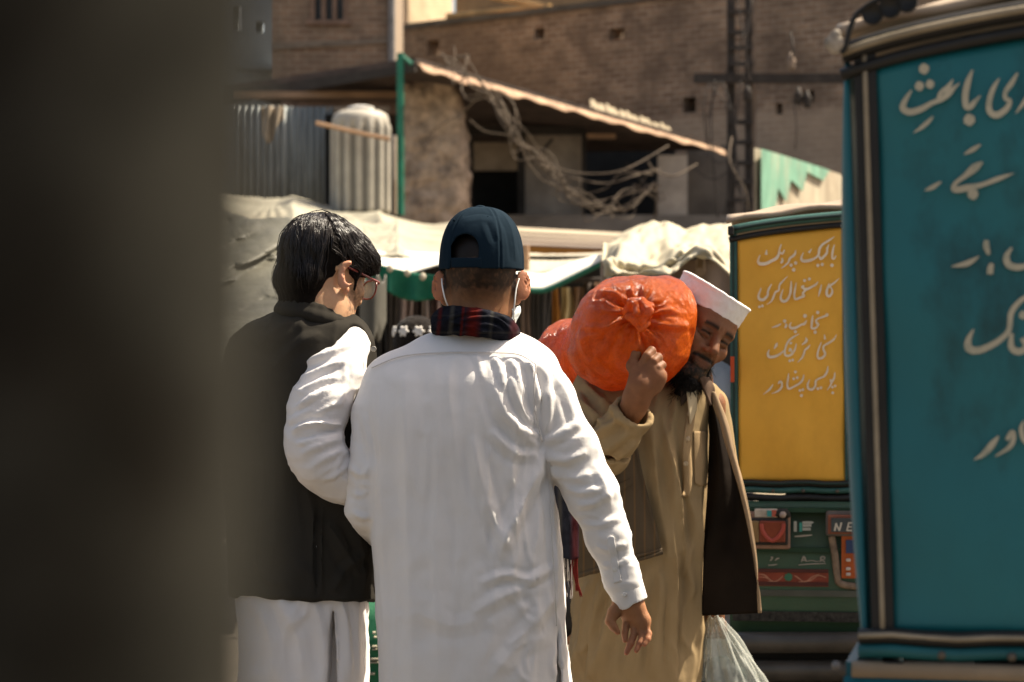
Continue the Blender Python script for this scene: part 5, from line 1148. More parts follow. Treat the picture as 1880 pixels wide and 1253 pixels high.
M_plaid = mat('plaid_wool', (.009, .010, .015), .95, spec=.03, var=.35, scale=60, bump=.5, bscale=400, bdist=.001, attr=[('grey', (.055, .052, .045)), ('red', (.075, .009, .007))], )
sf = link_mesh('scarf', v_, q_, M_plaid, pa, attrs={'red': red, 'grey': gry})
V = Vol(P(1000, 1080, 5.1), P(1085, 760, 5.32), .004)
V.chain([(P(1015, 770, YA + .16), .02), (P(1035, 880, YA + .15), .022), (P(1042, 960, YA + .14), .024), (P(1044, 1022, YA + .14), .024)], .01)
V.f = np.maximum(V.f, P(0, 1026, YA + .14)[2] - V.grid((slice(None),)*3)[2] + 0*V.f).astype(np.float32)
v_, q_ = V.mesh(2); nv = vnormals(v_, q_); v_ = v_ + nv*(noise3(v_*np.array([2.5, 1, .4]), 40, 2)[:, None]*.004)
u = 940 + v_[:, 0]/v_[:, 1]*F; w_ = V0 - (v_[:, 2]-HC)/v_[:, 1]*F
se = link_mesh('scarf_end', v_, q_, M_plaid, pa, attrs={'red': np.clip(bnd(u, 1056, 7), 0, 1)*.45, 'grey': np.clip(bnd(u, 1028, 4), 0, 1)*.4})
for k in range(11):
    x0 = 1030 + 3.0*k; rr = np.random.default_rng(40 + k); L = rr.uniform(55, 80)
    mb = MB()
    for j in range(2): mb.tube(cr([P(x0, 1020, YA + .14), P(x0 + rr.normal(0, 2), 1020 + L*.5, YA + .137), P(x0 + 3 + rr.normal(0, 3.5), 1022 + L, YA + .138)], 6), [.0018]*12 + [.0008], 5)
    mb.build('tassel', mat('red_tassel', (.085, .012, .010), .9, spec=.03) if k > 6 else mat('dark_tassel', (.025, .022, .022), .9, spec=.03) if k % 2 else mat('pale_tassel', (.3, .27, .25), .9), se, True)

# ============================================================ the bespectacled man in a dark waistcoat, left
YB = 5.24; SB = F / YB
pb = person('bare-headed man from behind in spectacles and charcoal waistcoat over white, head bowed', P(545, 0, YB)[0], YB)
hcB = P(594, 503, YB + .02); RB = rot(R(-45), R(-15), R(0)); Hb = lambda *p: hcB + RB @ np.array(p, float)
V = Vol((-.72, 4.95, 0), (-.18, 5.62, 1.75), .0045, [(0, .95, .02), (.95, 1.36, .010), (1.36, 1.73, .0036)])
add_head(V, hcB, RB, .98, flare=42, es=1.05, ef=.012)
V.chain([(Hb(0, -.02, -.06), .060), (P(585, 585, YB), .064), (P(572, 640, YB), .08)], .03)
rowsB = [(620, 560, 50, .05), (660, 552, 80, .07), (750, 545, 105, .09), (950, 550, 100, .09), (1100, 553, 80, .08), (1200, 553, 60, .07)]
V.torso([(P(0, v, YB)[2], P(cx, 0, YB)[0], a/SB, YB + .01, b, 2.3) for v, cx, a, b in rowsB], .03)
legs(V, P(545, 0, YB)[0], YB + .02, .62, .06, R(-35))
V.chain([(P(630, 655, YB - .045), .030), (P(566, 830, YB - .14), .034), (P(690, 905, YB - .05), .026)], .02)
hb_ = P(702, 912, YB + .02); V.cone(hb_, hb_ + [.045, .03, 0], .024, .026, .01)
for k in range(4): V.chain([(hb_ + [.05, .03, .02 - .013*k], .010), (hb_ + [.085, .045, .02 - .014*k], .009), (hb_ + [.105, .06, .01 - .014*k], .0075)], .004)
V.chain([(hb_ + [.01, .02, .02], .012), (hb_ + [.04, .01, .045], .010), (hb_ + [.065, .015, .05], .008)], .005)
V.chain([(P(480, 650, YB + .08), .04), (P(470, 845, YB + .16), .036), (P(515, 935, YB + .29), .026)], .02)
v_, q_ = V.mesh(2); hl_ = headlocal(v_, hcB, RB, .98); nn = noise3(v_, 240, 6, 2)
scal = np.clip((hl_[:, 2] - .005)/.02, 0, 1) * (np.abs(hl_[:, 0]) < .078)
stub = np.clip((.0 - hl_[:, 2] - .3*np.clip(.05 - hl_[:, 1], 0, 1))/.03, 0, 1) * np.clip((hl_[:, 1] - .012)/.02, 0, 1) * (hl_[:, 2] > -.125) * np.clip(.42 + .45*nn, 0, .85)
ear = (np.abs(hl_[:, 0]) > .0785) * (np.abs(hl_[:, 2]) < .06) * (np.abs(hl_[:, 1]) < .06)
link_mesh('body', v_, q_, M_skin_b, pb, attrs={'hair': np.where(ear > 0, 0, np.maximum(scal, stub)), 'pink': ear*.35})
# hair: a combed mass plus separate locks
M_hair = mat('black_hair', (.010, .0066, .0045), .3, .5, 40, .3, 300, .002, spec=.4); M_scalp = mat('hair_mass', (.006, .0045, .0035), .7, .5, 40, .5, 300, .002, spec=.05)
V = Vol(hcB - [.15, .15, .12], hcB + [.15, .15, .16], .0032)
V.ell(Hb(0, -.018, .038), (.080, .100, .091), RB, 0); V.ell(Hb(0, .034, .066), (.070, .054, .048), RB, .03); V.ell(Hb(0, -.062, -.030), (.070, .050, .052), RB, .02)
V.ell(Hb(0, -.05, -.080), (.058, .036, .034), RB, .02)
for s in (-1, 1): V.ell(Hb(s*.060, .050, .040), (.026, .050, .040), RB, .02)
V.ell(Hb(0, .092, -.056), (.11, .078, .084), RB, .006, 'sub')
for s in (-1, 1): V.ell(Hb(s*.094, .0, -.022), (.028, .032, .044), RB, .006, 'sub')
V.ell(Hb(0, -.02, -.135), (.1, .1, .045), RB, .004, 'sub')
for s in (-1, 1): V.chain([(Hb(s*.073, .030, .030), .012), (Hb(s*.0735, .032, .005), .0085), (Hb(s*.0725, .034, -.028), .006)], .008)
vh, qh = V.mesh(2); nh = vnormals(vh, qh); hlh = headlocal(vh, hcB, RB)
vh = vh + nh*(-.004 + (.0010*np.sin(hlh[:, 0]*420 + noise3(vh, 18, 3)*3 + hlh[:, 2]*60) + .0010*noise3(vh*np.array([3, 3, 1]), 60, 8))[:, None])
hr = link_mesh('hair', vh, qh, M_scalp, pb)
from mathutils.bvhtree import BVHTree
def locks(tree, seeds, flow, n, step, rad, spread, seed, per=7, lift=.0008):
    rr = np.random.default_rng(seed); mb = MB()
    for s0 in seeds:
        fl_ = rr.normal(0, .18, 3); L = int(n * rr.uniform(.6, 1.15))
        for j in range(per):
            p = Vector(s0 + rr.normal(0, spread, 3)); pts = []; hs_ = rr.uniform(0, 1)**2 + 2.4*(rr.uniform() < .012)
            for i in range(L):
                loc, nor, idx, dist = tree.find_nearest(p)
                if loc is None: break
                pts.append(np.array(loc) + np.array(nor)*(lift + .0022*hs_ + .0012*math.sin(i*.5 + j) + (.004*(i/L)**3 if j % 3 == 0 else 0)))
                d = flow(np.array(loc)) + fl_ + rr.normal(0, .05, 3); nn_ = np.array(nor); d = d - nn_*(d @ nn_); d /= np.linalg.norm(d) + 1e-9
                p = Vector(np.array(loc) + d*step)
            if len(pts) > 4: m = len(pts); mb.tube(pts, [rad*(1 - .75*abs(2*k/(m-1) - .75)**2) if k < m-1 else rad*.2 for k in range(m)], 4)
    return mb
trh = BVHTree.FromPolygons(vh.tolist(), qh.tolist())
rr = np.random.default_rng(3); seeds = []
for k in range(300):
    a_ = rr.uniform(0, 2*math.pi); t_ = rr.uniform(.0, 1)**.7
    lp = np.array([.075*t_*math.cos(a_)*1.05, -.035 + .085*t_*math.sin(a_), 0]); lp[2] = .045 + .092*math.sqrt(max(0, 1 - (lp[0]/.085)**2 - ((lp[1] + .02)/.108)**2)); seeds.append(Hb(*lp))
def flowB(p):
    l = headlocal(p[None], hcB, RB)[0]; s = 1 if l[0] > -.02 else -1
    f = np.array([s*.7, .55 + 4*l[1], -.25 - 6*max(0, .06 - l[2])]) if l[1] > -.05 else np.array([s*.4, -.3, -1.])
    return RB @ f
mb = locks(trh, seeds, flowB, 24, .0064, .00105, .0042, 5, 9); mb.build('hair_strands', M_hair, hr, True)
# spectacles
M_tort = mat('tortoise_frame', (.16, .028, .018), .2, .6, 60, 0, spec=.6)
gl_ = []
sp = MB()
def lens(s): return [Hb(s*(.036 + .027*math.copysign(abs(math.cos(t))**.75, math.cos(t))), .112 - .010*abs(.036 + .027*math.cos(t))/.06, -.006 + .021*math.copysign(abs(math.sin(t))**.75, math.sin(t)) - .001) for t in np.linspace(0, 2*math.pi, 41)]
fr0 = None
for s in (1, -1):
    mb = MB(); mb.tube(lens(s), .0021, 8, cap=False); o = mb.build('spectacle_rim', M_tort, pb, True)
    mb = MB(); lp = lens(s)[:-1]; c_ = np.mean(lp, 0); f_ = RB @ np.array([0, .0006, 0]); mb.add([p - f_ for p in lp] + [p + f_ for p in lp], [tuple(range(40)), tuple(range(79, 39, -1))]); 
    mg = bpy.data.materials.get('lens_glass')
    if not mg:
        mg = mat('lens_glass', (.55, .62, .6), .03, 0, 1, 0, spec=.6); mg.node_tree.nodes['Principled BSDF'].inputs['Alpha'].default_value = .28
    mb.build('lens', mg, o)
    mb = MB(); mb.tube(cr([Hb(s*.066, .103, .006), Hb(s*.0735, .095, .007), Hb(s*.077, .06, .009), Hb(s*.078, .03, .011), Hb(s*.076, .0, .014)], 8), .0019, 6, 1.6); mb.build('temple', M_tort, o, True)
mb = MB(); mb.tube([Hb(-.010, .113, -.002), Hb(0, .116, .001), Hb(.010, .113, -.002)], .0018, 6); mb.build('bridge', M_tort, pb, True)

# white sleeves and kameez skirt
V = Vol((-.76, 4.92, .42), (-.20, 5.66, 1.46), .0052)
V.chain([(P(640, 636, YB - .025), .046), (P(614, 684, YB - .075), .057), (P(588, 745, YB - .12), .060), (P(574, 815, YB - .145), .056), (P(590, 852, YB - .145), .052), (P(628, 880, YB - .12), .047), (P(664, 895, YB - .075), .041), (P(690, 906, YB - .04), .036)], .03)
V.chain([(P(478, 645, YB + .08), .055), (P(470, 760, YB + .12), .053), (P(470, 850, YB + .16), .05), (P(510, 930, YB + .28), .04)], .03)
V.torso([(P(0, v, YB)[2], P(cx, 0, YB)[0], a/SB, YB + .01, b, 2.4) for v, cx, a, b in ((620, 560, 100, .08), (700, 548, 128, .10), (950, 552, 122, .12), (1080, 555, 118, .135), (1150, 556, 118, .14), (1260, 557, 118, .145), (1500, 562, 124, .155))], .02)
V.func(lambda X, Y, Z: np.maximum(np.abs(X - P(617, 0, YB)[0] + .0) - .0115*np.clip((P(0, 1105, YB)[2] - Z)/.12, 0, 1.4), np.maximum(Y - (YB - .06), Z - P(0, 1108, YB)[2])), (-.5, 4.92, .40), (-.3, 5.2, .9), .004, 'sub')
vs, qs = V.mesh(3); ns = vnormals(vs, qs)
z7 = lambda *p: [(400 + x/1.919, 600 + y/1.919) for x, y in p]
FB = [(z7((318, 95), (380, 60), (470, 30)), 5, 5), (z7((300, 140), (380, 100), (480, 62)), 5, 5.5), (z7((290, 190), (370, 150), (450, 120)), 5, 5), (z7((285, 235), (360, 195), (430, 180)), 5, 4.5), (z7((275, 290), (340, 245), (410, 215)), 5, 4.5), (z7((330, 320), (390, 285), (440, 270)), 5, 3.5),
      (z7((262, 375), (330, 346), (440, 348)), 6, 8), (z7((270, 400), (350, 380), (440, 362)), 5, -6), (z7((255, 345), (300, 310), (350, 290)), 6, 3.5), (z7((290, 455), (360, 420), (440, 395)), 7, 5), (z7((320, 505), (390, 460), (455, 430)), 7, 4.5), (z7((370, 545), (420, 520), (455, 490)), 5, 4), (z7((430, 300), (445, 200), (450, 110)), 5, 2.5), (z7((400, 560), (430, 470), (465, 440)), 5, 3),
      (z7((220, 960), (280, 1100), (300, 1250)), 14, 5), (z7((330, 960), (360, 1050), (385, 1250)), 9, 3.5), (z7((430, 960), (450, 1060), (455, 1250)), 7, 6), (z7((150, 980), (190, 1120), (200, 1250)), 12, 4), (z7((490, 970), (485, 1100), (490, 1250)), 6, 4)]
vs = folds(vs, ns, FB, YB); vs = bump_noise(vs, qs, .0022, 16, 9); ns = vnormals(vs, qs); zc_ = P(0, 1000, YB)[2]
vs = drape(vs, ns, .0030, (11, 11, 32), 8, (vs[:, 2] > zc_)*1.); vs = drape(vs, ns, .009, (16, 9, 1.8), 9, (vs[:, 2] < zc_)*1.); vs = relax(vs, qs, 1)
ks = link_mesh('kameez', vs, qs, M_white_cotton2, pb)
# turned-back cuff
V = Vol((-.44, 4.85, 1.05), (-.28, 5.1, 1.22), .003); V.chain([(P(652, 893, YB - .0), .0405), (P(676, 902, YB + .02), .0400)], 0)
v_, q_ = V.mesh(1)
# waistcoat: shell with deep armholes, stand collar and side vent
M_vest = cloth_mat('charcoal_wool', (.030, .027, .022), .9, 600, .25, var=.15)
V = Vol((-.76, 4.96, .84), (-.22, 5.62, 1.52), .0046)
rowsV = [(552, 578, 50, .062, .012), (566, 576, 58, .068, .012), (580, 570, 80, .078, .008), (600, 561, 110, .104, 0), (630, 553, 132, .118, 0), (680, 548, 140, .122, 0), (760, 546, 142, .124, 0), (850, 548, 140, .130, 0), (940, 551, 136, .136, 0), (1020, 554, 134, .142, 0), (1108, 557, 131, .148, 0)]
V.torso([(P(0, v, YB)[2], P(cx, 0, YB)[0], a/SB, YB + .01 + dy, b, 2.45) for v, cx, a, b, dy in rowsV], 0)
Q = V.grid((slice(None),)*3)
V.func(lambda X, Y, Z: (Z - (P(0, 1101, YB)[2] + .035*np.clip((X - P(580, 0, YB)[0])*-2, -.25, .3)))*-1., V.ax and (-.72, 4.74, .88), (-.20, 5.32, 1.52), 0, 'add') if False else None
uu = 940 + Q[0]/Q[1]*F; vv = V0 - (Q[2] - HC)/Q[1]*F
V.f = np.maximum(V.f, (vv - (1104 - .10*np.clip(600 - uu, 0, 200)*.6)) / SB).astype(np.float32)
V.chain([(P(668, 618, YB - .06), .036), (P(636, 682, YB - .115), .055), (P(606, 745, YB - .155), .055)], .008, 'sub')   # armhole hollow for the sleeve
v_, q_ = V.mesh(3); n_ = vnormals(v_, q_)
v_ = folds(v_, n_, [([(470, 640), (520, 600), (575, 575)], 14, 4), ([(500, 680), (540, 640), (590, 610)], 10, 3), ([(560, 880), (570, 930), (582, 1000)], 9, 4), ([(600, 960), (625, 1000), (660, 1060)], 12, 6), ([(640, 940), (660, 1000), (668, 1090)], 9, 4.5), ([(610, 1090), (640, 1040), (680, 1010)], 9, 4), ([(584, 930), (582, 1000), (580, 1095)], 4, -6), ([(592, 930), (590, 1000), (589, 1095)], 5, 4), ([(500, 720), (505, 900), (500, 1080)], 18, 3), ([(655, 700), (650, 800), (648, 880)], 9, 4)], YB)
v_ = bump_noise(v_, q_, .0025, 12, 2); v_ = drape(v_, vnormals(v_, q_), .006, (14, 8, 2.2), 12); vv_ = v_
vest = link_mesh('waistcoat', v_, q_, M_vest, pb)
V = Vol(P(488, 615, YB - .14), P(675, 515, YB + .18), .003)
ringc = [(P(576, 570, YB + .012) + [.068*math.cos(a_) + .004, .076*math.sin(a_), .006*(-math.sin(a_)) - .020*math.cos(a_)], .011) for a_ in np.linspace(0, 2*math.pi, 25)]
V.chain(ringc, .006); V.chain([(p + np.array([0, 0, -.02]) + (p - P(576, 570, YB))*np.array([.12, .12, 0]), .013) for p, r in ringc], .012)
v_, q_ = V.mesh(2); link_mesh('stand_collar', v_, q_, M_vest, vest)
button('button', 686, 641, YB - .075, .006, mat('grey_button', (.28, .26, .22), .3, .1, 5, 0, spec=.6), vest)
V = Vol((-.68, 5.0, .06), (-.25, 5.5, .72), .012)
for s in (-1, 1): V.chain([((P(545, 0, YB)[0] + s*.06, YB + .02 - s*.03, .60), .07), ((P(545, 0, YB)[0] + s*.06, YB + .02 - s*.03, .4), .08), ((P(545, 0, YB)[0] + s*.06, YB + .03 - s*.03, .12), .065)], .02)
v_, q_ = V.mesh(2); link_mesh('shalwar', bump_noise(v_, q_, .008, 9, 5), q_, M_white_cotton2, pb)
M_skin_d = mat('weathered_skin', (.185, .080, .037), **SKIN, attr=[('hair', (.010, .008, .006)), ('pink', (.15, .05, .033))])
# ============================================================ the porter facing us, orange sack on his shoulder
YP = 5.95; SP = F / YP
pp = person('bearded porter in khaki kameez, open dark coat and white cap, steadying an orange sack', P(1185, 0, YP)[0], YP)
RP = rot(R(206), R(-12), R(-27))
eye_mid = P(1313, 620, YP - .12); hcP = eye_mid - RP @ np.array([0, .085, 0]); Hp = lambda *p: hcP + RP @ np.array(p, float)
V = Vol((.10, 5.58, 0), (.66, 6.2, 1.70), .005, [(0, .62, .02), (.62, .86, .005), (.86, 1.24, .010), (1.24, 1.68, .0030)], xb=[(.10, .26, .007), (.26, .37, .0026), (.37, .60, .0032), (.60, .66, .007)], yb=[(5.58, 5.71, .0026), (5.71, 5.98, .0032), (5.98, 6.2, .008)])
add_head(V, hcP, RP, 1.0, .93, lid=.0022, crown=.071)
V.chain([(Hp(0, -.02, -.07), .055), (P(1262, 700, YP), .058), (P(1225, 745, YP), .07)], .02)
rowsP = [(720, 1195, 60, .07), (770, 1190, 85, .10), (900, 1182, 85, .11), (1100, 1176, 85, .11), (1200, 1174, 80, .11)]
V.torso([(P(0, v, YP)[2], P(cx, 0, YP)[0], a/SP, YP, b, 2.3) for v, cx, a, b in rowsP], .03)
legs(V, P(1174, 0, YP)[0], YP, .7, .09, R(180))
V.chain([(P(1092, 735, YP - .02), .045), (P(1114, 832, YP - .20), .038), (P(1166, 742, YP - .29), .029)], .02)
V.chain([(P(1300, 745, YP + .02), .045), (P(1322, 900, YP + .05), .038), (P(1312, 1100, YP - .02), .028)], .02)
# right fist under the sack: back of the hand towards us
yh_ = YP - .31; Hh = lambda pts, k=.006: V.chain([(P(u, v, yh_ + dy), r) for u, v, dy, r in pts], k)
Hh([(1163, 748, .02, .028), (1170, 728, .005, .030), (1176, 708, -.005, .032)], .015)
V.ell(P(1187, 696, yh_), (.036, .024, .042), rot(0, 0, R(-28)), .015)
Hh([(1196, 676, -.004, .020), (1206, 692, -.002, .021), (1200, 706, 0, .021)], .012)
Hh([(1172, 690, .0, .017), (1160, 672, .010, .0125), (1168, 651, .016, .0108), (1176, 636, .022, .0085)], .008)                      # thumb up the sack
for pts in ([(1180, 672, -.004,   .0125), (1188, 654, -.010, .0108), (1196, 645, .006, .0115), (1196, 646, .03, .0095)], [(1190, 678, -.006, .0118), (1200, 664, -.012, .0104), (1208, 657, .004, .0115), (1206, 660, .03, .0095)],
            [(1198, 689, -.008, .0110), (1208, 676, -.012, .0098), (1215, 671, .004, .0108), (1212, 674, .03, .009)], [(1204, 700, -.004, .0100), (1211, 691, -.010, .0090), (1217, 688, .004, .0098), (1213, 690, .028, .008)]): Hh(pts, .002)
# left hand gripping the plastic bag, mostly behind the coat hem
lb_ = P(1312, 1118, YP - .03); V.cone(lb_, lb_ + [0, 0, -.03], .026, .024, .01)
for k in range(4): V.chain([(lb_ + [-.022 + .014*k, -.012, -.035], .0095), (lb_ + [-.022 + .014*k, -.022, -.055], .009), (lb_ + [-.021 + .014*k, -.006, -.066], .008)], .003)
V.chain([(lb_ + [-.02, 0, -.01], .011), (lb_ + [-.034, -.012, -.035], .0095), (lb_ + [-.026, -.02, -.055], .008)], .004)
v_, q_ = V.mesh(2); h = headlocal(v_, hcP, RP); nn = noise3(v_, 260, 6, 2); x, y, z = np.abs(h[:, 0]), h[:, 1], h[:, 2]
sm = lambda a, b, t: np.clip((t - a)/(b - a), 0, 1)
beard = sm(.045, .075, (-z) + .25*np.clip(.06 - y, 0, 1)) * sm(-.005, .02, y) * (z > -.15)
beard *= 1 - np.exp(-((x/.022)**2 + ((z + .066)/.014)**2)**2) * .5
must = np.exp(-((z + .055 + .18*np.clip(x - .012, 0, 1))/.0065)**2) * (x < .032) * (y > .075)
soul = np.exp(-((x/.007)**2 + ((z + .086)/.008)**2))
brow = np.exp(-((z - .0225 + .10*(x - .028)**2*60)/.0062)**2) * sm(.010, .013, x) * (x < .046) * (y > .05)
slit = np.exp(-((z - .001 + 6*(x - .031)**2)/.0034)**4) * (x > .018) * (x < .044) * (y > .05) * .95
slit = np.maximum(slit, .45*np.exp(-((x - .030)/.018)**2 - ((z - .004)/.011)**2)*(y > .06))  # soft shade in the eye sockets, painted through the hair mask
crown = sm(.055, .065, z)*(y < .06)
temple = (y < .02)*(y > -.1)*sm(-.03, .0, z)*(x > .05)*(np.abs(x) < .0785)
hair = np.clip(np.maximum.reduce([beard*(.9 + .4*nn), must*1.1, soul, brow*.95, slit, crown, temple*.9]), 0, 1) * (z > -.16)*(z < .14)*(x < .1)
pink = np.exp(-((x/.021)**2 + ((z + .071)/.008)**2)**2)*(y > .07)
link_mesh('body', v_, q_, M_skin_d, pp, attrs={'hair': hair, 'pink': pink*.35})
vb, qb = v_, q_
# beard: short dense strands over a shaped mass
M_beard = mat('black_beard', (.007, .0055, .0045), .6, .3, 60, .6, 300, .002, spec=.1)
V = Vol(hcP - [.16, .16, .18], hcP + [.16, .16, .05], .0032)
V.chain([(Hp(-.064, .004, -.035), .006), (Hp(-.058, .02, -.075), .013), (Hp(-.034, .060, -.116), .017), (Hp(0, .078, -.132), .021), (Hp(.034, .060, -.116), .017), (Hp(.058, .02, -.075), .013), (Hp(.064, .004, -.035), .006)], .012)
V.cone(Hp(0, .079, -.135), Hp(0, .070, -.165), .021, .012, .015)
v_, q_ = V.mesh(2); v_ = bump_noise(v_, q_, .003, 70, 8); be = link_mesh('beard', v_, q_, M_beard, pp)
tb2 = BVHTree.FromPolygons(v_.tolist(), q_.tolist()); rr = np.random.default_rng(11); mb = MB()
for k in range(1500):
    p0 = v_[rr.integers(len(v_))]; loc, nor, i, d = tb2.find_nearest(Vector(p0)); dr = np.array(nor)*.62 + RP @ np.array([rr.normal(0, .25), .15, -.9]); dr /= np.linalg.norm(dr); L = rr.uniform(.009, .026); c2 = rr.normal(0, .003, 3)
    mb.tube([p0 - dr*.002, p0 + dr*L*.5 + c2*.5, p0 + dr*L + c2], [.00065, .00055, .0002], 3)
mb.build('beard_strands', M_beard, be, True)
# white cap: stiff round band with a flat crown, sitting square on the tilted head
M_topi = cloth_mat('white_felt', (.76, .72, .68), sheen=.1); kc = Hp(0, -.014, .0815)
KR = RP @ np.array(Matrix.Rotation(R(-4), 3, 'X')); Kp = lambda *p: kc + KR @ np.array(p, float)
V = Vol(kc - .17, kc + .17, .003); G = V.grid((slice(None),)*3)
kx, ky, kz_ = [(G[0]-kc[0])*KR[0, i] + (G[1]-kc[1])*KR[1, i] + (G[2]-kc[2])*KR[2, i] for i in range(3)]
fl = 1 + .9*(kz_ + .03)*.55
rad_ = np.sqrt((kx/(.0845*fl))**2 + (ky/(.107*fl))**2)
out_ = np.maximum((rad_ - 1)*.085, np.abs(kz_ + .0) - .0265 - .003*np.cos(ky*18))
inn = np.maximum((rad_ - .93)*.085, -(kz_ + .06)); inn = np.maximum(inn, kz_ - .0225)
V.f = np.maximum(out_, -inn).astype(np.float32)
v_, q_ = V.mesh(2); nv = vnormals(v_, q_); lv = (v_ - kc) @ KR
rim = np.exp(-((lv[:, 2] - .0265)/.0035)**2)*(np.hypot(lv[:, 0]/.083, lv[:, 1]/.1) > .93)
v_ = v_ + nv*(rim*.003 + noise3(v_, 90, 4, 2)*.0009)[:, None]; link_mesh('cap', v_, q_, M_topi, pp)

# khaki kameez
M_khaki = cloth_mat('khaki_cotton', (.27, .195, .105), wr=.3, var=.08)
V = Vol((.06, 5.56, .36), (.56, 6.22, 1.40), .0056)
rowsQ = [(684, 1225, 48, .07, 0), (698, 1212, 88, .09, 0), (714, 1200, 110, .115, 0), (750, 1192, 118, .135, 0), (820, 1186, 116, .148, 0), (900, 1182, 114, .152, 0), (1000, 1176, 117, .155, 0), (1100, 1172, 120, .158, 0), (1260, 1170, 125, .165, 0), (1420, 1172, 132, .172, 0)]
V.torso([(P(0, v, YP)[2], P(cx, 0, YP)[0], a/SP, YP + dy, b, 2.35) for v, cx, a, b, dy in rowsQ], 0)
V.chain([(P(1096, 722, YP - .03), .064), (P(1098, 780, YP - .11), .064), (P(1112, 830, YP - .20), .058)], .03)
V.chain([(P(1112, 830, YP - .20), .058), (P(1134, 800, YP - .245), .052), (P(1166, 752, YP - .285), .050)], .012)
ax_ = P(1172, 744, YP - .292) - P(1112, 830, YP - .20); ax_ /= np.linalg.norm(ax_); oc = P(1164, 755, YP - .285)
G = V.grid((slice(None),)*3); near = np.sqrt((G[0]-oc[0])**2 + (G[1]-oc[1])**2 + (G[2]-oc[2])**2)
cut = np.maximum((G[0]-oc[0])*ax_[0] + (G[1]-oc[1])*ax_[1] + (G[2]-oc[2])*ax_[2], near - .12); cut = np.where((G[1] < YP - .18), cut, -1 + 0*cut)
V.f = np.where((near < .13) & (G[1] < YP - .17), np.maximum(V.f, np.minimum(cut, .05)), V.f).astype(np.float32)
V.cone(oc - ax_*.07, oc + ax_*.05, .033, .044, .003, 'sub')
V.chain([(P(1298, 750, YP + .03), .055), (P(1318, 900, YP + .06), .052), (P(1314, 1080, YP + .0), .042)], .02)
vq, qq = V.mesh(3); nq = vnormals(vq, qq)
z5 = lambda *p: [(1000 + x/2.043, 640 + y/2.043) for x, y in p]
FP = [(z5((474, 380), (500, 560), (524, 740), (530, 860)), 8, 7), (z5((430, 220), (470, 420), (480, 640), (488, 900), (490, 1200)), 11, 7), (z5((395, 210), (410, 400), (440, 640), (460, 800)), 10, 5), (z5((585, 330), (575, 560), (560, 800)), 8, 4.5), (z5((560, 560), (570, 760), (575, 1000), (570, 1240)), 10, 6),
      (z5((380, 820), (350, 1000), (330, 1240)), 12, 6), (z5((440, 840), (420, 1000), (400, 1240)), 10, 5), (z5((300, 850), (250, 1000), (180, 1240)), 12, 7), (z5((230, 860), (180, 1040), (170, 1240)), 9, 6), (z5((520, 760), (510, 960), (500, 1240)), 10, -6), (z5((160, 870), (140, 1080), (120, 1240)), 9, 8),
      (z5((150, 130), (200, 190), (240, 240)), 8, 6), (z5((130, 190), (180, 240), (230, 300)), 7, 5), (z5((160, 330), (220, 310), (290, 260)), 7, 6), (z5((190, 400), (250, 370), (320, 310)), 8, 5), (z5((240, 440), (290, 400), (345, 350)), 6, 4), (z5((240, 200), (280, 260), (330, 300)), 7, 5), (z5((640, 260), (610, 400), (600, 600)), 8, 3), (z5((500, 150), (480, 260), (470, 330)), 6, 4)]
vq = folds(vq, nq, FP, YP, gain=1.5); vq = bump_noise(vq, qq, .0025, 13, 21); vq = drape(vq, vnormals(vq, qq), .008, (15, 8, 1.7), 23, np.clip((vq[:, 1] - (YP - .19))/.03, .25, 1)); vq = relax(vq, qq, 1)
kq = link_mesh('kameez', vq, qq, M_khaki, pp)
M_khaki2 = cloth_mat('khaki_placket', (.30, .21, .115), wr=.3)
hq_ = tracer(vq, qq)
patch('chest_pocket', hq_, lambda u, v: (1272 + 24*u + 3*v, 792 + (96 + 5*math.sin(u*3))*v), 16, 24, M_khaki2, kq, .002, .002)
patch('placket', hq_, lambda u, v: (1255 + 13*u + 6*(1-v) - 4*v + 2.5*math.sin(v*9), 716 + 196*v), 6, 40, M_khaki2, kq, .0035, .003)
for u, v in ((1266, 760), (1263, 806), (1259, 852)): button('button', u, v, hq_(u, v)[1] - .006, .0062, mat('khaki_button', (.4, .31, .2), .4), kq)
# open collar, a pale inner edge in the light
mb = MB(); mb.sheet(lambda u, v: P(1259 + 20*u + 8*v*(1-u), 706 + 74*v*(1 - .25*u) - 10*u, YP - .135 + .02*u - .01*math.sin(v*3)), 10, 20, .003); mb.build('collar', cloth_mat('pale_khaki', (.46, .38, .25)), kq, True)
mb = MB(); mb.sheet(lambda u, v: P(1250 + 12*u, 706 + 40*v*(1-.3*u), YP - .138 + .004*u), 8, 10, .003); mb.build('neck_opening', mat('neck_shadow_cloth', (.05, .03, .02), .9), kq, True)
# sleeveless coat: striped front panel on one side, dark lining turned out on the other
M_tweed = cloth_mat('striped_tweed', (.075, .056, .036), wr=.3, var=.15)
nt = M_tweed.node_tree; n = nt.nodes; l = nt.links; b = n['Principled BSDF']; src = b.inputs['Base Color'].links[0].from_socket
wv = n.new('ShaderNodeTexWave'); wv.wave_type = 'BANDS'; wv.bands_direction = 'X'; wv.inputs['Scale'].default_value = 13; wv.inputs['Distortion'].default_value = .6
tcn = [x for x in n if x.type == 'TEX_COORD'][0]; l.new(tcn.outputs['Object'], wv.inputs['Vector']); mr = n.new('ShaderNodeMapRange'); mr.inputs[1].default_value = .88; mr.inputs[2].default_value = 1.; mr.inputs[4].default_value = .6; l.new(wv.outputs[1], mr.inputs[0])
mx = n.new('ShaderNodeMix'); mx.data_type = 'RGBA'; mx.inputs[7].default_value = (.15, .085, .035, 1); l.new(mr.outputs[0], mx.inputs[0]); l.new(src, mx.inputs[6]); l.new(mx.outputs[2], b.inputs['Base Color'])
M_lining = mat('dark_lining', (.0105, .0068, .0042), .6, .5, 7, .5, 12, .012, spec=.06)
co = None
def rail(pts, n=40): return np.array(cr(pts, 10))
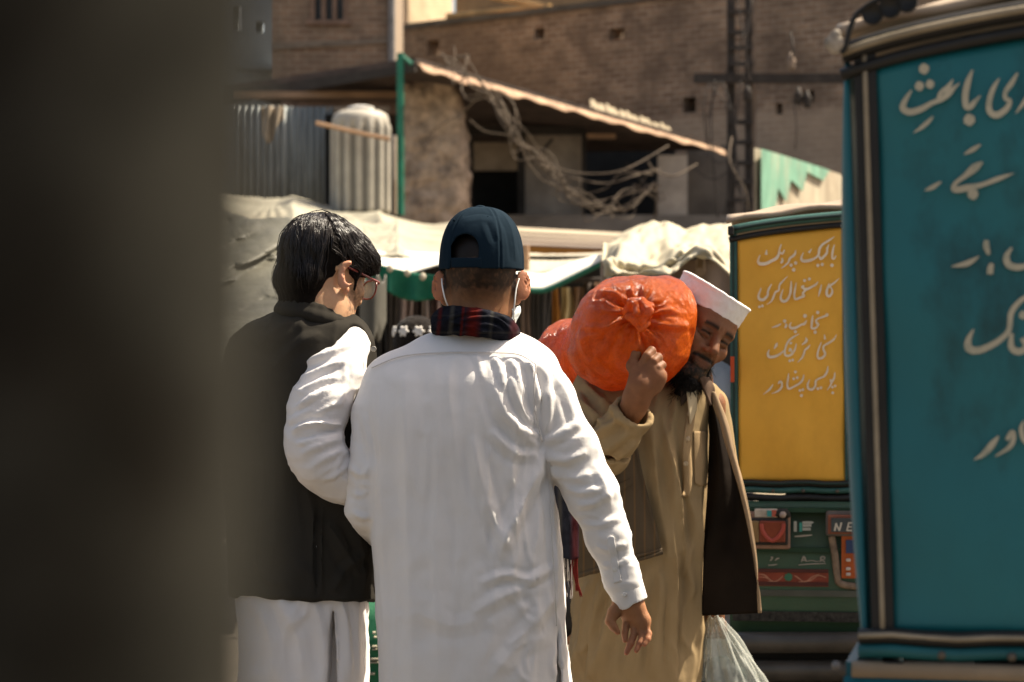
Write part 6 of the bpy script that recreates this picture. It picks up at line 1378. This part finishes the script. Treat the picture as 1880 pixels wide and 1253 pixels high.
def strip(name, left, right, y, m, th=.006, parent=pp, wob=.006, nu=26, nv=46):
    Lp, Rp = rail(left), rail(right); mb = MB()
    def fn(u, v):
        i = v*(len(Lp)-1); a = int(i); w = i - a; a2 = min(a+1, len(Lp)-1); p = Lp[a]*(1-w) + Lp[a2]*w
        i = v*(len(Rp)-1); a = int(i); w = i - a; a2 = min(a+1, len(Rp)-1); r = Rp[a]*(1-w) + Rp[a2]*w
        c = p*(1-u) + r*u; return P(c[0], c[1], y(u, v) + wob*math.sin(u*6.5 + v*5)*math.sin(v*3.1 + .4))
    mb.sheet(fn, nu, nv, th); return mb.build(name, m, parent, True)
co = strip('coat_front', [(1048, 800), (1050, 880), (1052, 960), (1056, 1058)], [(1166, 800), (1180, 870), (1198, 940), (1216, 1012)], lambda u, v: YP - .165 - .025*math.sin(math.pi*min(u*1.1, 1))**.7 - .01*v + .03*(1-u)**3, M_tweed)
strip('hem', [(1056, 1052), (1056, 1062)], [(1216, 1008), (1217, 1016)], lambda u, v: YP - .178 - .025*math.sin(math.pi*min(u*1.1, 1))**.7 + .03*(1-u)**3, M_tweed, .007, co)
strip('pocket_flap', [(1122, 896), (1124, 911)], [(1160, 876), (1162, 890)], lambda u, v: YP - .203, M_tweed, .004, co, 0, 8, 6)
ln = strip('coat_lining', [(1299, 716), (1302, 800), (1300, 900), (1293, 1000), (1289, 1131)], [(1306, 722), (1336, 830), (1366, 930), (1384, 1020), (1396, 1126)], lambda u, v: YP - .10 - .06*u*v + .03*(1-v), M_lining, .006, pp, .014)
strip('coat_edge', [(1302, 716), (1318, 768), (1342, 842), (1366, 926), (1384, 1018), (1394.5, 1126)], [(1312, 722), (1334, 776), (1352, 846), (1371, 926), (1386.5, 1018), (1396.5, 1126)], lambda u, v: YP - .108 - .06*v, cloth_mat('tan_coat_cloth', (.24, .17, .105)), .008, ln, .006, 8, 60)
strip('lapel', [(1282, 690), (1290, 712), (1304, 745)], [(1300, 694), (1312, 716), (1306, 742)], lambda u, v: YP - .125 + .02*u, mat('brown_lapel', (.07, .04, .022), .8, .3, 20), .006, ln, .003, 10, 14)
strip('coat_shoulder', [(1064, 700), (1072, 740), (1082, 800)], [(1130, 700), (1104, 740), (1090, 800)], lambda u, v: YP - .06 - .05*v, M_tweed, .006, co, .004, 10, 14)
# shalwar
V = Vol((.05, 5.7, .06), (.6, 6.2, .72), .012)
for s in (-1, 1): V.chain([((P(1174, 0, YP)[0] + s*.07, YP, .62), .08), ((P(1174, 0, YP)[0] + s*.1, YP, .4), .11), ((P(1174, 0, YP)[0] + s*.1, YP, .12), .07)], .02)
v_, q_ = V.mesh(2); link_mesh('shalwar', bump_noise(v_, q_, .008, 9, 6), q_, M_khaki, pp)

# ------------------------------------------------------------ orange sack
M_sack = mat('orange_net', (.76, .15, .009), .20, .25, 6, .0, spec=.4, dirt=(.36, .034, .004), dscale=10, damt=.7, transl=.34)
nt = M_sack.node_tree; n = nt.nodes; l = nt.links; b = n['Principled BSDF']; tcn = [x for x in n if x.type == 'TEX_COORD'][0]
w1 = n.new('ShaderNodeTexVoronoi'); w1.inputs['Scale'].default_value = 22; w1.feature = 'SMOOTH_F1'
w2 = n.new('ShaderNodeTexNoise'); w2.inputs['Scale'].default_value = 95; w2.inputs['Detail'].default_value = 3
w3 = n.new('ShaderNodeTexWave'); w3.inputs['Scale'].default_value = 120; w3.inputs['Distortion'].default_value = 3.5; w3.inputs['Detail Scale'].default_value = .4
for w in (w1, w2, w3): l.new(tcn.outputs['Object'], w.inputs['Vector'])
prev = None
w4 = n.new('ShaderNodeTexNoise'); w4.noise_type = 'RIDGED_MULTIFRACTAL'; w4.inputs['Scale'].default_value = 9; w4.inputs['Detail'].default_value = 4; w4.inputs['Distortion'].default_value = 1.2; l.new(tcn.outputs['Object'], w4.inputs['Vector'])
for src, st, di in ((w4.outputs[0], .6, .012), (w1.outputs[0], .35, .012), (w2.outputs[0], 1.0, .006), (w3.outputs[1], .8, .003)):
    bp = n.new('ShaderNodeBump'); bp.inputs['Strength'].default_value = st; bp.inputs['Distance'].default_value = di; l.new(src, bp.inputs['Height'])
    if prev: l.new(prev.outputs[0], bp.inputs['Normal'])
    prev = bp
l.new(prev.outputs[0], b.inputs['Normal'])
b.inputs['Sheen Roughness'].default_value = .35; b.inputs['Sheen Tint'].default_value = (1, .8, .68, 1)
src_ = b.inputs['Base Color'].links[0].from_socket; vn = n.new('ShaderNodeTexVoronoi'); vn.feature = 'DISTANCE_TO_EDGE'; vn.inputs['Scale'].default_value = 105; l.new(tcn.outputs['Object'], vn.inputs['Vector'])
vr = n.new('ShaderNodeMapRange'); vr.inputs[1].default_value = .0; vr.inputs[2].default_value = .25; vr.inputs[3].default_value = .0; vr.inputs[4].default_value = .18; l.new(vn.outputs['Distance'], vr.inputs[0])
mxv = n.new('ShaderNodeMix'); mxv.data_type = 'RGBA'; mxv.inputs[7].default_value = (.20, .020, .004, 1); l.new(vr.outputs[0], mxv.inputs[0]); l.new(src_, mxv.inputs[6]); l.new(mxv.outputs[2], b.inputs['Base Color'])     # the contents show dark through the net
b.inputs['Coat Weight'].default_value = .45; b.inputs['Coat Roughness'].default_value = .13; b.inputs['Coat IOR'].default_value = 1.28
# fine slack of the net catching the sun
w5 = n.new('ShaderNodeTexNoise'); w5.inputs['Scale'].default_value = 75; w5.inputs['Detail'].default_value = 2; l.new(tcn.outputs['Object'], w5.inputs['Vector'])
bc = n.new('ShaderNodeBump'); bc.inputs['Strength'].default_value = 1.; bc.inputs['Distance'].default_value = .007; l.new(w5.outputs[0], bc.inputs['Height']); l.new(prev.outputs[0], bc.inputs['Normal']); l.new(bc.outputs[0], b.inputs['Coat Normal'])
YS = 5.78
so = empty('sack', tuple(P(1165, 700, YS)), 'bulging orange net sack with a knotted neck, carried on the porter\'s shoulder', 'sack')
V = Vol(P(975, 790, 5.5) + [-.02, 0, -.02], P(1300, 480, 6.4) + [.02, 0, .02], .0045)
kn = P(1171, 574, YS - .135)
V.ell(P(1163, 610, YS + .02), (.140, .150, .132), rot(0, 0, R(8)), 0, 'add', 2.35)
V.ell(P(1215, 565, YS + .04), (.075, .10, .070), None, .05); V.ell(P(1110, 640, YS + .02), (.075, .1, .085), None, .05)
V.cone(P(1130, 630, YS + .12), P(1040, 684, YS + .40), .10, .095, .02)
V.ell(P(1040, 668, YS + .33), (.088, .12, .115), rot(R(20), 0, R(15)), .03)
# pleats gathered towards the knot
v_, q_ = V.mesh(3); nv = vnormals(v_, q_)
rk = v_ - kn; rxy = np.hypot(rk[:, 0], rk[:, 2]); an = np.arctan2(rk[:, 2], rk[:, 0]); front = np.clip(-nv[:, 1]*1.5, 0, 1)*np.clip((YS + .02 - v_[:, 1])/.05, 0, 1)
amp = np.exp(-(rxy/.075)**1.6)*front
amp2 = np.exp(-(rxy/(.085 + .035*np.sin(an*5 + 1)))**1.6)*front
d = amp2*(.0075*np.sin(an*11 + noise3(v_, 14, 3)*3.4) + .005*np.sin(an*23 + noise3(v_, 20, 4)*4)) - .030*np.exp(-(rxy/.04)**2)*front
d += .0045*noise3(v_, 22, 5, 3) + .004*noise3(v_*np.array([1, 1, 2.]), 11, 8, 2)
v_ = v_ + nv*d[:, None]
v_ = folds(v_, nv, [([(1171, 590), (1172, 620), (1168, 650)], 5, 5), ([(1150, 585), (1110, 600), (1070, 600)], 6, 3.5), ([(1140, 600), (1105, 640), (1080, 670)], 7, 3), ([(1190, 590), (1230, 600), (1265, 600)], 6, 4), ([(1060, 600), (1080, 660), (1120, 700)], 7, 3.5), ([(1040, 640), (1060, 690), (1065, 730)], 8, 4), ([(1010, 640), (1030, 670), (1050, 700)], 7, 3)], YS)
sb_ = link_mesh('sack_body', v_, q_, M_sack, so); vS, qS = v_, q_
V = Vol(kn - .06, kn + .06, .0022)
kr = lambda u, v, dy: P(u, v, YS - .15 + dy)
V.chain([(kr(1150, 574, .01), .010), (kr(1160, 556, -.015), .011), (kr(1178, 553, -.024), .0095), (kr(1192, 563, -.02), .011), (kr(1188, 582, -.02), .011), (kr(1170, 588, -.024), .010), (kr(1154, 582, -.01), .010)], .005)
V.chain([(kr(1180, 560, -.025), .011), (kr(1190, 572, -.036), .012), (kr(1180, 588, -.03), .010), (kr(1182, 603, -.016), .007)], .004); V.cone(kr(1172, 574, .04), kr(1172, 572, -.01), .026, .016, .01)
V.chain([(kr(1165, 590, -.02), .009), (kr(1176, 602, -.022), .009), (kr(1189, 594, -.02), .008)], .004); V.chain([(kr(1166, 560, -.03), .009), (kr(1170, 575, -.036), .009)], .004)
vv2, qq2 = V.mesh(1); vv2 = bump_noise(vv2, qq2, .002, 60, 3); link_mesh('knot', vv2, qq2, M_sack, so)

# plastic carrier bag in his left hand
bgE = empty('carrier_bag', tuple(P(1335, 1300, YP - .04)), 'cloudy white plastic carrier bag with dark goods, hanging from the porter\'s left hand', 'bag')
def carr(u, v):
    a = 2*math.pi*u; w = np.interp(v, [0, .06, .25, .5, .75, .92, 1], [.012, .022, .048, .080, .100, .095, .02]); t = np.interp(v, [0, .3, .8, 1], [.012, .035, .07, .01])
    cxb = 1311 + 30*min(v*1.6, 1); c = P(cxb, 1130 + 215*v, YP - .05)
    rp = 1 + (.16*math.sin(a*9 + v*3) + .10*math.sin(a*17 - v*6) + .05*math.sin(a*31 + v*14))*(1 - v)**.7*min(1, v*6)
    return c + np.array([w*rp*math.cos(a), t*rp*math.sin(a), .006*math.sin(a*4)])
mb = MB(); mb.sheet(carr, 120, 50, .0016)
M_poly = mat('cloudy_polythene', (.50, .52, .47), .3, .1, 8, .5, 22, .010, spec=.5); M_poly.node_tree.nodes['Principled BSDF'].inputs['Alpha'].default_value = .34
mb.build('bag_skin', M_poly, bgE, True)
V = Vol(P(1275, 1350, YP - .15), P(1420, 1160, YP + .06), .006); rr = np.random.default_rng(5)
V.ell(P(1334, 1295, YP - .05), (.066, .040, .085), None, 0); V.ell(P(1324, 1240, YP - .05), (.036, .026, .05), None, .02)
for k in range(14): V.ell(P(1332 + rr.normal(0, 20), 1280 + rr.uniform(-55, 50), YP - .05 + rr.normal(0, .008)), rr.uniform(.018, .028, 3), None, .012)
v_, q_ = V.mesh(1); link_mesh('contents', bump_noise(v_, q_, .004, 40, 2), q_, mat('dark_green_goods', (.03, .055, .05), .6, .6, 14, .3), bgE)

# ------------------------------------------------------------ others in the crowd
YC = 8.9
pc = person('short person in a black knitted cap with white flowers, behind the two men in front', P(765, 0, YC)[0], YC)
hcC = P(764, 652, YC); RC_ = rot(R(172), R(4), 0)
V = Vol(P(764, 0, YC) * [1, 1, 0] - [.3, .24, 0], P(764, 0, YC) * [1, 1, 0] + [.3, .24, 1.62], .008, [(0, 1.1, .02), (1.1, 1.6, .005)])
add_head(V, hcC, RC_, .98); cx = P(764, 0, YC)[0]
V.chain([(hcC + [0, .02, -.06], .05), (hcC + [0, .02, -.2], .055)], .02); V.torso([(.85, cx, .14, YC, .10, 2.3), (1.1, cx, .15, YC, .11, 2.3), (1.2, cx, .13, YC, .09, 2.3)], .03); legs(V, cx, YC, .82, .08, R(180))
for s in (-1, 1):
    V.chain([((cx + s*.17, YC, 1.14), .045), ((cx + s*.21, YC, .90), .036), ((cx + s*.19, YC - .06, .70), .026)], .02); V.cone((cx + s*.19, YC - .06, .69), (cx + s*.19, YC - .07, .63), .026, .02, .01)
    for k in range(4): V.cone((cx + s*.19 + (k-1.5)*.016, YC - .07, .63), (cx + s*.19 + (k-1.5)*.014, YC - .085, .565), .008, .007, .004)
    V.cone((cx + s*.165, YC - .075, .66), (cx + s*.155, YC - .10, .62), .009, .008, .005)
v_, q_ = V.mesh(2); z_ = headlocal(v_, hcC, RC_); hz = ((z_[:, 2] > .0)*(z_[:, 1] < .04)*(z_[:, 2] < .2) + np.exp(-((z_[:, 2]-.022)/.005)**2)*(np.abs(z_[:, 0]) < .046)*(z_[:, 1] > .05))
link_mesh('body', v_, q_, M_skin_d, pc, attrs={'hair': np.clip(hz, 0, 1), 'pink': np.zeros(len(v_))})
V = Vol((cx - .32, YC - .24, .5), (cx + .32, YC + .24, 1.34), .010)
V.torso([(.55, cx, .20, YC, .15, 2.3), (.9, cx, .18, YC, .135, 2.3), (1.15, cx, .185, YC, .125, 2.3), (1.235, cx, .14, YC, .10, 2.2), (1.28, cx, .07, YC + .01, .075, 2)], 0)
for s in (-1, 1): V.chain([((cx + s*.165, YC, 1.16), .062), ((cx + s*.215, YC, .90), .052), ((cx + s*.192, YC - .06, .71), .04)], .02)
v_, q_ = V.mesh(2); link_mesh('coat', bump_noise(v_, q_, .006, 12, 2), q_, cloth_mat('black_coat', (.022, .02, .019)), pc)
V = Vol((cx - .14, YC - .12, .05), (cx + .14, YC + .12, .6), .012)
for s in (-1, 1): V.chain([((cx + s*.08, YC, .58), .10), ((cx + s*.08, YC, .12), .07)], .01)
v_, q_ = V.mesh(2); link_mesh('trousers', v_, q_, cloth_mat('dark_trousers', (.03, .028, .03)), pc)
V = Vol(hcC - [.13, .14, .02], hcC + [.13, .14, .18], .004)
V.ell(hcC + [0, .008, .040], (.086, .104, .104), None, 0, 'add', 2.3); G = V.grid((slice(None),)*3); V.f = np.maximum(V.f, hcC[2] + .022 - G[2] + 0*V.f).astype(np.float32); V.ell(hcC + [0, .008, .036], (.078, .096, .096), None, .002, 'sub')
v_, q_ = V.mesh(2); v_ = bump_noise(v_, q_, .002, 90, 2); kcap = link_mesh('knitted_cap', v_, q_, mat('black_knit', (.014, .011, .009), .95, .3, 90, .8, 220, .003, spec=.03, sheen=.08), pc)
for k in range(9):
    a_ = 2*math.pi*(k + .22)/9; c0 = hcC + np.array([.0835*math.sin(a_), .008 - .1005*math.cos(a_), .086]); nrm = np.array([math.sin(a_), -math.cos(a_), .12]); nrm /= np.linalg.norm(nrm); t1 = np.cross(nrm, [0, 0, 1]); t1 /= np.linalg.norm(t1); t2 = np.cross(nrm, t1); mb = MB()
    ring_ = lambda rr0, h: [c0 + nrm*h + rr0*(1 + .22*math.cos(6*b_))*(math.cos(b_)*t1 + math.sin(b_)*t2) for b_ in np.linspace(0, 2*math.pi, 36, endpoint=False)]
    vs_ = ring_(.0185, -.004) + ring_(.0185, .002) + ring_(.012, .0055) + ring_(.005, .002) + [c0 + nrm*.003]
    mb.add(vs_, [(36*r_ + i_, 36*r_ + (i_+1) % 36, 36*(r_+1) + (i_+1) % 36, 36*(r_+1) + i_) for r_ in range(3) for i_ in range(36)] + [(108 + i_, 108 + (i_+1) % 36, 144) for i_ in range(36)])
    mb.build('flower', mat('white_wool', (.7, .66, .6), .95), kcap, True)

YW = 7.45
pw = person('person in a pale blue-white kameez, almost hidden between the porter and the yellow rickshaw', P(1290, 0, YW)[0], YW)
cx = P(1262, 0, YW)[0]; hcW = P(1262, 600, YW); RW_ = rot(R(10), 0, 0)
V = Vol((cx - .34, YW - .22, 0), (cx + .3, YW + .24, 1.66), .008, [(0, 1.2, .02), (1.2, 1.62, .006)])
add_head(V, hcW, RW_); V.chain([(hcW + [0, -.02, -.06], .055), (hcW + [.01, -.01, -.2], .06)], .02); V.torso([(.8, cx, .15, YW, .10, 2.3), (1.2, cx, .16, YW, .11, 2.3), (1.3, cx, .14, YW, .08, 2.3)], .03); legs(V, cx, YW, .78, .08)
wj = [(P(1302, 715, YW), .048), (P(1308, 860, YW + .02), .036), (P(1300, 960, YW + .14), .027)]
V.chain(wj, .02); V.chain([((cx - .17, YW, 1.25), .048), ((cx - .21, YW + .02, .98), .036), ((cx - .16, YW + .15, .80), .026)], .02)
for w0 in (wj[2][0], np.array([cx - .16, YW + .15, .80])):
    V.cone(w0, w0 + [0, .04, -.05], .026, .022, .01)
    for k in range(4): V.chain([(w0 + [(k-1.5)*.017, .05, -.06], .0085), (w0 + [(k-1.5)*.016, .07, -.10], .008), (w0 + [(k-1.5)*.015, .065, -.13], .007)], .004)
    V.cone(w0 + [.02, .02, -.03], w0 + [.035, .04, -.07], .010, .008, .006)
v_, q_ = V.mesh(2); z_ = headlocal(v_, hcW, RW_); link_mesh('body', v_, q_, M_skin_a, pw, attrs={'hair': ((z_[:, 2] > -.01)*(z_[:, 1] < .05)*(z_[:, 2] < .2)*1.), 'pink': np.zeros(len(v_))})
V = Vol((cx - .36, YW - .22, .42), (cx + .3, YW + .26, 1.42), .009)
V.torso([(.45, cx, .2, YW, .15, 2.4), (.9, cx, .185, YW, .14, 2.4), (1.25, cx + .01, .185, YW, .13, 2.4), (1.33, cx + .01, .15, YW, .1, 2.2), (1.38, cx, .07, YW - .01, .07, 2)], 0)
V.chain([(P(1300, 698, YW), .066), (P(1303, 780, YW), .062), (P(1309, 860, YW + .02), .052), (P(1301, 955, YW + .13), .04)], .02); V.chain([((cx - .16, YW, 1.26), .064), ((cx - .215, YW + .02, .98), .05), ((cx - .165, YW + .14, .82), .038)], .02)
v_, q_ = V.mesh(2); nv = vnormals(v_, q_)
v_ = folds(v_, nv, [([(1310, 715), (1325, 730), (1340, 755)], 5, 6), ([(1306, 740), (1325, 765), (1344, 790)], 5, 6), ([(1310, 790), (1328, 800), (1344, 830)], 5, 5)], YW)
link_mesh('kameez', bump_noise(v_, q_, .004, 14, 6), q_, cloth_mat('bluish_white_cotton', (.66, .69, .72)), pw)
V = Vol((cx - .2, YW - .15, .05), (cx + .2, YW + .15, .5), .012)
for s in (-1, 1): V.chain([((cx + s*.08, YW, .5), .11), ((cx + s*.08, YW, .12), .07)], .02)
v_, q_ = V.mesh(2); link_mesh('shalwar', v_, q_, M_white_cotton2, pw)

# black helmet-shaped bag glimpsed behind the scarf tassels
V = Vol(P(1000, 1190, 6.7) , P(1085, 1060, 7.1), .006); V.ell(P(1036, 1120, 6.9), (.07, .1, .085), None, 0, 'add', 2.5)
v_, q_ = V.mesh(2); blk = empty('shoulder_bag', tuple(P(1036, 1185, 6.9)), 'black rounded bag glimpsed below the scarf tassels', 'bag'); link_mesh('bag_body', bump_noise(v_, q_, .004, 20, 2), q_, mat('black_leather', (.015, .014, .013), .5, .3, 10), blk)
mb = MB(); mb.tube(cr([P(1012, 1175, 6.83), P(1036, 1180, 6.80), P(1058, 1165, 6.82)], 8), .010, 8); mb.build('trim', mat('orange_trim', (.22, .10, .04), .7), blk, True)
